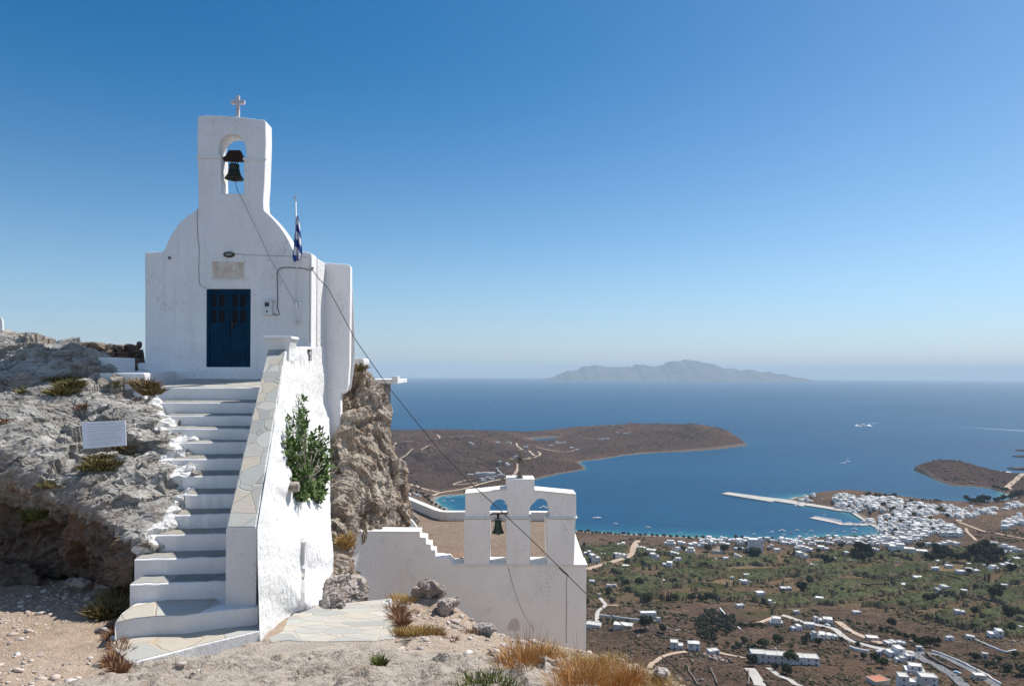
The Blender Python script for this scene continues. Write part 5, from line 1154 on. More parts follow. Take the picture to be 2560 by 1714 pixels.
cov = n_.mix(1.0, cov, (1.42, 1.30, 1.26), 'MULTIPLY')
beach = n_.ramp(n_.math('ADD', sh, n_.math('MULTIPLY', n_.math('SUBTRACT', a3, 0.5), 0.10)), [(0.06, 1), (0.12, 0)])
rk_ = n_.attr('rocky'); cov = n_.mix(n_.math('MULTIPLY', rk_, n_.math('MULTIPLY', beach, n_.ramp(a4, [(0.42, 0), (0.6, 0.8)]))), cov, (0.40, 0.33, 0.28))
cov = n_.mix(n_.math('MULTIPLY', beach, n_.math('SUBTRACT', 1.0, rk_)), cov, (0.46, 0.38, 0.30)); t_.links.new(cov, b_.inputs['Base Color'])
b_.inputs['Roughness'].default_value = 1.0; b_.inputs['Specular IOR Level'].default_value = 0.0
hh = n_.math('ADD', a3, n_.math('MULTIPLY', a4, 0.5)); t_.links.new(n_.bump(hh, 3.0, 0.9, n_.bump(n_.noise(km, 60, 7, 0.7), 14.0, 0.7)), b_.inputs['Normal'])
land.data.materials.append(m_land)
# height lookup for placing things
_lz = (hl - H).reshape(len(rr), len(th))
def lz(x, y):
    r = math.hypot(x, y); a = math.degrees(math.atan2(x, y))
    i = min(max(int(np.searchsorted(rr, r)) - 1, 0), len(rr) - 2); j = min(max(int(np.searchsorted(th, a)) - 1, 0), len(th) - 2)
    f = min(max((r - rr[i]) / (rr[i + 1] - rr[i]), 0), 1); g_ = min(max((a - th[j]) / (th[j + 1] - th[j]), 0), 1)
    return float((_lz[i, j] * (1 - g_) + _lz[i, j + 1] * g_) * (1 - f) + (_lz[i + 1, j] * (1 - g_) + _lz[i + 1, j + 1] * g_) * f)
def onland(u, v):
    """first land point seen at photograph pixel (u, v)"""
    d = ray(u, v); t = 300.0; pt = t
    while t < 3300:
        if d[2] * t < lz(d[0] * t, t):
            lo, hi = pt, t
            for _ in range(9):
                m_ = (lo + hi) / 2
                if d[2] * m_ < lz(d[0] * m_, m_): hi = m_
                else: lo = m_
            t = hi; break
        pt = t; t += 3 + t * 0.004
    return Vector((d[0] * t, t, lz(d[0] * t, t)))
# ------------------------------------------------------------------ the sea, curved like the earth
ths = np.concatenate([np.linspace(-180, -40, 24), np.linspace(-36, 40, 300), np.linspace(45, 180, 24)]); rs_ = np.concatenate([np.geomspace(900, 3500, 260), np.geomspace(3550, 61000, 160)])
T, Rr = np.meshgrid(np.radians(ths), rs_); qs = np.stack([(Rr * np.sin(T)).ravel(), (Rr * np.cos(T)).ravel()], 1)
sd = sdf(coast, qs); sd = np.minimum(sd, -sdf(lagoon, qs))
SV = np.stack([qs[:, 0], qs[:, 1], -H - (qs ** 2).sum(1) / (2 * 6.371e6)], 1)
m_sea, t_, b_ = mat('sea_water'); n_ = N(t_); pp = n_.pos(); sh = n_.attr('shore'); km = n_.mapn(pp, (0.001, 0.001, 0.001))
w1 = n_.noise(n_.mapn(km, (0.5, 1.6, 1), (0, 0, 0.25)), 1.3, 6, 0.6); w2 = n_.noise(n_.mapn(km, (1, 2.2, 1), (0, 0, 0.2)), 30, 6, 0.65)
deep = n_.mix(n_.ramp(w1, [(0.35, 0), (0.65, 1)]), (0.002, 0.052, 0.118), (0.004, 0.070, 0.150))
deep = n_.mix(n_.ramp(n_.noise(n_.mapn(km, (1, 3.0, 1), (0, 0, 0.15)), 9, 7, 0.65), [(0.5, 0), (0.75, 0.5)]), deep, (0.003, 0.042, 0.092))
deep = n_.mix(n_.ramp(n_.noise(n_.mapn(km, (1, 5.0, 1), (0, 0, 0.12)), 34, 6, 0.7), [(0.35, 0.55), (0.6, 0)]), deep, (0.002, 0.034, 0.085))
dd = n_.math('ADD', sh, n_.math('MULTIPLY', n_.math('SUBTRACT', n_.noise(km, 14, 4), 0.5), 0.25))
c_ = n_.mix(n_.ramp(dd, [(0.03, 1), (0.30, 0)]), deep, (0.008, 0.085, 0.150)); c_ = n_.mix(n_.ramp(dd, [(0.0, 0.8), (0.09, 0)]), c_, (0.030, 0.150, 0.165))
foam = n_.math('MULTIPLY', n_.ramp(sh, [(0.004, 1), (0.022, 0)]), n_.ramp(n_.noise(km, 120, 3), [(0.48, 0), (0.6, 0.8)]))
c_ = n_.mix(foam, c_, (0.6, 0.62, 0.6))
cap = n_.math('MULTIPLY', n_.ramp(n_.noise(n_.mapn(km, (1, 3, 1)), 160, 3, 0.6), [(0.735, 0), (0.76, 0.7)]), n_.ramp(dd, [(0.4, 0), (0.6, 1)]))
c_ = n_.mix(cap, c_, (0.5, 0.55, 0.6))
t_.links.new(c_, b_.inputs['Base Color']); b_.inputs['Roughness'].default_value = 0.45; b_.inputs['IOR'].default_value = 1.33; b_.inputs['Specular IOR Level'].default_value = 0.18
t_.links.new(n_.bump(w2, 2.5, 0.5, n_.bump(n_.noise(n_.mapn(km, (1, 2, 1)), 200, 4, 0.6), 0.8, 0.6)), b_.inputs['Normal'])
npmesh('sea', SV, gridfaces(len(rs_), len(ths))[:, ::-1], m_sea, None, smooth=True, attrs={'shore': np.clip(-sd / 260 * (1 + 5.0 * ss(qs[:, 1], 1480, 1560)), 0, 1)}, kind='structure')
# ------------------------------------------------------------------ the island on the horizon
DI = 24000.0
prof = [(1235, 868), (1262, 862), (1295, 851), (1320, 843), (1345, 836), (1370, 834), (1400, 838), (1430, 838), (1455, 832), (1475, 834), (1500, 837), (1525, 829), (1545, 824), (1565, 822), (1590, 823), (1610, 827), (1640, 835), (1665, 843), (1690, 846), (1710, 842), (1735, 847), (1765, 853), (1800, 858), (1835, 866), (1850, 870)]
xi = [P(x * 1.0931, y * 1.0931, DI) for x, y in prof]; base = seaz(0, DI) - 30
nx, ny = 260, 40; gx = np.linspace(xi[0].x, xi[-1].x, nx); top = np.interp(gx, [p.x for p in xi], [p.z for p in xi]); top = top + 75 * fbm(np.stack([gx / 500, 0 * gx, 0 * gx], 1), 4, 0.6) * np.clip((top - base) / 200, 0, 1)
gy = np.linspace(-1, 1, ny); X, Yg2 = np.meshgrid(gx, gy)
env = 1 - np.abs(Yg2) ** 1.6; pI = np.stack([X.ravel() / 900, Yg2.ravel() * 4, 0 * X.ravel()], 1)
rid = 1 - 0.30 * np.clip(ridged(pI, 4).reshape(ny, nx), 0, 1) * np.abs(Yg2) ** 0.5
Z = base + (top - base)[None] * env * rid
wI = 2600 * np.sqrt(np.clip((top - base) / (top.max() - base), 0.02, 1))
IV = np.stack([X.ravel(), (DI + Yg2 * wI[None]).ravel(), Z.ravel()], 1)
m_isl = simple('island_slopes', (0.10, 0.095, 0.09), 1.0, 0.35, 0.0016, spec=0)
npmesh('hills', IV, gridfaces(ny, nx), m_isl, None, smooth=True, kind='structure')
bpy.data.objects['hills']['label'] = 'long hilly island faint on the horizon'
# ------------------------------------------------------------------ haze: one closed box of thin even air
m_haze = bpy.data.materials.new('haze_air'); m_haze.use_nodes = True; t_ = m_haze.node_tree; t_.nodes.clear()
o_ = t_.nodes.new('ShaderNodeOutputMaterial'); v_ = t_.nodes.new('ShaderNodeVolumePrincipled')
v_.inputs['Color'].default_value = (0.66, 0.84, 1.0, 1); v_.inputs['Density'].default_value = 4.5e-5; v_.inputs['Anisotropy'].default_value = 0.0
t_.links.new(v_.outputs[0], o_.inputs['Volume'])
L_ = 61500; lowest = -H - L_ * L_ * 2 / (2 * 6.371e6) - 5
ZT = 430
MB().box(-L_, L_, -L_, L_, lowest, ZT).build('haze', m_haze, None, kind='stuff')
marks = [  # things a reader can find, with their places in the photograph
    (Rj(540, 100), 'the sandy road'), (Rj(1710, 30), 'the tall beach hotel'), (Rj(1345, 110), 'the cone roofed house'), (Rj(680, 745), 'the long white farmhouse'), (Rj(1340, 820), 'the dense olive grove'), (Rj(840, 520), 'the cypress row'),
    (Rj(1060, 1040), 'the two white cottages'), (Rj(2000, 1120), 'the stepped row house'), (Rk(760, 130), 'the left clump of big trees'), (Rk(1900, 150), 'the right clump of big trees'), (Rk(1190, 60), 'the stepped hotel'), (Rk(760, 390), 'the bare field among the reeds'),
    (Rk(1300, 1350), 'the villas at the bottom edge'), (Rk(1500, 1180), 'the asphalt road loop'), (Rk(400, 780), 'the wide house on the pale road'), (Rk(2080, 560), 'the tall dark tree on the right'), (Rj(300, 640), 'the fork of the left path'), (Rk(1270, 1100), 'the end of the pale road'), (Rj(900, 230), 'the small walled field'), (Rk(2080, 920), 'the two storey farmhouse on the right')]
placed = []; tl_ = []
def rel_label(u, v, desc):
    best = min(marks, key=lambda m: (m[0][0] - u) ** 2 + ((m[0][1] - v) * 1.6) ** 2); (mu, mv), nm = best; dx, dy = u - mu, (v - mv) * 1.6
    if abs(dx) > abs(dy): pr_ = 'right of' if dx > 0 else 'left of'
    else: pr_ = 'below' if dy > 0 else 'above'
    return f'{desc} {pr_} {nm}'
ORD = ['leftmost', 'second from left', 'third from left', 'fourth from left', 'fifth from left', 'sixth from left', 'seventh from left', 'eighth from left', 'ninth from left', 'tenth from left'] + [w_ + ' from left' for w_ in 'eleventh twelfth thirteenth fourteenth fifteenth sixteenth seventeenth eighteenth nineteenth twentieth'.split()]
def finish_labels(lst):
    by = {}
    for o, lb, u in lst: by.setdefault(lb, []).append((u, o))
    for lb, l in by.items():
        if len(l) == 1: l[0][1]['label'] = lb
        else:
            l.sort(key=lambda t: t[0])
            for i, (u, o) in enumerate(l): o['label'] = f'{ORD[min(i, 19)]} {lb}'
# ================================================================== roads, quay, fields' walls
def ribbon(name, pts, width, m_, lift=0.25, step=6.0, z=None, **k):
    W_ = [onland(u, v) for u, v in pts] if z is None else [PZ(u, v, z) for u, v in pts]
    out = [W_[0]]
    for a, b in zip(W_[:-1], W_[1:]):
        n_ = max(1, int((b - a).length / step)); out += [a.lerp(b, i / n_) for i in range(1, n_ + 1)]
    # smooth
    for _ in range(3): out = [out[0]] + [(out[i - 1] + out[i] * 2 + out[i + 1]) / 4 for i in range(1, len(out) - 1)] + [out[-1]]
    V = []
    for i, p in enumerate(out):
        d = out[min(i + 1, len(out) - 1)] - out[max(i - 1, 0)]; d.z = 0; d.normalize(); s = Vector((-d.y, d.x, 0)) * width / 2
        for c in (-1, 0, 1):
            q = p + s * c; zz = (lz(q.x, q.y) + lift) if z is None else z; V.append((q.x, q.y, zz))
    zc = [max(V[i * 3][2], V[i * 3 + 1][2], V[i * 3 + 2][2]) for i in range(len(out))] if z is None else None
    if zc: V = [(x, y, zc[i // 3]) for i, (x, y, _) in enumerate(V)]
    return npmesh(name, V, gridfaces(len(out), 3), m_, None, smooth=True, **k)
m_dirt = simple('dirt_road', (0.40, 0.31, 0.235), 1.0, 0.12, 0.08, spec=0)
m_pale = simple('pale_concrete_road', (0.42, 0.39, 0.36), 1.0, 0.10, 0.08, spec=0)
m_asph = simple('asphalt', (0.155, 0.155, 0.16), 0.9, 0.15, 0.1, spec=0.1)
R4 = lambda l: [Rj(x, y) for x, y in l]; R5 = lambda l: [Rk(x, y) for x, y in l]
R8 = lambda l: [Rn(x, y) for x, y in l]; R7 = lambda l: [Rm(x, y) for x, y in l]
S_ = dict(kind='structure')
ribbon('road', R4([(575, 0), (540, 30), (522, 70), (512, 125), (470, 165), (380, 190), (300, 215), (200, 245), (70, 285)]), 8.5, m_dirt, **S_)
ribbon('road', R4([(195, 560), (225, 600), (262, 632), (230, 655), (190, 672), (168, 710), (165, 760), (172, 810)]), 3.6, m_pale, **S_)
ribbon('path', R4([(262, 632), (320, 640), (375, 636)]), 3.0, m_dirt, **S_)
ribbon('road', R5([(-20, 735), (40, 738), (110, 778), (180, 805), (300, 825), (400, 838), (470, 845), (520, 880), (560, 930), (620, 965), (700, 1000), (800, 1030), (900, 1055), (980, 1075), (1080, 1085), (1180, 1095), (1270, 1100)]), 5.5, m_pale, **S_)
ribbon('road', R5([(1270, 1098), (1310, 1140), (1380, 1180), (1460, 1215), (1550, 1255), (1630, 1300), (1690, 1345), (1740, 1395), (1770, 1440)]), 7.0, m_asph, **S_)
ribbon('road', R5([(1300, 1105), (1370, 1092), (1450, 1098), (1540, 1130), (1650, 1180), (1760, 1240), (1860, 1290), (1950, 1340), (2050, 1400), (2110, 1440)]), 5.0, m_asph, **S_)
ribbon('road', R4([(1655, 1250), (1690, 1290), (1730, 1350), (1760, 1425)]), 6.5, m_pale, **S_)
ribbon('road', R4([(1835, 1245), (1870, 1290), (1950, 1325), (2050, 1360), (2160, 1425)]), 3.5, m_pale, **S_)
ribbon('path', R4([(675, 1245), (720, 1190), (790, 1130), (880, 1098), (1040, 1088)]), 3.2, m_dirt, **S_)
ribbon('path', R4([(1350, 1095), (1430, 1105), (1520, 1125), (1610, 1150)]), 3.0, m_dirt, **S_)
ribbon('path', R4([(1740, 810), (1800, 790), (1860, 760), (1930, 740)]), 4.0, m_dirt, **S_)
ribbon('path', R5([(520, 790), (600, 850), (700, 910), (860, 985), (960, 1010)]), 6.0, m_dirt, **S_)
ribbon('path', R5([(1950, 1360), (2000, 1390), (2060, 1430)]), 3.0, m_dirt, **S_)
for pl_, wd_ in [([(122, 508), (240, 538), (362, 568)], 7), ([(330, 590), (362, 568), (440, 560), (540, 545), (620, 515), (700, 498), (780, 482), (830, 462), (850, 430), (852, 390)], 8), ([(450, 522), (540, 520), (600, 508)], 6), ([(450, 520), (500, 495), (560, 490)], 6),
                 ([(80, 285), (100, 270), (90, 258), (180, 255), (280, 245), (345, 240), (372, 232), (345, 212)], 6), ([(108, 356), (150, 345), (185, 322), (260, 300), (330, 278)], 6), ([(372, 234), (450, 232), (520, 228)], 5),
                 ([(840, 265), (850, 290), (880, 305)], 6), ([(918, 310), (940, 330), (965, 350), (985, 340), (988, 320), (970, 318)], 7), ([(880, 372), (930, 360), (968, 350)], 6), ([(960, 288), (1010, 300), (1090, 318), (1150, 320), (1200, 308)], 5), ([(1200, 232), (1270, 232), (1340, 238)], 5)]:
    ribbon('path', R8(pl_), wd_, m_dirt, 0.6, 12, **S_)
ribbon('road', R7([(1130, 880), (1180, 898), (1240, 915), (1320, 955), (1400, 980), (1520, 1005), (1700, 1040), (1901, 1072), (1990, 1090)]), 5.5, m_dirt, 0.4, **S_)
ribbon('path', R7([(1901, 300), (1850, 335), (1790, 390), (1740, 430), (1700, 465), (1735, 490)]), 11, m_dirt, 0.5, **S_)
ribbon('path', R7([(1150, 790), (1140, 830), (1125, 870)]), 8, m_dirt, 0.5, **S_)
ribbon('path', R7([(1210, 950), (1230, 1000), (1330, 1100)]), 4, m_dirt, 0.5, **S_)
ribbon('road', R7([(700, 815), (800, 795), (900, 775)]), 6, m_pale, 0.5, **S_)
ZS = seaz(0, 1400)
m_quay = simple('quay_concrete', (0.43, 0.40, 0.37), 0.95, 0.12, 0.05, spec=0)
def slab(name, z_px, pts, top, m_=None, **k):
    q = [PZ(*z_px(x, y), ZS + top) for x, y in pts]; return prism(name, [q], (0, 0, -top - 2), m_ or m_quay, None, **k)
slab('pier', Rl, [(252, 388), (330, 371), (520, 396), (700, 420), (860, 440), (1000, 455), (1070, 468), (1180, 485), (1300, 505), (1500, 540), (1640, 560), (1760, 576), (1830, 620), (1930, 690), (2030, 742), (1990, 752), (1890, 690), (1750, 600), (1600, 585), (1480, 562), (1270, 530), (1100, 508), (870, 474), (830, 484), (700, 462), (500, 430)], 2.2, label='long concrete harbour pier reaching out into the bay', cat='pier')
slab('jetty', Rl, [(1283, 672), (1330, 662), (1480, 688), (1640, 722), (1700, 735), (1860, 738), (1985, 742), (2012, 756), (1900, 760), (1640, 752), (1600, 738), (1440, 705)], 1.2, m_=simple('jetty_planks', (0.46, 0.40, 0.38), 0.95, 0.1, 0.05), label='thin jetty inside the harbour with boats moored along it', cat='jetty')
slab('quay', Rl, [(1990, 752), (2040, 742), (2080, 775), (2130, 815), (2120, 835), (2060, 790)], 1.5, label='stone quay at the inner corner of the harbour', cat='quay')
m_fwall = simple('field_stone', (0.14, 0.115, 0.095), 1.0, 0.3, 0.5)
m_wwall = simple('white_yard_wall', (0.78, 0.76, 0.74), 0.9, 0.05, 0.5)
def fwall(pts, hgt, th_, m_, label):
    W_ = [onland(u, v) for u, v in pts]; out = [W_[0]]
    for a, b in zip(W_[:-1], W_[1:]):
        n_ = max(1, int((b - a).length / 6)); out += [a.lerp(b, i / n_) for i in range(1, n_ + 1)]
    V = []
    for i, p in enumerate(out):
        d = out[min(i + 1, len(out) - 1)] - out[max(i - 1, 0)]; d.z = 0; d.normalize(); s = Vector((-d.y, d.x, 0)) * th_ / 2; z0 = lz(p.x, p.y)
        V += [p - s + Vector((0, 0, z0 - 1 - p.z)), p - s + Vector((0, 0, z0 + hgt - p.z)), p + s + Vector((0, 0, z0 + hgt - p.z)), p + s + Vector((0, 0, z0 - 1 - p.z))]
    Fs = []
    for i in range(len(out) - 1):
        for q_ in range(4): Fs.append((i * 4 + q_, (i + 1) * 4 + q_, (i + 1) * 4 + (q_ + 1) % 4, i * 4 + (q_ + 1) % 4))
    Fs += [(0, 1, 2, 3), tuple(range(len(V) - 4, len(V)))[::-1]]
    return MB().add(V, Fs).build('field_wall', m_, None, label=label, cat='wall')
for z_, pts, h_, t__, m_, lb in [
    (Rj, [(185, 738), (350, 755), (480, 775), (750, 800)], 1.6, 0.6, m_wwall, 'long low white wall in front of the row of small olive trees'),
    (Rj, [(1365, 672), (1395, 708), (1415, 735)], 1.8, 0.8, m_wwall, 'short white diagonal wall above the dense olive grove'),
    (Rj, [(1540, 855), (1565, 880)], 1.5, 0.7, m_wwall, 'tiny white wall at the right edge of the dense olive grove'),
    (Rk, [(640, 950), (700, 985), (780, 1005), (900, 1025), (1060, 1032), (1200, 1040)], 1.5, 0.8, m_fwall, 'dark stone wall along the upper side of the pale road'),
    (Rk, [(1870, 975), (1990, 1030), (2100, 1075), (2170, 1095), (2265, 1078)], 1.2, 0.6, m_wwall, 'pale field wall running down from the small white barn on the right'),
    (Rk, [(1380, 1098), (1430, 1150), (1540, 1215), (1640, 1262), (1700, 1268)], 1.6, 1.0, m_fwall, 'dark stone wall inside the loop of the asphalt road'),
    (Rk, [(1440, 1085), (1520, 1108), (1700, 1180), (1850, 1258), (1990, 1325), (2120, 1410)], 1.3, 0.6, m_wwall, 'pale wall along the outer side of the asphalt road loop'),
    (Rk, [(640, 1050), (700, 1075), (830, 1098)], 2.0, 0.8, m_wwall, 'long pinkish white retaining wall below the pale road'),
    (Rk, [(1010, 425), (1100, 460), (1190, 495)], 1.4, 0.7, m_fwall, 'dark wall right of the bare field in the middle of the reeds'),
    (Rk, [(735, 432), (850, 430), (1010, 425)], 1.4, 0.7, m_fwall, 'dark wall along the lower edge of the bare field among the reeds'),
    (Rk, [(1480, 325), (1700, 370), (1900, 410)], 1.4, 0.7, m_fwall, 'dark field wall under the big dark trees on the right'),
    (Rj, [(1060, 1240), (1062, 1290), (1110, 1350), (1150, 1421)], 1.2, 0.8, m_fwall, 'dark dry wall curving down the bare slope at the bottom'),
    (Rj, [(1275, 1255), (1300, 1320), (1340, 1410)], 1.2, 0.8, m_fwall, 'short dark dry wall in the middle of the bare slope at the bottom'),
    (Rj, [(1640, 1280), (1650, 1350), (1640, 1421)], 1.4, 0.8, m_fwall, 'dark wall along the left side of the pale driveway'),
    (Rj, [(730, 920), (820, 945), (1000, 985), (1080, 995)], 1.0, 0.6, m_fwall, 'thin dark field wall above the two white cottages'),
    (Rn, [(705, 422), (740, 445), (768, 468)], 2.2, 1.0, m_wwall, 'straight white wall beside the terraced hotel on the headland'),
    (Rn, [(385, 282), (430, 282), (470, 300), (510, 330)], 1.5, 1.5, m_fwall, 'dark wall crossing the brown headland behind the cable'),
    (Rk, [(1690, 1180), (1900, 1240), (2100, 1330)], 0.8, 0.5, m_fwall, 'low dark kerb wall beyond the asphalt road at the right')]:
    fwall([z_(x, y) for x, y in pts], h_, t__, m_, lb)

# ================================================================== reeds and thickets of the valley floor
sp_ = 1.5; bx0, bx1, by0, by1 = -30, 760, 455, 1060
gx = np.arange(bx0, bx1, sp_); gy = np.arange(by0, by1, sp_); X, Y_ = np.meshgrid(gx, gy); q = np.stack([X.ravel(), Y_.ravel()], 1)
p3_ = np.concatenate([q, np.zeros((len(q), 1))], 1)
inside = sdf(vpoly, q)
an = math.radians(-28); Rz = np.array([[math.cos(an), -math.sin(an), 0], [math.sin(an), math.cos(an), 0], [0, 0, 1]]); pr = p3_ @ Rz.T
nz_ = fbm(pr / np.array([95, 34, 1]) + 3.1, 4, 0.55) + 0.10 + 0.10 * ss(q[:, 0], 250, 450) * ss(-q[:, 1], -930, -860)
clear = []
for z_, lst in [(Rj, [(1270, 460, 150, 42), (690, 360, 110, 18), (240, 350, 170, 36), (1900, 140, 170, 60), (1860, 215, 160, 30), (500, 250, 120, 25), (1590, 640, 260, 38), (1700, 740, 210, 60), (960, 860, 200, 90), (850, 205, 120, 26), (480, 570, 130, 40), (1350, 600, 120, 30), (960, 500, 110, 28), (480, 740, 150, 50), (900, 430, 90, 25), (1200, 280, 90, 25)]),
                (Rk, [(760, 390, 170, 42), (920, 450, 150, 30), (1120, 180, 110, 36), (1880, 600, 170, 55), (1560, 690, 120, 30), (1730, 850, 130, 30), (1180, 790, 110, 32), (700, 900, 260, 55), (1700, 330, 260, 30), (1350, 740, 100, 22), (2100, 1000, 320, 90), (2250, 740, 90, 26), (330, 130, 120, 26), (1550, 540, 90, 22), (680, 530, 80, 16), (1500, 930, 180, 40), (1420, 1100, 300, 90), (2000, 420, 40, 26)])]:
    for (x, y, rx, ry) in lst:
        u, v = z_(x, y); c = SLh(u, v); u2, v2 = z_(x + rx, y); c2 = SLh(u2, v2); u3, v3 = z_(x, y - ry); c3 = SLh(u3, v3)
        clear.append((c, abs(c2[0] - c[0]), abs(c3[1] - c[1])))
for (c, ax, ay) in clear:
    e = ((q[:, 0] - c[0]) / ax) ** 2 + ((q[:, 1] - c[1]) / ay) ** 2; nz_ = nz_ - 0.75 * (1 - ss(e, 0.6, 1.35))
far_thin = ss(q[:, 1], 880, 1000)
nb2 = fbm(pr / np.array([70, 15, 1]) + 9.7, 3, 0.55)
msk = (nz_ - 0.16 * far_thin > -0.10) & (inside > 6) & (nb2 > -0.27)
roadpts = []
for o in list(C.objects):
    if o.name.split('.')[0] in ('road', 'path'):
        a = vcoords(o.data); roadpts.append(a[1::3][::1, :2])
roadpts = np.concatenate(roadpts); roadpts = roadpts[(roadpts[:, 1] < 1100)]
key = set()
for x, y in roadpts:
    for dx in range(-3, 4):
        for dy in range(-3, 4): key.add((int((x - bx0) / sp_) + dx, int((y - by0) / sp_) + dy))
mg = msk.reshape(len(gy), len(gx)); 
for (i, j) in key:
    if 0 <= j < len(gy) and 0 <= i < len(gx): mg[j, i] = False
base_h = (landh(q, True)[0] - H).reshape(mg.shape)
tuft = (2.4 * fbm(p3_ / 6.0, 3, 0.6) + 0.9 * rng.normal(size=len(q)) * 0.6 + 2.2 * (ridged(pr / np.array([40, 11, 1]), 2) - .5)).reshape(mg.shape)
rise = np.clip(4.4 + tuft, 2.0, 8.5)
edge_in = np.zeros(mg.shape, bool); edge_in[1:-1, 1:-1] = mg[1:-1, 1:-1] & mg[:-2, 1:-1] & mg[2:, 1:-1] & mg[1:-1, :-2] & mg[1:-1, 2:]
Zr = np.where(edge_in, base_h + rise, base_h - 0.6)
jx = X + rng.uniform(-.45, .45, X.shape) * sp_; jy = Y_ + rng.uniform(-.45, .45, X.shape) * sp_
VR = np.stack([jx.ravel(), jy.ravel(), Zr.ravel()], 1); FR = gridfaces(len(gy), len(gx))
use = edge_in.ravel()[FR].any(1); FR = FR[use]; ids = np.unique(FR); rem = np.full(len(VR), -1); rem[ids] = np.arange(len(ids))
hfr = np.where(edge_in, rise, 0).ravel()[ids]
m_reed, t_, b_ = mat('reed_green'); n_ = N(t_); pp = n_.pos(); km = n_.mapn(pp, (0.001, 0.001, 0.001)); ht = n_.attr('height')
g1 = n_.noise(km, 14, 5, 0.65); g2 = n_.noise(km, 300, 4, 0.7)
gc = n_.mix(n_.ramp(g1, [(0.38, 0), (0.62, 1)]), (0.058, 0.070, 0.030), (0.100, 0.108, 0.052))
gc = n_.mix(n_.ramp(g2, [(0.3, 0.8), (0.52, 0)]), gc, (0.030, 0.034, 0.018)); gc = n_.mix(n_.ramp(g2, [(0.55, 0), (0.75, 0.45)]), gc, (0.15, 0.135, 0.075))
gc = n_.mix(n_.ramp(n_.noise(n_.mapn(km, (1, 2.6, 1), (0, 0, 0.5)), 26, 5, 0.65), [(0.47, 0), (0.60, 0.8)]), gc, (0.052, 0.046, 0.028))
stalk = n_.mix(g2, (0.095, 0.070, 0.046), (0.17, 0.125, 0.085))
c_ = n_.mix(n_.ramp(n_.math('MULTIPLY', ht, 0.2), [(0.45, 1), (0.75, 0)]), gc, stalk)
t_.links.new(c_, b_.inputs['Base Color']); b_.inputs['Roughness'].default_value = 1.0; b_.inputs['Specular IOR Level'].default_value = 0.05
t_.links.new(n_.bump(g2, 1.2, 1.0), b_.inputs['Normal'])
npmesh('reeds', VR[ids], rem[FR], m_reed, None, attrs={'height': hfr}, kind='stuff', label='beds of green reeds with brown stalks over the valley floor', cat='reeds')
def reed_free(x, y):
    i, j = int((x - bx0) / sp_), int((y - by0) / sp_)
    return not (0 <= j < mg.shape[0] and 0 <= i < mg.shape[1] and mg[j, i])

# ================================================================== trees of the valley
def leafmat(name, a, b2, sc=0.9):
    m, t, b = mat(name); n = N(t); f = n.noise(n.pos(), sc, 4, 0.7); r = n.n('ShaderNodeObjectInfo').outputs['Random']
    c = n.mix(f, a, b2); c = n.mix(n.math('MULTIPLY', r, 0.5), c, tuple(x * 0.6 for x in a)); t.links.new(c, b.inputs['Base Color']); b.inputs['Roughness'].default_value = 0.9
    b.inputs['Specular IOR Level'].default_value = 0.08; return m
m_dark = leafmat('dark_leaves', (0.030, 0.038, 0.018), (0.060, 0.068, 0.034)); m_olive = leafmat('olive_leaves', (0.045, 0.052, 0.034), (0.088, 0.095, 0.066)); m_green = leafmat('green_leaves', (0.040, 0.058, 0.020), (0.085, 0.105, 0.042))
m_tama = leafmat('tamarisk_leaves', (0.060, 0.055, 0.038), (0.10, 0.09, 0.06)); m_bark = simple('bark', (0.10, 0.08, 0.06), 0.95, 0.3, 2)
def crown_mesh(seed, rx, rz_, cz, n, size, m_, lobes=7, tall=False):
    r = np.random.default_rng(seed); V = []; Fs = []
    if tall: cs = [(np.array([0, 0, cz + (k / lobes - 0.5) * 2 * rz_ * 0.9]), rx * (1.05 - 0.75 * k / lobes), rz_ / lobes * 1.6) for k in range(lobes)]
    else:
        cs = []
        for k in range(lobes):
            a = r.uniform(0, 6.283); d = r.uniform(0.15, 0.62) * rx; cs.append((np.array([math.cos(a) * d, math.sin(a) * d, cz + r.uniform(-.35, .45) * rz_]), rx * r.uniform(0.38, 0.62), rz_ * r.uniform(0.40, 0.62)))
    for i in range(n):
        c, a, b = cs[r.integers(len(cs))]; d = r.normal(size=3); d /= np.linalg.norm(d); d[2] = abs(d[2]) if r.random() < .55 else d[2]
        p = c + d * np.array([a, a, b]) * r.uniform(0.72, 1.08); nrm = d + r.normal(size=3) * 0.55; nrm /= np.linalg.norm(nrm)
        t1 = np.cross(nrm, r.normal(size=3)); t1 /= np.linalg.norm(t1); t2 = np.cross(nrm, t1); s = size * r.uniform(0.6, 1.4); k = len(V)
        V += [p + t1 * s, p + t2 * s * 0.8 + nrm * s * 0.2, p - t1 * s * 0.9, p - t2 * s * 0.8 - nrm * s * 0.15]; Fs.append((k, k + 1, k + 2, k + 3))
    me = bpy.data.meshes.new('crown'); me.from_pydata([tuple(v) for v in V], [], Fs); me.update(); me.materials.append(m_); return me
def trunk_mesh(seed, h_, r0, sp=0.8):
    r = np.random.default_rng(seed); mb = MB(); mb.tube([(0, 0, -0.6), (0.1, 0.05, h_ * 0.5), (0.0, 0.1, h_)], [r0, r0 * 0.75, r0 * 0.5], 7)
    for k in range(3):
        a = r.uniform(0, 6.28); mb.tube([(0.05, 0.05, h_ * 0.7), (math.cos(a) * sp, math.sin(a) * sp, h_ * 1.35)], [r0 * 0.5, r0 * 0.2], 5)
    me = bpy.data.meshes.new('trunk'); me.from_pydata([tuple(v) for v in mb.v], [], mb.f); me.update(); me.materials.append(m_bark); return me
TREE = {}
for i in range(3): TREE['olive', i] = (crown_mesh(50 + i, 1.0, 0.72, 0.95, 620, 0.13, m_olive), trunk_mesh(60 + i, 0.55, 0.09, 0.35), 'olive_tree')
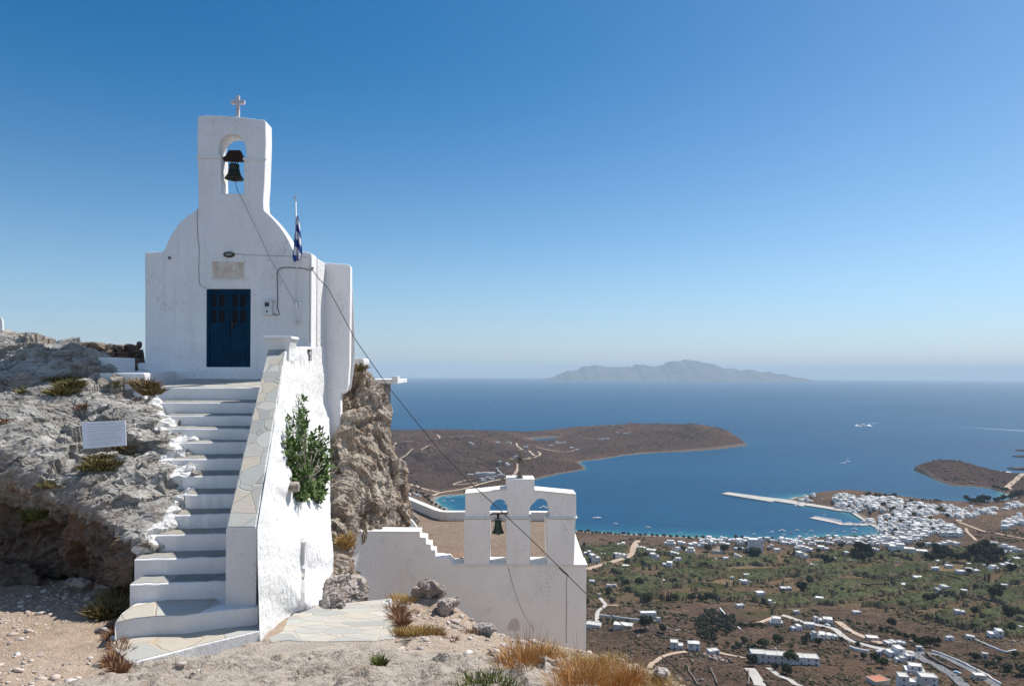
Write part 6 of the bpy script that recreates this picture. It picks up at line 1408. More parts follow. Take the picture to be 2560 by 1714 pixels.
for i in range(3): TREE['dark', i] = (crown_mesh(70 + i, 1.0, 0.85, 1.0, 760, 0.12, m_dark, 9), trunk_mesh(80 + i, 0.6, 0.08, 0.35), 'leafy_tree')
for i in range(2): TREE['green', i] = (crown_mesh(90 + i, 1.0, 0.80, 0.95, 620, 0.13, m_green, 8), trunk_mesh(95 + i, 0.6, 0.08, 0.35), 'leafy_tree')
for i in range(2): TREE['tama', i] = (crown_mesh(100 + i, 1.0, 0.75, 1.15, 420, 0.16, m_tama, 6), trunk_mesh(105 + i, 0.8, 0.07, 0.35), 'tamarisk_tree')
for i in range(2): TREE['cyp', i] = (crown_mesh(110 + i, 0.42, 2.2, 2.4, 520, 0.13, m_dark, 8, True), trunk_mesh(115 + i, 0.5, 0.06, 0.1), 'cypress_tree')
ntree = 0
def tree(kind, p, dia, label, group, var=None):
    global ntree
    named = group in ('leafy trees scattered over the valley', 'olive trees scattered on the slope', 'large dark trees beside the town', 'cypresses in the valley')
    nv_ = {'olive': 3, 'dark': 3, 'green': 2, 'tama': 2, 'cyp': 2}[kind]
    cm, tm, nm = TREE[kind, (ntree if var is None else var) % nv_]; ntree += 1
    s = dia / 2; e = empty(nm, p, random.uniform(0, 6.28), label=label, cat='tree', group=group)
    if named:
        sz_ = 'small' if dia < 6 else ('large' if dia > 10 else 'mid sized'); ds = {'olive': 'olive tree', 'dark': 'dark leafy tree', 'green': 'green leafy tree', 'tama': 'tamarisk', 'cyp': 'narrow cypress'}[kind]
        u_, v_ = U0 + F * p.x / p.y, V0 - F * p.z / p.y; tl_.append((e, rel_label(u_, v_, f'{sz_} {ds}'), u_))
    e.scale = (s * random.uniform(.9, 1.1), s * random.uniform(.9, 1.1), s * random.uniform(.85, 1.1))
    for n2, me in (('crown', cm), ('trunk', tm)):
        o = bpy.data.objects.new(n2, me); C.objects.link(o); o.parent = e
    return e
def scatter(polypx, n, mind, seed, z_=None):
    P_ = np.array([SLh(*(z_(x, y))) for x, y in polypx]); r = np.random.default_rng(seed); out = []; lo, hi = P_.min(0), P_.max(0); tr = 0
    while len(out) < n and tr < n * 120:
        tr += 1; c = r.uniform(lo, hi)
        if sdf(P_, c[None])[0] < 0: continue
        if any((c[0] - o[0]) ** 2 + (c[1] - o[1]) ** 2 < mind ** 2 for o in out): continue
        out.append((c[0], c[1]))
    return [Vector((x, y, lz(x, y))) for x, y in out]
for p in scatter([(1140, 800), (1250, 705), (1400, 700), (1490, 760), (1540, 880), (1420, 930), (1310, 1000), (1190, 985), (1130, 890)], 46, 4.6, 1, Rj): tree('olive', p, random.uniform(5.5, 7.5), 'grey green olive tree crowded into the dense grove on the slope', 'olive trees in the dense grove')
for (x, y, dpx, kd, lb) in [(640, 865, 130, 'dark', 'wide dark tree between the long white house and the bare rocky hill'), (805, 905, 90, 'dark', 'round dark tree right of the wide dark tree on the bare field'), (960, 800, 40, 'olive', None), (1030, 820, 38, 'olive', None), (1080, 985, 40, 'olive', None), (1260, 1025, 50, 'olive', None), (1330, 1040, 55, 'olive', None), (1440, 1030, 60, 'olive', None), (1500, 1080, 60, 'olive', None), (1545, 1050, 80, 'olive', None), (1600, 1005, 80, 'olive', None), (1665, 990, 35, 'olive', None), (1790, 1040, 105, 'green', 'round green tree above the left end of the stepped row house'), (1930, 1015, 100, 'green', 'round green tree above the middle of the stepped row house'), (1690, 1130, 130, 'dark', 'big tree left of the stepped white row house'), (1680, 1225, 120, 'dark', 'big tree at the top of the pale driveway'), (2060, 1210, 150, 'green', 'tall green tree in front of the stepped white row house'), (2010, 1310, 120, 'dark', 'dark tree below the stepped row house beside the driveway'), (1905, 1270, 70, 'dark', 'small dark tree before the middle of the stepped row house'), (2230, 940, 60, 'olive', None), (2060, 1050, 50, 'olive', None), (2200, 1010, 60, 'olive', None),
                            (310, 620, 60, 'olive', None), (450, 445, 80, 'dark', None), (580, 460, 90, 'dark', None), (350, 420, 50, 'dark', None), (280, 520, 70, 'dark', None), (60, 640, 70, 'dark', None), (750, 500, 60, 'dark', None), (920, 600, 80, 'green', None), (660, 600, 100, 'green', None), (1090, 600, 90, 'dark', None), (1180, 590, 80, 'dark', None), (1240, 570, 70, 'dark', None), (560, 145, 30, 'dark', None), (1240, 110, 90, 'dark', None), (1410, 120, 100, 'dark', None), (1650, 90, 100, 'dark', None), (1700, 95, 60, 'dark', None), (1700, 180, 120, 'dark', None), (40, 60, 40, 'dark', None), (300, 60, 60, 'dark', None), (640, 175, 60, 'dark', None), (720, 180, 40, 'dark', None), (1000, 100, 60, 'dark', None), (1560, 110, 50, 'dark', None)]:
    p = onland(*Rj(x, y)); d_ = dpx / 3.903 / F * p.y * 1.1
    tree(kd, p, max(d_, 3.0), lb or ('scattered olive tree on the dry slope below the fields' if kd == 'olive' else 'dark leafy tree among the reeds and gardens of the valley'), None if lb else ('olive trees scattered on the slope' if kd == 'olive' else 'leafy trees scattered over the valley'))
for i, x in enumerate([205, 268, 332, 398, 460]): tree('olive', onland(*Rj(x, 800 + i * 3)), 5.0, 'small olive tree in the row behind the long low white wall', 'row of small olive trees')
for i in range(8): tree('olive', onland(*Rj(1560 + i * 32, 838 + (i % 3) * 5)), 4.2, 'small dark olive in the short row right of the dense grove', 'short row of olives')
for i, (x, h_) in enumerate([(782, 60), (798, 80), (812, 85), (828, 75), (845, 90), (860, 100), (886, 95), (905, 50), (1000, 45), (1035, 50), (1150, 50), (1290, 60)]):
    p = onland(*Rj(x, 590)); tree('cyp', p, h_ / 3.903 / F * p.y / 2.3 * 1.0, 'dark narrow cypress in the row at the green garden', 'cypresses in the valley')
big = [(690, 150, 90), (740, 120, 110), (800, 150, 120), (850, 170, 100), (760, 190, 90), (710, 195, 80), (1400, 180, 90), (1450, 205, 90), (1500, 150, 100), (1560, 130, 100), (1480, 90, 80), (1540, 190, 80), (1620, 170, 100), (1700, 195, 90), (1780, 200, 90), (1850, 150, 120), (1900, 110, 110), (1960, 90, 110), (2040, 100, 100), (2080, 170, 110), (1980, 180, 120), (1900, 225, 110), (2040, 225, 110), (1330, 70, 70), (560, 60, 60), (400, 210, 80), (470, 220, 70), (340, 110, 50), (120, 150, 60), (2225, 300, 90)]
for (x, y, dpx) in big:
    p = onland(*Rk(x, y + 12)); tree('dark', p, dpx / 3.903 / F * p.y * 1.15, 'large dark tree in the clump beside the harbour town', 'large dark trees beside the town')
for (x, y, dpx, kd) in [(2000, 440, 50, 'cyp'), (1960, 400, 40, 'cyp'), (1050, 430, 35, 'cyp'), (1250, 190, 30, 'cyp'), (985, 470, 40, 'cyp'), (2060, 580, 130, 'dark'), (2100, 520, 110, 'dark'), (1050, 850, 90, 'dark'), (1860, 730, 100, 'dark'), (2000, 690, 80, 'dark'), (2180, 1280, 110, 'olive'), (1975, 1235, 80, 'olive'), (2310, 1310, 120, 'olive'), (1870, 1180, 100, 'olive'), (950, 895, 55, 'dark'), (1008, 905, 45, 'dark'), (1060, 925, 45, 'dark'), (1120, 945, 60, 'dark'), (1190, 960, 70, 'dark'), (1260, 970, 60, 'dark'), (1300, 1020, 90, 'dark'), (1360, 1040, 110, 'dark'), (1430, 1040, 100, 'dark'), (1510, 1020, 80, 'dark'), (840, 870, 40, 'dark'), (890, 1200, 100, 'dark'), (950, 1240, 110, 'green'), (780, 1160, 80, 'olive'), (700, 1145, 40, 'olive'), (620, 1110, 50, 'olive'), (200, 1000, 90, 'olive'), (240, 960, 60, 'olive'), (330, 1030, 80, 'dark'), (560, 985, 60, 'dark'), (720, 1040, 50, 'dark'), (2200, 770, 130, 'dark'), (2220, 880, 100, 'dark'), (1400, 610, 90, 'dark'), (1470, 600, 90, 'dark'), (1620, 590, 90, 'dark'), (1680, 600, 70, 'dark'), (170, 510, 110, 'dark'), (240, 420, 70, 'dark'), (1800, 330, 60, 'dark'), (2050, 1240, 90, 'olive'), (2260, 1150, 70, 'olive'), (2100, 1190, 80, 'olive')]:
    p = onland(*Rk(x, y)); d_ = dpx / 3.903 / F * p.y * 1.1
    tree(kd, p, d_ if kd != 'cyp' else d_ * 0.9, {'cyp': 'tall dark cypress standing among the reeds', 'dark': 'dark leafy tree among the reeds and gardens of the valley', 'green': 'bright green tree below the houses on the pale road', 'olive': 'scattered olive tree on the dry slope below the fields'}[kd], {'cyp': 'cypresses in the valley', 'dark': 'leafy trees scattered over the valley', 'green': 'leafy trees scattered over the valley', 'olive': 'olive trees scattered on the slope'}[kd])
# along the beach
bl_ = [(1445, 1329), (1500, 1334), (1560, 1338), (1650, 1342), (1750, 1348), (1850, 1351), (1930, 1354)]
bp = [SL(u, v + 2) for u, v in bl_]
for i in range(38):
    t = i / 37 * (len(bp) - 1); k = min(int(t), len(bp) - 2); f = t - k; x = bp[k][0] * (1 - f) + bp[k + 1][0] * f; y = bp[k][1] * (1 - f) + bp[k + 1][1] * f
    y -= random.uniform(2, 9); tree('tama', Vector((x, y, lz(x, y))), random.uniform(4.5, 7.5), 'small tamarisk tree in the line along the town beach', 'tamarisks along the beach')
for (x, y, dpx) in [(1215, 622, 60), (1250, 640, 60), (1290, 655, 60), (1330, 655, 70), (1380, 640, 80), (1430, 630, 90), (1470, 640, 80), (1400, 670, 70), (1560, 640, 60), (1610, 632, 60), (1660, 628, 70), (1740, 612, 70), (1790, 600, 90), (1840, 595, 90), (1890, 570, 80), (1540, 480, 45), (1590, 492, 45), (1640, 505, 45), (1690, 520, 50), (845, 640, 35), (875, 640, 35), (905, 640, 30), (700, 632, 30), (745, 638, 30), (790, 640, 25)]:
    p = onland(*Rm(x, y)); tree('dark' if dpx > 40 else 'tama', p, dpx / 4.75 / F * p.y * 1.2, 'dark tree on the shore of the second bay right of town', 'trees on the second bay')
for (x, y) in [(250, 588), (270, 600), (285, 612), (300, 628), (318, 640), (345, 655), (370, 668), (395, 680), (225, 578), (190, 572), (265, 585), (300, 600)]:
    p = onland(*Rn(x, y)); tree('dark', p, random.uniform(6, 9), 'small dark tree along the sandy cove behind the lower church', 'trees at the sandy cove')

# ------------------------------------------------------------------ scrub and loose rock on the slopes: nobody could count them
def litter(name, n, region, smin, smax, m_, label, flat=0.7, seed=0, thr=0.0, sc=60.0, tones=True, roads=True):
    r = np.random.default_rng(seed); x = r.uniform(region[0], region[1], n); y = np.sqrt(r.uniform(region[2] ** 2, region[3] ** 2, n)); x = x * y
    q_ = np.stack([x, y], 1); pn = np.concatenate([q_, np.zeros((n, 1))], 1); keep = (fbm(pn / sc + seed, 3) > thr) & (sdf(coast, q_) > 12)
    if region[3] > 1500: keep &= (-sdf(lagoon, q_) > 12)
    x, y = x[keep], y[keep]
    if roads:
        d2 = np.full(len(x), 1e9)
        for i in range(0, len(roadpts), 200): d2 = np.minimum(d2, ((x[:, None] - roadpts[None, i:i + 200, 0]) ** 2 + (y[:, None] - roadpts[None, i:i + 200, 1]) ** 2).min(1))
        k2 = d2 > 16; x, y = x[k2], y[k2]
    V = []; 
    base = iv if len(iv) == 12 else iv[:12]
    s = smin * (smax / smin) ** (r.random(len(x)) ** 1.6); z = np.array([lz(a, b) for a, b in zip(x, y)])
    jit = 1 + r.uniform(-.35, .35, (len(x), len(iv), 1)); an_ = r.uniform(0, 6.28, len(x)); c, s_ = np.cos(an_)[:, None], np.sin(an_)[:, None]
    b = iv[None] * jit * s[:, None, None]; bx = b[..., 0] * 1.15; X2 = bx * c - b[..., 1] * s_; Y2 = bx * s_ + b[..., 1] * c
    V = np.stack([X2 + x[:, None], Y2 + y[:, None], b[..., 2] * flat + (z + s * 0.25)[:, None]], -1).reshape(-1, 3)
    Fc = (ifc[None] + (np.arange(len(x)) * len(iv))[:, None, None]).reshape(-1, 3); tn = np.repeat(r.random(len(x)), len(iv))
    return npmesh(name, V, Fc, m_, None, attrs={'tone': tn}, kind='stuff', label=label)
def tonemat(name, stops):
    m, t, b = mat(name); n = N(t); t.links.new(n.ramp(n.attr('tone'), stops), b.inputs['Base Color']); b.inputs['Roughness'].default_value = 1; b.inputs['Specular IOR Level'].default_value = 0.03; return m
m_scrub = tonemat('scrub', [(0.0, (0.045, 0.046, 0.026)), (0.5, (0.075, 0.066, 0.040)), (0.8, (0.11, 0.085, 0.055)), (1.0, (0.06, 0.07, 0.03))])
m_hrock = tonemat('slope_rock', [(0.0, (0.13, 0.105, 0.09)), (0.5, (0.21, 0.175, 0.15)), (1.0, (0.31, 0.27, 0.24))])
litter('scrub', 9000, (-0.02, 0.76, 330, 620), 0.45, 1.5, m_scrub, 'low dark scrub dotted over the dry slopes below the castle hill', seed=1, thr=-0.05, sc=40)
litter('scrub', 11000, (0.05, 0.76, 600, 1080), 0.7, 2.6, m_scrub, 'low bushes between the fields of the valley', seed=2, thr=0.02, sc=50)
litter('scrub', 9000, (-0.25, 0.75, 1480, 2900), 1.2, 3.6, m_scrub, 'dry scrub on the brown headlands', seed=3, thr=0.0, sc=90, roads=False)
litter('slope_rocks', 5200, (0.0, 0.72, 330, 560), 0.35, 1.9, m_hrock, 'grey and brown rocks breaking through the dry slopes', seed=4, thr=0.30, sc=45, flat=0.6)
litter('slope_rocks', 4200, (-0.25, 0.75, 1480, 2800), 1.5, 5.5, m_hrock, 'pale rock outcrops on the brown headlands', seed=5, thr=0.34, sc=110, roads=False, flat=0.5)
# ================================================================== houses
def housemat(name, a, b2):
    m, t, b = mat(name); n = N(t); km = n.mapn(n.pos(), (0.001, 0.001, 0.001)); f = n.vor(km, 75, 'F1', 'Color'); g_ = n.noise(n.pos(), 0.35, 5, 0.7)
    c = n.mix(n.ramp(n.xyz(f)[0], [(0.2, 0), (0.9, 1)]), a, b2); c = n.mix(n.ramp(g_, [(0.45, 0), (0.75, 0.5)]), c, tuple(x * 0.7 for x in a)); t.links.new(c, b.inputs['Base Color']); b.inputs['Roughness'].default_value = 0.95; b.inputs['Specular IOR Level'].default_value = 0.1; return m
m_hw = housemat('house_white', (0.60, 0.58, 0.55), (0.80, 0.79, 0.775)); m_hroof = housemat('house_roof', (0.50, 0.48, 0.45), (0.78, 0.76, 0.73))
m_hc = simple('house_cream', (0.62, 0.56, 0.48), 0.9, 0.06, 0.2, spec=0.1); m_hglass = simple('dark_opening', (0.05, 0.055, 0.07), 0.5, 0.2, 1); m_hblue = simple('blue_shutter', (0.03, 0.09, 0.22), 0.6, 0.2, 1)
m_pink = simple('pink_plaster', (0.60, 0.47, 0.42), 0.9, 0.06, 0.2); m_stoneh = simple('stone_hut', (0.36, 0.28, 0.22), 0.95, 0.2, 0.6); m_redroof = simple('red_tiles', (0.42, 0.17, 0.10), 0.85, 0.15, 1.0); m_thatch = simple('straw_roof', (0.42, 0.34, 0.25), 0.95, 0.15, 0.6)
def house_parts(blocks, wm=None, rm=None, win=True, seed=0, det=True):
    """blocks: (x0, x1, y0, y1, z0, z1); returns list of (name, MB, material) with each window by itself"""
    r = random.Random(seed); wall = MB(); roofs = MB(); wins = []; doors = []
    for (x0, x1, y0, y1, z0, z1) in blocks:
        wall.box(x0, x1, y0, y1, z0 - (3.5 if z0 <= 0.01 else 0), z1)
        t = 0.22; ph = 0.38
        wall.box(x0, x1, y0, y0 + t, z1, z1 + ph); wall.box(x0, x1, y1 - t, y1, z1, z1 + ph); wall.box(x0, x0 + t, y0 + t, y1 - t, z1, z1 + ph); wall.box(x1 - t, x1, y0 + t, y1 - t, z1, z1 + ph)
        roofs.box(x0 + t, x1 - t, y0 + t, y1 - t, z1 + 0.002, z1 + 0.06)
        if not win: continue
        nf = max(1, int(round((z1 - z0) / 3.0))); fh = (z1 - z0) / nf
        for f in range(nf):
            nx_ = max(1, int((x1 - x0) / 3.1)); zc = z0 + fh * f + fh * 0.52
            for i in range(nx_):
                cx_ = x0 + (i + 0.5) * (x1 - x0) / nx_ + r.uniform(-.25, .25)
                if r.random() < 0.14: continue
                if f == 0 and (i == nx_ // 2): doors.append((cx_ - 0.55, cx_ + 0.55, y0 - 0.03, y0 + 0.05, z0, z0 + 2.15))
                else: wins.append((cx_ - 0.5, cx_ + 0.5, y0 - 0.03, y0 + 0.05, zc - 0.55, zc + 0.65))
            ny_ = max(1, int((y1 - y0) / 4.0))
            for i in range(ny_):
                if r.random() < 0.35: continue
                cy_ = y0 + (i + 0.5) * (y1 - y0) / ny_; wins.append((x1 - 0.05, x1 + 0.03, cy_ - 0.45, cy_ + 0.45, zc - 0.5, zc + 0.6))
    return wall, roofs, wins, doors
def me_of(name, boxes_or_mb, m_):
    mb = boxes_or_mb
    if not isinstance(mb, MB):
        mb = MB(); [mb.box(*b) for b in boxes_or_mb]
    me = bpy.data.meshes.new(name); me.from_pydata([tuple(v) for v in mb.v], [], mb.f); me.update(); me.materials.append(m_)
    bm = bmesh.new(); bm.from_mesh(me); bmesh.ops.recalc_face_normals(bm, faces=bm.faces); bm.to_mesh(me); bm.free(); return me
def build_house(name, blocks, p, rz, label, cat='house', group=None, wm=None, rm=None, win=True, seed=0, extra=None, shutter=None):
    wall, roofs, wins, doors = house_parts(blocks, seed=seed, win=win)
    e = empty(name, p, rz, label=label, cat=cat, group=group)
    def add(nm, mb, m_):
        o = bpy.data.objects.new(nm, me_of(nm, mb, m_)); C.objects.link(o); o.parent = e
    add('wall', wall, wm or m_hw); add('roof', roofs, rm or m_hroof)
    for w_ in wins: add('window', [w_], m_hglass)
    for d_ in doors: add('door', [d_], shutter or m_hblue)
    for (nm, mb, m_) in (extra or []): add(nm, mb, m_)
    return e
def blocks_for(w_, d_, h_, kind, r):
    """typical Cycladic cube compositions of overall width w_, depth d_, height h_"""
    if kind == 0: return [(-w_ / 2, w_ / 2, -d_ / 2, d_ / 2, 0, h_)]
    if kind == 1: s = r.uniform(.45, .62) * w_; return [(-w_ / 2, -w_ / 2 + s, -d_ / 2, d_ / 2, 0, h_), (-w_ / 2 + s, w_ / 2, -d_ / 2 + 0.8, d_ / 2, 0, max(2.7, h_ * 0.58))]
    if kind == 2: s = r.uniform(.4, .55) * w_; return [(-w_ / 2, w_ / 2 - s, -d_ / 2 + 0.7, d_ / 2, 0, max(2.7, h_ * 0.55)), (w_ / 2 - s, w_ / 2, -d_ / 2, d_ / 2, 0, h_)]
    if kind == 3: return [(-w_ / 2, w_ / 2, -d_ / 2, d_ / 2, 0, h_ * 0.5), (-w_ / 2 + w_ * .22, w_ / 2 - w_ * .12, -d_ / 2 + d_ * .3, d_ / 2 - 0.01, h_ * 0.5 + 0.0, h_)]
    return [(-w_ / 2, -w_ / 6, -d_ / 2, d_ / 2 - 1, 0, h_), (-w_ / 6, w_ / 6, -d_ / 2 + 1, d_ / 2, 0, h_ * 0.8), (w_ / 6, w_ / 2, -d_ / 2 + 0.4, d_ / 2, 0, max(2.7, h_ * .6))]
hl_ = []
def man(z_, x, yb, wpx, hpx, colour='white', kind=None, desc=None, rz=None, wm=None, rm=None, win=True, name='house', label=None, dr=0.75):
    u, v = z_(x, yb); p = onland(u, v); sc_ = 3.903 if z_ in (Rj, Rk) else (4.684 if z_ is Rl else (4.7525 if z_ is Rm else 2.465))
    w_ = wpx / sc_ / F * p.y; hh = max(2.6, hpx / sc_ / F * p.y * 0.92 - 0.28 * w_ * dr * 0.55 + 1.2); hh = min(hh, 13)
    r = random.Random(int(x * 7 + yb)); w_ = max(w_, 3.2) * 0.92; d_ = w_ * dr if w_ < 14 else 8
    k = kind if kind is not None else (r.choice([0, 1, 2]) if w_ < 9 else r.choice([1, 2, 3, 4])); k = 0 if hh < 3.4 and k == 3 else k
    st = 'two storey' if hh > 4.8 else 'low'
    sz = 'long ' if w_ > 15 else ('small ' if w_ < 6 else '')
    p = Vector((p.x, p.y + d_ / 2, min(p.z, lz(p.x, p.y + d_ / 2))))
    e = build_house(name, blocks_for(w_, d_, hh, k, r), p, rz if rz is not None else r.uniform(-0.38, 0.38), None, 'house', 'houses scattered over the valley', wm, rm, win, int(x + yb))
    placed.append((p.x, p.y, w_ * .75))
    if label: e['label'] = label
    else: hl_.append((e, rel_label(u, v, desc or f'{sz}{st} {colour} house'), u))
    return e
for a in [(40, 60, 45, 22), (405, 62, 75, 40), (385, 92, 110, 22), (150, 215, 105, 82), (75, 145, 70, 40), (250, 168, 80, 36), (395, 175, 140, 62), (602, 92, 90, 34), (700, 120, 110, 36), (735, 192, 95, 66), (885, 50, 110, 52), (960, 108, 80, 36), (935, 160, 100, 50), (965, 222, 90, 48), (1085, 125, 95, 52), (1110, 55, 90, 32), (1215, 75, 110, 52), (1000, 45, 80, 32), (1310, 45, 70, 32), (1420, 55, 110, 36), (1560, 100, 120, 34), (1550, 182, 75, 48), (1430, 192, 60, 22), (1305, 203, 70, 22), (1755, 88, 40, 28), (1865, 82, 55, 36), (1930, 108, 60, 22), (860, 262, 100, 52), (1625, 430, 110, 44), (1490, 382, 35, 14), (1640, 358, 70, 16), (1765, 543, 90, 36), (2020, 490, 110, 20), (2140, 277, 70, 20), (2175, 555, 55, 22), (2320, 605, 40, 34), (2120, 722, 60, 26), (1570, 660, 80, 28), (120, 442, 60, 46), (290, 462, 60, 26), (340, 458, 40, 16), (620, 518, 80, 22), (670, 483, 70, 16), (1310, 1114, 115, 32), (1930, 832, 130, 72), (2120, 884, 100, 52), (2250, 864, 110, 52), (2310, 975, 75, 80), (2320, 805, 60, 52), (1880, 634, 70, 44), (2350, 30, 100, 26), (2160, 90, 100, 34), (2180, 180, 110, 70)]: man(Rj, *a)
man(Rj, 800, 415, 70, 28, 'grey', wm=m_stoneh, desc='small dark grey stone hut'); man(Rj, 190, 558, 35, 30, 'tan', kind=0, wm=m_stoneh, desc='tiny tan stone hut'); man(Rj, 450, 268, 70, 20, 'cream', wm=m_hc)
man(Rj, 140, 858, 150, 44, 'white', kind=1, win=False, desc='low whitewashed sheds'); man(Rj, 430, 858, 200, 36, 'cream', kind=3, wm=m_hc, win=False, desc='long cream ruined house')
man(Rj, 670, 752, 165, 50, 'white', kind=0, rz=0.05, label='long plain white farmhouse behind the long low white wall', dr=0.4); man(Rj, 768, 802, 36, 40, kind=0, label='small white cube at the right end of the long farmhouse')
man(Rj, 955, 1066, 135, 78, kind=1, rz=-0.18, label='left one of the two white cottages, with an open yard before it'); man(Rj, 1120, 1078, 122, 72, kind=0, rz=-0.1, label='right one of the two white cottages, plain box with windows')
for a in [(400, 812, 185, 62), (350, 968, 140, 68), (480, 970, 110, 50), (1060, 1032, 130, 40), (1160, 1036, 80, 40), (1110, 1140, 165, 92), (1150, 1195, 90, 54), (1245, 1168, 90, 40), (940, 1122, 60, 28), (1330, 1078, 60, 32), (1630, 980, 70, 32), (1835, 972, 80, 36), (2090, 955, 130, 84), (2335, 890, 60, 44), (1735, 724, 100, 38), (720, 724, 80, 26), (360, 606, 80, 46), (1220, 475, 110, 44), (1565, 518, 120, 78), (1040, 508, 90, 28), (1770, 514, 60, 26), (2165, 474, 60, 38), (315, 270, 90, 34), (500, 214, 80, 36), (680, 220, 120, 38), (645, 154, 90, 42), (170, 174, 80, 52), (235, 114, 120, 62), (395, 98, 110, 42), (285, 54, 80, 32), (975, 295, 110, 28), (1080, 228, 100, 20), (820, 308, 60, 16), (1345, 283, 80, 22), (1555, 235, 110, 38), (1625, 268, 70, 20), (1380, 243, 60, 26), (1490, 294, 70, 28), (1840, 260, 80, 32), (1860, 318, 130, 44), (1940, 263, 70, 26), (2070, 294, 100, 42), (2290, 286, 100, 52), (2180, 264, 90, 42), (2265, 220, 120, 52), (1740, 328, 90, 28), (1325, 384, 90, 22), (1030, 354, 50, 22), (1280, 140, 110, 54), (900, 114, 90, 42), (1560, 54, 100, 36), (1660, 38, 100, 32), (2050, 46, 130, 42), (2170, 74, 80, 32), (1020, 58, 100, 32), (1100, 44, 120, 42), (1420, 55, 60, 28), (1700, 50, 70, 25), (2240, 90, 80, 24), (2300, 115, 80, 30), (130, 30, 100, 30), (460, 45, 80, 30)]: man(Rk, *a)
man(Rk, 880, 982, 120, 36, 'pinkish', kind=0, wm=m_pink); man(Rk, 1975, 1150, 60, 38, 'tan', kind=0, wm=m_pink, desc='small square tan hut'); man(Rk, 1930, 1366, 120, 52, kind=0, wm=m_hc, desc='low cream shed'); man(Rk, 245, 264, 80, 22, kind=0, rm=m_redroof, wm=m_hc, desc='low red roofed house')
man(Rk, 1310, 1310, 190, 84, kind=3, label='upper white villa behind the two bottom villas'); man(Rk, 1225, 1430, 170, 120, kind=1, rz=-0.25, label='left two storey white villa at the bottom edge'); man(Rk, 1432, 1428, 165, 105, kind=0, rz=-0.15, label='right two storey white villa with blue doors at the bottom edge')
e = man(Rk, 950, 1421, 190, 66, kind=0, rm=m_redroof, wm=m_hc, win=False, label='long shed with a red tiled roof at the bottom edge')
# cone roofed house
p = onland(*Rj(1345, 122)); e = build_house('cone_roofed_house', [(-7, 7, -4, 5, 0, 3.2)], p, 0.0, 'white house under a tall straw coloured cone roof near the beach', 'house', seed=3, extra=[('cone_roof', MB().lathe([(7.2, 3.7), (5.0, 5.2), (2.8, 7.2), (0.05, 10.2)], (0, 0, 0), 18), m_thatch)]); placed.append((p.x, p.y, 9))
# tall beach hotel
p = onland(*Rj(1710, 112)); e = build_house('hotel', [(-9, 9, -6, 6, 0, 17.5), (4, 9, -3, 3, 17.5, 19.5)], p, -0.12, 'tall pale five storey hotel near the beach', 'hotel', wm=simple('hotel_wall', (0.62, 0.62, 0.63), 0.9, 0.05, 0.3), seed=5); placed.append((p.x, p.y, 12))
# stepped hotel near the big trees
p = onland(*Rk(1210, 128)); build_house('hotel', [(-22, -6, -6, 6, 0, 9.5), (-6, 8, -7, 5, 0, 7.5), (8, 22, -8, 4, 0, 6.0), (-14, -4, -4, 6, 9.5, 12)], p, -0.3, 'large stepped white hotel between the two clumps of big trees', 'hotel', seed=8); placed.append((p.x, p.y, 22))
# stepped row house
p = onland(*Rj(2010, 1200)); bs = []; x = -22
for k, (w_, h_, f) in enumerate([(9, 6.6, 0), (8, 6.0, 0.5), (8, 5.8, 1.0), (8, 5.0, 1.6), (9, 5.0, 1.2)]): bs.append((x, x + w_, -4 + f, 4 + f, 0, h_)); x += w_
build_house('row_house', bs, p, -0.13, 'long white row house of five stepped cubes above the driveway', 'house', seed=12)
# hotel on the headland
p = onland(*Rn(650, 462)); build_house('hotel', [(-24, -8, -5, 5, 0, 6), (-8, 8, -6, 4, 0, 7), (8, 24, -5, 5, 0, 6.3), (-42, -28, -3, 4, 0, 3.4)], p, 0.12, 'long white hotel on the brown headland behind the cross', 'hotel', seed=15)
for i, (x, y) in enumerate([(630, 487), (668, 480), (705, 474), (740, 465), (640, 498), (690, 490)]):
    p = onland(*Rn(x, y)); build_house('villa', [(-6, 6, -2.5, 2.5, 0, 3.0)], p, 0.15, 'low white terrace villa below the headland hotel', 'house', 'terrace villas below the headland hotel', seed=i)
for i, (x, y, w_, h_) in enumerate([(725, 264, 30, 12), (795, 264, 30, 12), (897, 292, 30, 14), (555, 264, 16, 9), (785, 398, 25, 20), (835, 352, 25, 16), (1055, 283, 25, 12), (1100, 268, 34, 20), (1130, 264, 25, 14), (1180, 298, 22, 14), (1215, 308, 22, 14), (1365, 242, 36, 12), (1402, 240, 22, 12), (1465, 203, 22, 9), (1515, 206, 30, 8), (740, 382, 20, 8), (570, 272, 16, 9), (175, 585, 26, 12), (235, 590, 30, 12), (215, 580, 16, 8)]):
    p = onland(*Rn(x, y)); w2 = w_ / 2.465 / F * p.y; e = build_house('house', blocks_for(w2, 9, max(3.2, h_ / 2.465 / F * p.y * .6), i % 3, random.Random(i)), p, random.Random(i).uniform(-.3, .3), None, 'house', 'houses on the headland', seed=i)
    u, v = Rn(x, y); hl_.append((e, 'small white house ' + ('by the lagoon on the headland' if 900 < x < 1250 else 'on the far right hill of the headland' if x >= 1250 else 'at the sandy cove of the headland' if y > 500 else 'on the middle of the headland' if x > 600 else 'on the left rise of the headland'), u))
finish_labels(hl_); finish_labels(tl_)
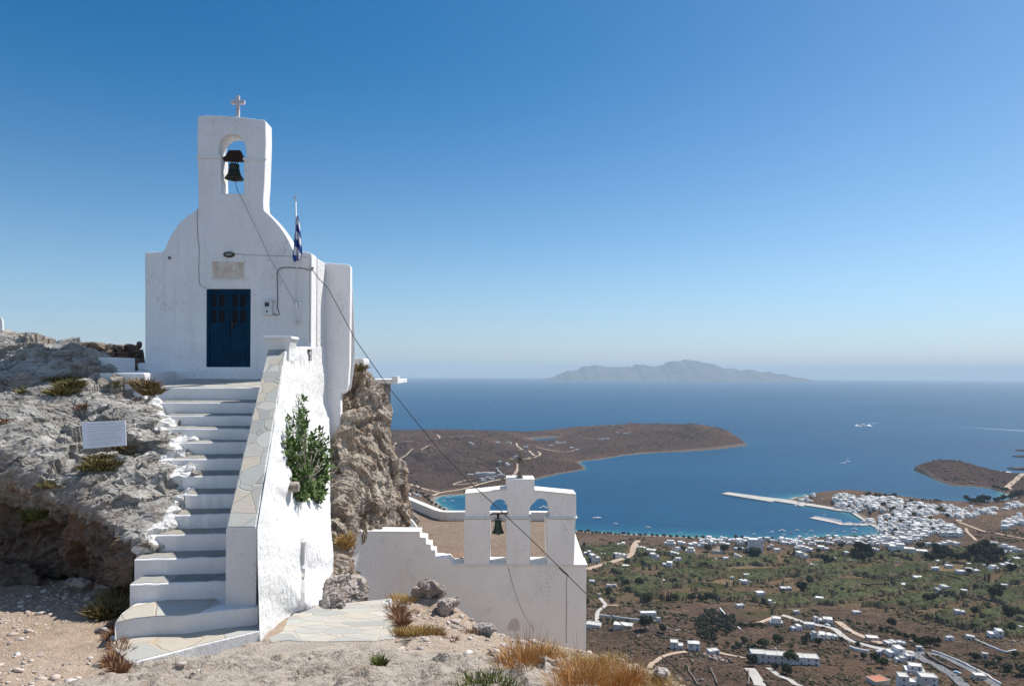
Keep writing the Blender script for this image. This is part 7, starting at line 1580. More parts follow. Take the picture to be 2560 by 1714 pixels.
# ---- dense town: cubes too small in the photograph to show their parts
TOWN = []
for k in range(14):
    r = random.Random(200 + k); w_ = r.uniform(7.5, 13); h_ = r.choice([3.4, 5.8, 6.4, 6.2]); wall, roofs, wins, doors = house_parts(blocks_for(w_, w_ * r.uniform(.6, .85), h_, r.choice([0, 1, 2, 3, 4]), r), seed=k)
    mb = MB(); mb.v = wall.v + roofs.v; mb.f = list(wall.f) + [tuple(i + len(wall.v) for i in f) for f in roofs.f]; nW = len(mb.f)
    for (a_, b_, c_, d_, e_, f_) in wins + doors:
        gx_, gy_ = (0.22, 0) if (b_ - a_) > 0.5 else (0, 0.25)
        mb.box(a_ - gx_, b_ + gx_, c_ - gy_, d_ + gy_, e_ - 0.1, f_ + 0.15)
    me = bpy.data.meshes.new('town_house'); me.from_pydata([tuple(v) for v in mb.v], [], mb.f); me.update()
    me.materials.append(m_hw); me.materials.append(m_hglass)
    bm = bmesh.new(); bm.from_mesh(me); bmesh.ops.recalc_face_normals(bm, faces=bm.faces); bm.to_mesh(me); bm.free()
    mi = [0] * nW + [1] * (len(me.polygons) - nW); me.polygons.foreach_set('material_index', mi); TOWN.append(me)
TL = []
def town(poly, n, mind, seed, z_, label, group):
    k = 0
    for p in scatter(poly, n * 2, mind, seed, z_):
        if k >= n: break
        if any((p.x - a) ** 2 + (p.y - b) ** 2 < (c + 3) ** 2 for a, b, c in placed): continue
        if np.min((roadpts_all[:, 0] - p.x) ** 2 + (roadpts_all[:, 1] - p.y) ** 2) < 36: continue
        r = random.Random(seed * 999 + k); placed.append((p.x, p.y, 2)); k += 1
        TL.append((p.y, k + seed * 1000, r.choice(TOWN), p, r.choice([-.35, -.2, -.1, .1, .25, 1.4]) + r.uniform(-.1, .1), r.uniform(.85, 1.15), label, group))
    return k
roadpts_all = roadpts
nt_ = 0
nt_ += town([(1830, 450), (2000, 440), (2342, 470), (2342, 560), (2100, 520), (1880, 560), (1700, 560), (1560, 470), (1620, 400), (1740, 385)], 70, 8.6, 1, Rl, 'white cube house crowded on the hill above the long pier', 'houses on the hill above the pier')
nt_ += town([(1300, 405), (1345, 410), (1270, 500), (1100, 480), (1130, 450)], 10, 8.5, 2, Rl, 'white house stepping down to the root of the long pier', 'houses at the root of the pier')
nt_ += town([(0, 560), (300, 580), (600, 640), (880, 690), (920, 780), (700, 810), (480, 800), (300, 780), (0, 700)], 80, 8.6, 3, Rm, 'white cube house in the crowded back rows of the harbour town', 'houses in the back rows of town')
nt_ += town([(60, 800), (300, 800), (560, 830), (860, 870), (980, 900), (1150, 980), (1140, 1060), (900, 1040), (700, 1060), (420, 1040), (260, 960), (150, 880)], 110, 8.4, 4, Rm, 'white cube house packed behind the inner harbour', 'houses behind the inner harbour')
nt_ += town([(350, 1040), (700, 1060), (600, 1130), (430, 1140), (60, 1090), (100, 1060)], 22, 9, 5, Rm, 'white house in the front rows of town near the shore', 'houses in the front rows of town')
nt_ += town([(930, 690), (1100, 700), (1500, 730), (1740, 670), (1880, 650), (1880, 690), (1700, 740), (1500, 800), (1120, 850), (930, 800)], 46, 9, 6, Rm, 'white house in the band between the brown hill and second bay', 'houses by the second bay')
nt_ += town([(1560, 960), (1640, 900), (1760, 850), (1901, 800), (1930, 900), (1760, 940), (1640, 990)], 16, 8.5, 7, Rm, 'white house in the row climbing the brown hill at right', 'row of houses on the brown hill')
nt_ += town([(0, 935), (570, 945), (560, 1000), (0, 1010)], 26, 9.5, 8, Rl, 'white house in the rows just behind the town beach', 'houses behind the town beach')
nt_ += town([(760, 930), (1340, 935), (1900, 915), (2150, 890), (2342, 920), (2342, 1000), (1900, 1000), (1500, 960), (1340, 1020), (1000, 980)], 36, 10, 9, Rl, 'white house between the anchored boats and the reed fields', 'houses between the harbour and the fields')
TL.sort(key=lambda t: t[:2]); NIND = 130; twn_ = []
marks += [(Rl(2015, 755), 'the harbour corner'), (Rm(560, 960), 'the middle of the crowded town'), (Rm(1000, 900), 'the brown field above town'), (Rm(1230, 1050), 'the dark trees at the end of town'), (Rl(1000, 930), 'the round shore tree'), (Rm(1560, 960), 'the row of houses on the brown hill'), (Rl(1560, 905), 'the anchored boats near shore')]
for (_, _, me, p, rz, s, label, group) in TL[:NIND]:
    o = bpy.data.objects.new('house', me); C.objects.link(o); o.location = p; o.rotation_euler = (0, 0, rz); o.scale = (s, s, s); tag(o, label, 'house', group)
    u_, v_ = U0 + F * p.x / p.y, V0 - F * p.z / p.y; sz_ = 'low' if max(v[2] for v in me.vertices[0:1000] and [v_.co for v_ in me.vertices]) < 4.5 else 'two storey'
    twn_.append((o, rel_label(u_, v_, f'{sz_} house'), u_))
finish_labels(twn_)
V = []; Fq = []; MI = []; n0 = 0
for (_, _, me, p, rz, s, label, group) in TL[NIND:]:
    a = vcoords(me) * s; c_, s_ = math.cos(rz), math.sin(rz); a = np.stack([a[:, 0] * c_ - a[:, 1] * s_ + p.x, a[:, 0] * s_ + a[:, 1] * c_ + p.y, a[:, 2] + p.z], 1)
    f = np.empty(len(me.loops), np.int32); me.loops.foreach_get('vertex_index', f); m_ = np.empty(len(me.polygons), np.int32); me.polygons.foreach_get('material_index', m_)
    V.append(a); Fq.append(f.reshape(-1, 4) + n0); MI.append(m_); n0 += len(a)
fo = npmesh('distant_houses', np.concatenate(V), np.concatenate(Fq), [m_hw, m_hglass], None, kind='stuff', label='mass of tiny white cube houses in the far half of the harbour town', cat='houses'); fo.data.polygons.foreach_set('material_index', np.concatenate(MI))
print('town houses', nt_, len(TL))
for i, p in enumerate(scatter([(0, 560), (300, 570), (920, 720), (1150, 980), (900, 1030), (420, 1040), (150, 880), (0, 700)], 46, 9, 41, Rm)): tree('dark' if i % 3 else 'green', p, random.uniform(6, 10), 'dark garden tree between the white houses of the harbour town', 'garden trees in town')
for i, p in enumerate(scatter([(1900, 395), (2342, 425), (2342, 440), (1900, 410)], 9, 7, 42, Rl)): tree('dark', p, random.uniform(7, 10), 'dark tree on the crest above the harbour town', 'trees on the town crest')
# ================================================================== boats, ferry, cars, poles
m_hull = simple('boat_white', (0.78, 0.78, 0.79), 0.35, 0.05, 0.5); m_sail = simple('sail_cloth', (0.80, 0.80, 0.80), 0.8, 0.03, 1); m_mast = simple('mast_metal', (0.55, 0.55, 0.57), 0.4); m_navy = simple('navy_stripe', (0.02, 0.04, 0.12), 0.4); m_deck = simple('deck_wood', (0.36, 0.24, 0.15), 0.7); m_redb = simple('boat_red', (0.40, 0.06, 0.04), 0.5)
def hull_mesh(L, B, hgt, nm='hull', m_=None):
    V = []; Fs = []; n_ = 9
    for i in range(n_):
        t = i / (n_ - 1); x = -L / 2 + L * t; b = B / 2 * (1 - max(0, (t - 0.55) / 0.45) ** 2.2) * (0.85 + 0.15 * min(1, t * 4)) + 0.02; sh_ = hgt * (1 + 0.35 * max(0, t - .5) ** 1.5 * 2)
        V += [(x - 0.0, 0, -0.5), (x, b * 0.75, -0.1), (x + 0.04 * L * t, b, sh_), (x + 0.04 * L * t, -b, sh_), (x, -b * 0.75, -0.1)]
    for i in range(n_ - 1):
        for q_ in range(5): Fs.append((i * 5 + q_, (i + 1) * 5 + q_, (i + 1) * 5 + (q_ + 1) % 5, i * 5 + (q_ + 1) % 5))
    Fs += [(0, 1, 2, 3, 4), tuple(range((n_ - 1) * 5, n_ * 5))[::-1]]
    return me_of(nm, MB().add(V, Fs), m_ or m_hull)
def boat(kind, p, L, rz, label, group=None, hm=None):
    e = empty({'sail': 'sailboat', 'motor': 'motorboat', 'yacht': 'motor_yacht', 'open': 'rowing_boat'}[kind], p, rz, label=label, cat='boat', group=group)
    def add(nm, me): o = bpy.data.objects.new(nm, me); C.objects.link(o); o.parent = e
    B = L * 0.30; hg = L * 0.09 + 0.25; add('hull', hull_mesh(L, B, hg, m_=hm))
    add('deck', me_of('deck', [(-L * .42, L * .36, -B * .36, B * .36, hg - .02, hg + .05)], m_deck if kind != 'yacht' else m_hull))
    if kind == 'sail': add('mast', me_of('mast', MB().tube([(L * .08, 0, hg), (L * .08, 0, L * 1.25)], 0.09, 6).tube([(L * .08, 0, hg + 1.1), (-L * .38, 0, hg + 1.0)], 0.09, 6), m_mast)); add('cabin', me_of('cabin', [(-L * .15, L * .2, -B * .25, B * .25, hg + .05, hg + .5)], m_hull))
    if kind in ('motor', 'yacht'):
        add('cabin', me_of('cabin', [(-L * .22, L * .18, -B * .32, B * .32, hg + .05, hg + L * .13)], m_hull)); add('window', me_of('window', [(-L * .18, L * .185, -B * .325, B * .325, hg + L * .065, hg + L * .105)], m_hglass))
    if kind == 'yacht': add('upper_deck', me_of('upper_deck', [(-L * .2, L * .04, -B * .25, B * .25, hg + L * .13, hg + L * .2)], m_hull)); add('stripe', me_of('stripe', [(-L * .36, L * .2, -B * .49, B * .49, hg * .55, hg * .7)], m_navy))
    return e
bl2 = []
def atsea(z_, x, y): u, v = z_(x, y); d = ray(u, v); t = -H / d[2]; return Vector((d[0] * t, t, seaz(d[0] * t, t)))
for (x, y, wpx, kd, lb) in [(842, 842, 55, 'yacht', 'white motor boat at anchor left of the white yacht'), (960, 830, 78, 'yacht', 'largest white yacht at anchor off the town'), (1068, 855, 48, 'open', 'pinkish open boat right of the largest yacht'), (1137, 820, 50, 'motor', 'white boat anchored farther out between yacht and jetty'), (982, 874, 50, 'motor', 'white boat directly below the largest yacht'), (1247, 870, 38, 'motor', 'small boat near shore below the jetty tip'), (1305, 830, 48, 'yacht', 'white boat anchored just below the jetty tip'), (1555, 849, 45, 'open', 'open boat left of the inner harbour pair'), (1578, 820, 38, 'open', 'small dark boat under the middle of the jetty'), (1685, 834, 42, 'motor', 'small white boat between the jetty and inner boats'), (1808, 808, 62, 'yacht', 'larger white boat close under the jetty'), (1800, 850, 60, 'yacht', 'white boat below the one close under the jetty'), (1910, 856, 38, 'motor', 'small white boat near the harbour corner'), (2003, 842, 34, 'open', 'tiny open boat in the harbour corner'), (2015, 864, 34, 'open', 'tiny open boat nearest to the corner quay'), (2083, 840, 46, 'motor', 'white boat tied up at the corner quay'), (630, 866, 50, 'motor', 'white boat seen above the tall beach hotel'), (567, 843, 12, 'open', 'speck of a boat left of the tall hotel'), (1325, 876, 20, 'open', 'very small boat near the shore trees'), (1520, 878, 40, 'motor', 'white boat close to shore at the town front'), (1620, 800, 24, 'open', 'tiny boat right under the jetty moorings'), (1460, 640, 34, 'sail', 'sailboat with a tall bare mast behind the jetty'), (1760, 885, 22, 'open', 'tiny boat at the town shore'), (1930, 888, 22, 'open', 'tiny boat at the town shore near the corner')]:
    p = atsea(Rl, x, y); L = max(3.5, wpx / 4.684 / F * p.y * 1.0); boat(kd, p, L, random.Random(x).uniform(-.35, .35) + (0 if x % 2 else 3.14), lb, hm=m_redb if 'pinkish' in lb else None)
for i in range(13):
    t = i / 12; p = atsea(Rl, 1345 + 300 * t, 664 + 50 * t); boat(['yacht', 'motor', 'sail', 'motor'][i % 4], p, 8.5, 1.25, 'boat moored side by side along the outer half of the jetty', 'boats moored along the jetty')
for i, (x, y) in enumerate([(1690, 742), (1745, 730), (1800, 752), (1860, 756), (1910, 722), (1960, 738)]): boat('motor', atsea(Rl, x, y + 6), 10, 0.1, 'boat moored at the inner half of the jetty', 'boats moored along the jetty', hm=m_redb if i == 2 else None)
for z_, x, y, L, kd, lb in [(Rh, 1760, 873, 14, 'sail', 'white sailing yacht anchored right of the lower bell wall'), (D, 1408, 1198, 8, 'motor', 'small motorboat right of the sailing yacht in the bay'), (D, 1482, 1206, 8, 'motor', 'small white boat near the beach in the bay'), (D, 1555, 1217, 6, 'open', 'tiny boat off the beach left of the harbour'), (Rh, 1160, 760, 15, 'yacht', 'white motor yacht seen through the right arch'), (Rh, 740, 712, 9, 'motor', 'boat seen through the left arch'), (Rh, 95, 642, 9, 'motor', 'topmost white boat in the sandy cove'), (Rh, 40, 682, 8, 'motor', 'left white boat in the sandy cove'), (Rh, 135, 680, 8, 'motor', 'right white boat in the sandy cove'), (Rg, 1373, 528, 16, 'sail', 'lone distant sail on the open sea left of the island')]:
    boat(kd, atsea(z_, x, y), L, random.Random(int(x)).uniform(-.5, .5), lb)
def sail_on(e, L): 
    o = bpy.data.objects.new('sail', me_of('sail', MB().add([(L * .06, -.03, 1.6), (-L * .36, -.05, 1.7), (L * .06, -.03, L * 1.2), (L * .06, .03, 1.6), (-L * .36, .03, 1.7), (L * .06, .03, L * 1.2)], [(0, 1, 2), (5, 4, 3), (0, 2, 5, 3), (1, 4, 5, 2), (0, 3, 4, 1)]), m_sail)); C.objects.link(o); o.parent = e
p = atsea(Ro, 313, 690); sail_on(boat('sail', p, 16, 0.4, 'sailboat under white sail in the mouth of the bay'), 16)
# ferry with spray
p = atsea(Ro, 470, 290); L = 46
e = empty('ferry', p, -0.9, label='white ferry throwing up spray on the open sea', cat='ferry')
def addp(e, nm, me): o = bpy.data.objects.new(nm, me); C.objects.link(o); o.parent = e; return o
addp(e, 'hull', hull_mesh(L, 13, 5.0)); addp(e, 'superstructure', me_of('superstructure', [(-L * .42, L * .25, -5, 5, 5, 9.5)], m_hull)); addp(e, 'bridge', me_of('bridge', [(-L * .05, L * .2, -4.5, 4.5, 9.5, 12.5)], m_hull)); addp(e, 'window', me_of('window', [(-L * .40, L * .255, -5.1, 5.1, 6.8, 7.9)], m_hglass)); addp(e, 'funnel', me_of('funnel', [(-L * .28, -L * .18, -1.8, 1.8, 9.5, 14.5)], m_navy))
m_foam = simple('foam_white', (0.75, 0.78, 0.80), 0.9, 0.1, 0.1)
def blobs(p, rads, name, **k):
    V = []; Fs = []; r = random.Random(3)
    for (dx, dy, dz, sx, sy, sz) in rads:
        bm = bmesh.new(); bmesh.ops.create_icosphere(bm, subdivisions=2, radius=1); n0 = len(V)
        V += [p + Vector((dx + v.co.x * sx * r.uniform(.8, 1.2), dy + v.co.y * sy * r.uniform(.8, 1.2), dz + v.co.z * sz * r.uniform(.7, 1.3))) for v in bm.verts]; Fs += [tuple(v.index + n0 for v in f.verts) for f in bm.faces]; bm.free()
    return mesh(name, V, Fs, m_foam, None, smooth=True, **k)
blobs(p, [(26, -14, 1, 14, 9, 7), (14, -14, 0, 14, 6, 4), (-26, 2, 1, 8, 8, 7), (-14, -12, 0, 10, 5, 2), (34, -10, 0, 6, 5, 6), (-30, -4, 0, 8, 6, 3)], 'sea_spray', kind='stuff', label='white spray thrown up around the ferry', cat='spray')
def wake(z_, pts, widths, name='wake', **k):
    W_ = [atsea(z_, x, y) for x, y in pts]; V = []
    for i, q in enumerate(W_):
        d = W_[min(i + 1, len(W_) - 1)] - W_[max(i - 1, 0)]; d.normalize(); s = Vector((-d.y, d.x, 0)) * widths[i] / 2; V += [q - s + Vector((0, 0, .5)), q + s + Vector((0, 0, .5))]
    return npmesh(name, V, gridfaces(len(W_), 2), m_foam, None, kind='structure', **k)
wake(Ro, [(1250, 285), (1500, 294), (1750, 308), (2000, 324), (2285, 341), (2500, 354)], [1, 3, 6, 9, 13, 16]); wake(Ro, [(210, 705), (260, 700), (300, 696)], [1, 2.5, 3]); wake(Ro, [(540, 262), (620, 254), (690, 250)], [3, 5, 1])
wake(Ro, [(1930, 785), (2000, 794), (2080, 800), (2140, 808)], [8, 14, 14, 8])
# dark skerries at the right edge
for (x, y, w_) in [(2278, 566, 26), (2285, 628, 40), (2272, 770, 44)]:
    q = atsea(Ro, x, y); me = rock_mesh([[q + Vector((random.uniform(-1, 1) * w_, random.uniform(-.5, .5) * w_, random.uniform(-2, 5))) for _ in range(20)]], 2.0, lambda a, n: 2.0 * fbm(a / 9, 3)); link('sea_rock', me, simple('dark_sea_rock', (0.07, 0.06, 0.055), 1, 0.2, .05), None, label={566: 'uppermost dark rock islet cut by the right edge', 628: 'middle dark rock islet cut by the right edge', 770: 'lowest dark rock islet cut by the right edge'}[y], cat='islet')
# cars
CARM = {}
def car_meshes(col, nm):
    m_ = simple(nm, col, 0.3, 0.03, 1, spec=0.5); body = MB(); V = []
    prof = [(-2.1, 0.35), (-2.1, 0.85), (-1.7, 0.95), (-1.3, 1.4), (0.3, 1.42), (1.0, 0.98), (1.95, 0.85), (2.1, 0.6), (2.1, 0.35)]
    for y in (-0.85, 0.85): V += [(x, y, z) for x, z in prof]
    n_ = len(prof); Fs = [tuple(range(n_)), tuple(range(n_, 2 * n_))[::-1]] + [(i, (i + 1) % n_, (i + 1) % n_ + n_, i + n_) for i in range(n_)]
    return me_of('body', MB().add(V, Fs), m_)
m_tyre = simple('tyre', (0.015, 0.015, 0.015), 0.9)
carw = me_of('window', [(-1.25, 0.35, -0.87, 0.87, 1.0, 1.3)], m_hglass)
cars = [((Rk(425, 834)), (0.7, 0.7, 0.72), 'white car parked before the wide house on the pale road'), (Rk(484, 846), (0.03, 0.03, 0.04), 'dark car parked at the bend of the pale road'), (Rk(625, 886), (0.7, 0.7, 0.72), 'white car on the dirt strip above the pale road'), (Rk(915, 1074), (0.55, 0.56, 0.58), 'silver car on the pale road'), (Rk(985, 1084), (0.75, 0.75, 0.75), 'white car at the lower end of the pale road'), (Rk(1690, 1302), (0.35, 0.5, 0.6), 'pale blue car parked beside the asphalt road'), (Rk(1330, 1062), (0.7, 0.7, 0.7), 'white car at the top of the asphalt loop'), (Rj(185, 240), (0.6, 0.6, 0.62), 'light car driving along the sandy road'), (Rj(440, 178), (0.05, 0.05, 0.06), 'dark car on the sandy road')]
def car(p, rz, col, label, group=None):
    if col not in CARM: CARM[col] = car_meshes(col, 'car_paint')
    e = empty('parked_car', p, rz, label=label, cat='car', group=group); addp(e, 'body', CARM[col]); addp(e, 'window', carw)
    for x in (-1.35, 1.35):
        for y in (-0.88, 0.88):
            k = 'wheel'
            if k not in CARM: CARM[k] = me_of('wheel', MB().tube([(0, -0.1, 0), (0, 0.1, 0)], 0.34, 12), m_tyre)
            o = addp(e, 'wheel', CARM[k]); o.location = (x, y, 0.34)
for (u, v), col, lb in cars: q = onland(u, v); car(q + Vector((0, 0, .3)), -0.6, col, lb)
for i in range(26):
    q = onland(*Rk(2130 + (i % 7) * 16 + (i // 7) * 10, 108 + (i // 7) * 11)); car(q + Vector((0, 0, .2)), 0.3, [(0.7, 0.7, 0.72), (0.03, 0.03, 0.04), (0.55, 0.56, 0.58)][i % 3], 'small parked car in the crowded car park beside the big trees', 'cars in the car park')
# utility poles
polem = me_of('pole', MB().tube([(0, 0, -1), (0, 0, 8.5)], 0.14, 6), m_bark); armm = me_of('crossarm', [(-0.8, 0.8, -.05, .05, 7.8, 7.95)], m_bark)
for (z_, x, y, lb) in [(Rk, 195, 1421, 'wooden utility pole below the stepped row house'), (Rk, 1315, 1165, 'wooden utility pole at the start of the asphalt road'), (Rk, 1572, 1272, 'wooden utility pole beside the loop wall'), (Rk, 1790, 1060, 'wooden utility pole in the dry field on the right'), (Rk, 568, 930, 'wooden utility pole at the pale road'), (Rj, 385, 745, 'wooden utility pole behind the long low white wall'), (Rj, 220, 395, 'wooden utility pole near the sandy road field'), (Rj, 738, 385, 'wooden utility pole in the middle of the reeds'), (Rk, 1875, 1345, 'wooden utility pole beside the cream shed')]:
    e = empty('utility_pole', onland(*z_(x, y)), 0.5, label=lb, cat='utility pole'); addp(e, 'pole', polem); addp(e, 'crossarm', armm)

# ================================================================== plants close by
def blademat(name, a, b2, c3=None):
    m, t, b = mat(name); n = N(t); tn = n.attr('tone'); c = n.ramp(tn, [(0.0, a), (0.55, b2), (1.0, c3 or b2)]); t.links.new(c, b.inputs['Base Color']); b.inputs['Roughness'].default_value = 0.8; b.inputs['Specular IOR Level'].default_value = 0.12; return m
m_bush = blademat('cushion_leaves', (0.06, 0.065, 0.02), (0.17, 0.15, 0.05), (0.40, 0.27, 0.16)); m_pinkb = blademat('dry_flower_bush', (0.09, 0.085, 0.03), (0.25, 0.19, 0.09), (0.52, 0.36, 0.30))
m_straw = blademat('dry_straw', (0.30, 0.19, 0.07), (0.48, 0.33, 0.13), (0.62, 0.46, 0.22)); m_orange = blademat('orange_grass', (0.26, 0.105, 0.028), (0.50, 0.25, 0.075), (0.66, 0.45, 0.20)); m_brownb = blademat('brown_twigs', (0.13, 0.07, 0.04), (0.30, 0.16, 0.09), (0.42, 0.26, 0.15)); m_gshrub = blademat('green_succulent', (0.05, 0.075, 0.02), (0.14, 0.17, 0.05), (0.33, 0.25, 0.09))
def tufts(name, bases, n, length, width, m_, label, cat='plant', spread=0.7, up=1.0, curve=0.35, seed=0, kind=None, group=None, hemi=None, jitter=0.0):
    """blades growing from base points; bases = [(Vector, radius)]"""
    r = np.random.default_rng(seed + 77); V = []; Fs = []; T_ = []
    for i in range(n):
        c, rad = bases[r.integers(len(bases))]; a = r.uniform(0, 6.283); d = rad * math.sqrt(r.random())
        o = np.array(c) + np.array([math.cos(a) * d, math.sin(a) * d, -0.01]); out = np.array([math.cos(a), math.sin(a), 0]) * (d / max(rad, 1e-3)) * spread + r.normal(size=3) * 0.22 * spread
        dirv = np.array([out[0], out[1], up * r.uniform(.6, 1.15)]); dirv /= np.linalg.norm(dirv); L = length * r.uniform(0.45, 1.15); w_ = width * r.uniform(.6, 1.3)
        side = np.cross(dirv, r.normal(size=3)); side /= np.linalg.norm(side); k = len(V); p1 = o + dirv * L * 0.55; p2 = o + dirv * L + np.array([out[0], out[1], -0.35]) * L * curve * r.uniform(.2, 1)
        V += [o - side * w_ / 2, o + side * w_ / 2, p1 + side * w_ / 2, p1 - side * w_ / 2, p2]; Fs += [(k, k + 1, k + 2), (k, k + 2, k + 3), (k + 3, k + 2, k + 4)]; tn = r.random(); T_ += [tn * .5, tn * .5, tn * .8, tn * .8, min(1, tn * .7 + .35)]
    return npmesh(name, V, np.array(Fs), m_, None, attrs={'tone': np.array(T_)}, kind=kind, label=label, cat=cat, group=group)
dg = bpy.context.evaluated_depsgraph_get(); dg.update()
def hit(x, y, objs=('rock_outcrop', 'shaded_rock', 'ground', 'cliff_rock', 'retaining_wall')):
    d = Vector(ray(x * 1.0931, y * 1.0931)); dn = d.normalized(); best = None
    for nm in objs:
        o = bpy.data.objects[nm]; ok, loc, nr_, _ = o.ray_cast(Vector((0, 0, 0)), dn)
        if ok and (best is None or loc.y < best[0].y): best = (loc.copy(), nr_.copy())
    return best if best else (DP(x, y, 11), Vector((0, 0, 1)))
def cush(x, y, rx, ry, n, m_, label, seed, name='cushion_bush', length=0.10, w_=0.012, k=6):
    """a low cushion plant spread over the rock around display pixel (x, y)"""
    r = random.Random(seed); b_ = []
    for _ in range(k):
        h_ = hit(x + r.uniform(-rx, rx) * .75, y + r.uniform(-ry, ry) * .75); b_.append((h_[0] + Vector((0, 0, 0.0)), rx / F * 1.0931 * h_[0].y * 0.45))
    ym = sorted(q_[0].y for q_ in b_)[len(b_) // 2]; b_ = [q_ for q_ in b_ if abs(q_[0].y - ym) < 0.8]
    return tufts(name, b_, n, length, w_, m_, label, 'bush', spread=1.0, up=1.0, seed=seed)
cush(150, 888, 38, 22, 1500, m_bush, 'large green and brown cushion bush high on the outcrop', 1, length=0.17, w_=0.016, k=9)
cush(335, 898, 28, 26, 1300, m_pinkb, 'dry flowering bush where the outcrop meets the top steps', 2, length=0.17, w_=0.016, k=9)
cush(232, 1062, 38, 22, 1300, m_bush, 'green brown bush on the outcrop below the plaque', 3, length=0.14, w_=0.014, k=9)
cush(285, 1030, 32, 12, 600, m_pinkb, 'thin dry bush at the lower right corner of the plaque', 4, length=0.12, w_=0.011, k=7)
cush(45, 893, 12, 8, 260, m_bush, 'small green tuft left of the large cushion bush', 5, length=0.08); cush(120, 1108, 22, 10, 300, m_bush, 'small flowering tuft on the edge of the shaded overhang', 6, length=0.10)
cush(90, 1190, 30, 28, 700, m_gshrub, 'dark green bush with pink flowers hanging in the shaded overhang', 7, length=0.15); cush(190, 930, 14, 8, 160, m_brownb, 'brown dry tuft in a crack under the large cushion bush', 8, length=0.08); cush(15, 965, 14, 8, 160, m_brownb, 'rusty dry tuft at the left edge of the outcrop', 9, length=0.07); cush(265, 880, 10, 8, 150, m_bush, 'little green tuft between the two high bushes', 10, length=0.07)
cush(820, 845, 14, 7, 500, m_pinkb, 'dry bush on top of the cliff beside the end block', 11, length=0.22, w_=0.018); cush(790, 1245, 18, 22, 500, m_straw, 'dry yellowish plant clinging to the cliff foot', 12, length=0.2, w_=0.014)
def gb(x, y, rad): return (onground(x, y), rad)
tufts('spiky_bush', [gb(300, 1375, .18), gb(280, 1390, .2), gb(255, 1400, .2), gb(240, 1410, .15), gb(270, 1378, .15)], 1900, 0.24, 0.016, m_bush, 'green and brown spiky bush beside the lowest steps', 'bush', spread=0.9, seed=20)
tufts('dry_grass', [gb(262, 1440, .07), gb(262, 1460, .08), gb(268, 1480, .08), gb(275, 1500, .08), (onground(272, 1535), .08), (onground(255, 1520), .08)], 1100, 0.15, 0.010, m_brownb, 'strip of dry brown grass along the left edge of the foot slab', 'grass', seed=21)
tufts('dry_grass', [gb(230, 1345, .08), gb(245, 1340, .08)], 260, 0.16, 0.008, m_brownb, 'dry brown weeds between the stones under the outcrop', 'weeds', seed=22)
tufts('round_bush', [gb(918, 1368, .16)], 1800, 0.22, 0.007, m_brownb, 'round brown thorny bush beside the block shaped rock', 'bush', spread=1.1, seed=23); tufts('dry_grass', [gb(912, 1372, .16), gb(935, 1375, .1)], 400, 0.12, 0.008, m_straw, 'straw coloured grass at the foot of the round brown bush', 'grass', seed=24)
tufts('dry_grass', [gb(905, 1402, .10), gb(912, 1418, .08), gb(918, 1432, .06)], 700, 0.2, 0.008, m_brownb, 'rusty weeds at the right edge of the terrace paving', 'weeds', seed=25)
tufts('dry_grass', [gb(x, 1449 + (x % 3), .12) for x in range(915, 1002, 9)], 1500, 0.11, 0.007, m_straw, 'strip of yellow dry grass in front of the terrace paving', 'grass', seed=26, spread=0.4)
for i, (x, y) in enumerate([(945, 1400), (1005, 1452), (1032, 1462), (1068, 1446), (1090, 1448)]): tufts('dry_grass', [gb(x, y, .09)], 130, 0.05, 0.007, m_brownb, ['reddish low weeds in the pebbles behind the yellow grass', 'reddish low weeds right of the yellow grass', 'second patch of reddish weeds right of the yellow grass', 'reddish weeds left of the overhanging stone', 'reddish weeds under the overhanging stone'][i], 'weeds', seed=30 + i)
tufts('orange_grass', [gb(1320, 1560, .20), gb(1345, 1545, .16), gb(1310, 1585, .2), gb(1335, 1570, .2)], 1100, 0.25, 0.0034, m_orange, 'tall orange tussock of dry grass at the bottom, left one', 'grass', spread=0.55, up=1.2, seed=40, curve=0.7)
tufts('orange_grass', [gb(1330, 1560, .15), gb(1430, 1566, .13), gb(1210, 1515, .15)], 420, 0.44, 0.003, m_orange, 'few taller seed stalks rising above the orange tussocks', 'grass', spread=0.45, up=1.2, seed=46)
tufts('orange_grass', [gb(1425, 1568, .16), gb(1440, 1560, .16), gb(1410, 1580, .16)], 800, 0.22, 0.0034, m_orange, 'tall orange tussock of dry grass at the bottom, right one', 'grass', spread=0.55, up=1.2, seed=41, curve=0.7)
tufts('orange_grass', [gb(x, y, .16) for x, y in [(1180, 1520), (1205, 1510), (1225, 1512), (1160, 1528), (1190, 1535), (1245, 1500)]], 900, 0.24, 0.004, m_orange, 'loose tall orange grass in front of the church wall', 'grass', spread=0.6, up=1.1, seed=42, curve=0.7)
tufts('orange_grass', [gb(x, y, .18) for x, y in [(1370, 1520), (1390, 1530), (1350, 1520), (1400, 1515), (1460, 1545), (1480, 1560), (1500, 1568), (1380, 1555), (1260, 1500), (1290, 1505), (1520, 1575)]], 2600, 0.15, 0.004, m_straw, 'straw coloured grass spread around the orange tussocks', 'grass', spread=0.9, up=0.9, seed=43, curve=0.6)
tufts('low_shrub', [gb(x, y, .10) for x, y in [(1060, 1568), (1085, 1560), (1100, 1555), (1120, 1552), (1140, 1562), (1165, 1570), (1100, 1575), (1075, 1578)]], 520, 0.09, 0.008, m_gshrub, 'low green and yellow succulent shrub at the bottom edge', 'shrub', spread=0.6, seed=44)
tufts('low_shrub', [gb(868, 1522, .06)], 220, 0.13, 0.010, m_gshrub, 'small green spiky tuft on the bare rock at the bottom', 'shrub', spread=0.6, seed=45)
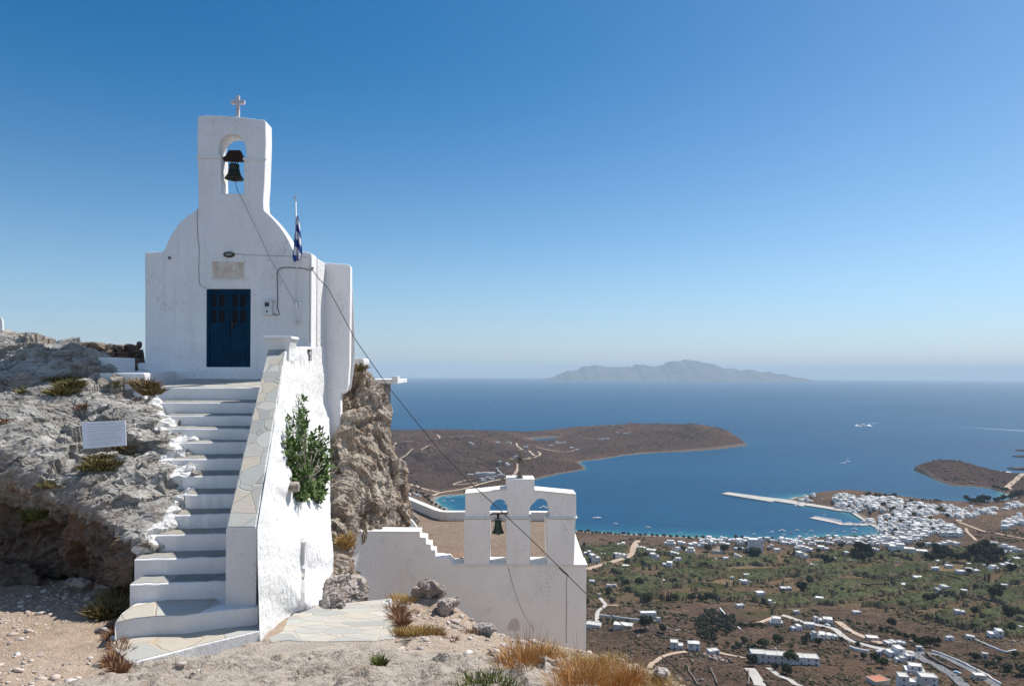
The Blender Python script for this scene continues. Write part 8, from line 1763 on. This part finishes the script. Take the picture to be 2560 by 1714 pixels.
# fig bush on the white wall: branches with broad lobed leaves
m_fig = leafmat('fig_leaves', (0.060, 0.105, 0.030), (0.125, 0.180, 0.068), 6.0); m_figb = simple('fig_bark', (0.16, 0.14, 0.11), 0.9, 0.2, 9)
root = hit(700, 1105)[0]; fig = empty('fig_bush', root, label='green fig bush growing out of the white wall', cat='bush')
rf = random.Random(4); mb = MB(); leaves = []
tips = [(690, 905), (682, 930), (694, 935), (670, 960), (696, 965), (655, 985), (668, 990), (690, 995), (652, 1010), (715, 990), (735, 985), (745, 1005), (750, 1030), (752, 1055), (740, 1030), (722, 1010), (705, 1020), (660, 1035), (655, 1065), (675, 1050), (690, 1045), (712, 1045), (730, 1050), (745, 1075), (752, 1085), (735, 1075), (718, 1070), (700, 1075), (680, 1080), (668, 1095), (672, 1120), (665, 1140), (672, 1145), (690, 1140), (700, 1130), (715, 1125), (728, 1135), (738, 1120), (745, 1100), (725, 1100), (708, 1105), (690, 1110), (680, 1130), (735, 1145), (650, 1030), (662, 1010)]
for (tx, ty) in tips:
    hd = hit(tx, ty)[0]; Yt = min(max(hd.y - rf.uniform(0.15, 0.55), root.y - 1.0), root.y + 1.2); tip = DP(tx, ty, Yt); midp = root.lerp(tip, 0.5) + Vector((0.06, -0.12, rf.uniform(-.05, .05)))
    pts = [root + Vector((0.0, 0.05, 0)), root.lerp(midp, .5) + Vector((rf.uniform(-.04, .04), -.03, rf.uniform(-.04, .04))), midp, midp.lerp(tip, .5) + Vector((rf.uniform(-.03, .03), 0, rf.uniform(-.03, .03))), tip]
    mb.tube(pts, [0.018, 0.013, 0.010, 0.007, 0.004], 5); leaves.append((midp, tip))
mb.build('branch', m_figb, fig)
V = []; Fs = []
def leaf(p, axis, up, s):
    """one three lobed leaf"""
    a = axis.normalized(); b = up.cross(a); b = b.normalized() if b.length > 1e-3 else a.orthogonal().normalized(); n = a.cross(b); k = len(V)
    sh_ = [(0, 0), (.25, .10), (.35, .42), (.48, .16), (.72, .18), (1.0, 0.0), (.72, -.18), (.48, -.16), (.35, -.42), (.25, -.10)]
    for (x, y) in sh_: V.append(p + a * x * s + b * y * s + n * (-.35 * abs(y) + .08 * x) * s)
    Fs.append(tuple(range(k, k + len(sh_))))
for (m0, tip) in leaves:
    for j in range(rf.randint(28, 38)):
        t = rf.uniform(0.25, 1.02); p = m0.lerp(tip, t) + Vector((rf.gauss(0, .03), rf.gauss(0, .05), rf.gauss(0, .03)))
        ax = Vector((rf.gauss(0, .7), rf.gauss(-.35, .6), rf.gauss(.15, .6))) + (tip - m0).normalized() * 0.5; leaf(p, ax, Vector((rf.gauss(0.3, .4), rf.gauss(-.2, .4), 1)), rf.uniform(.085, .15))
mesh('foliage', V, Fs, m_fig, fig)
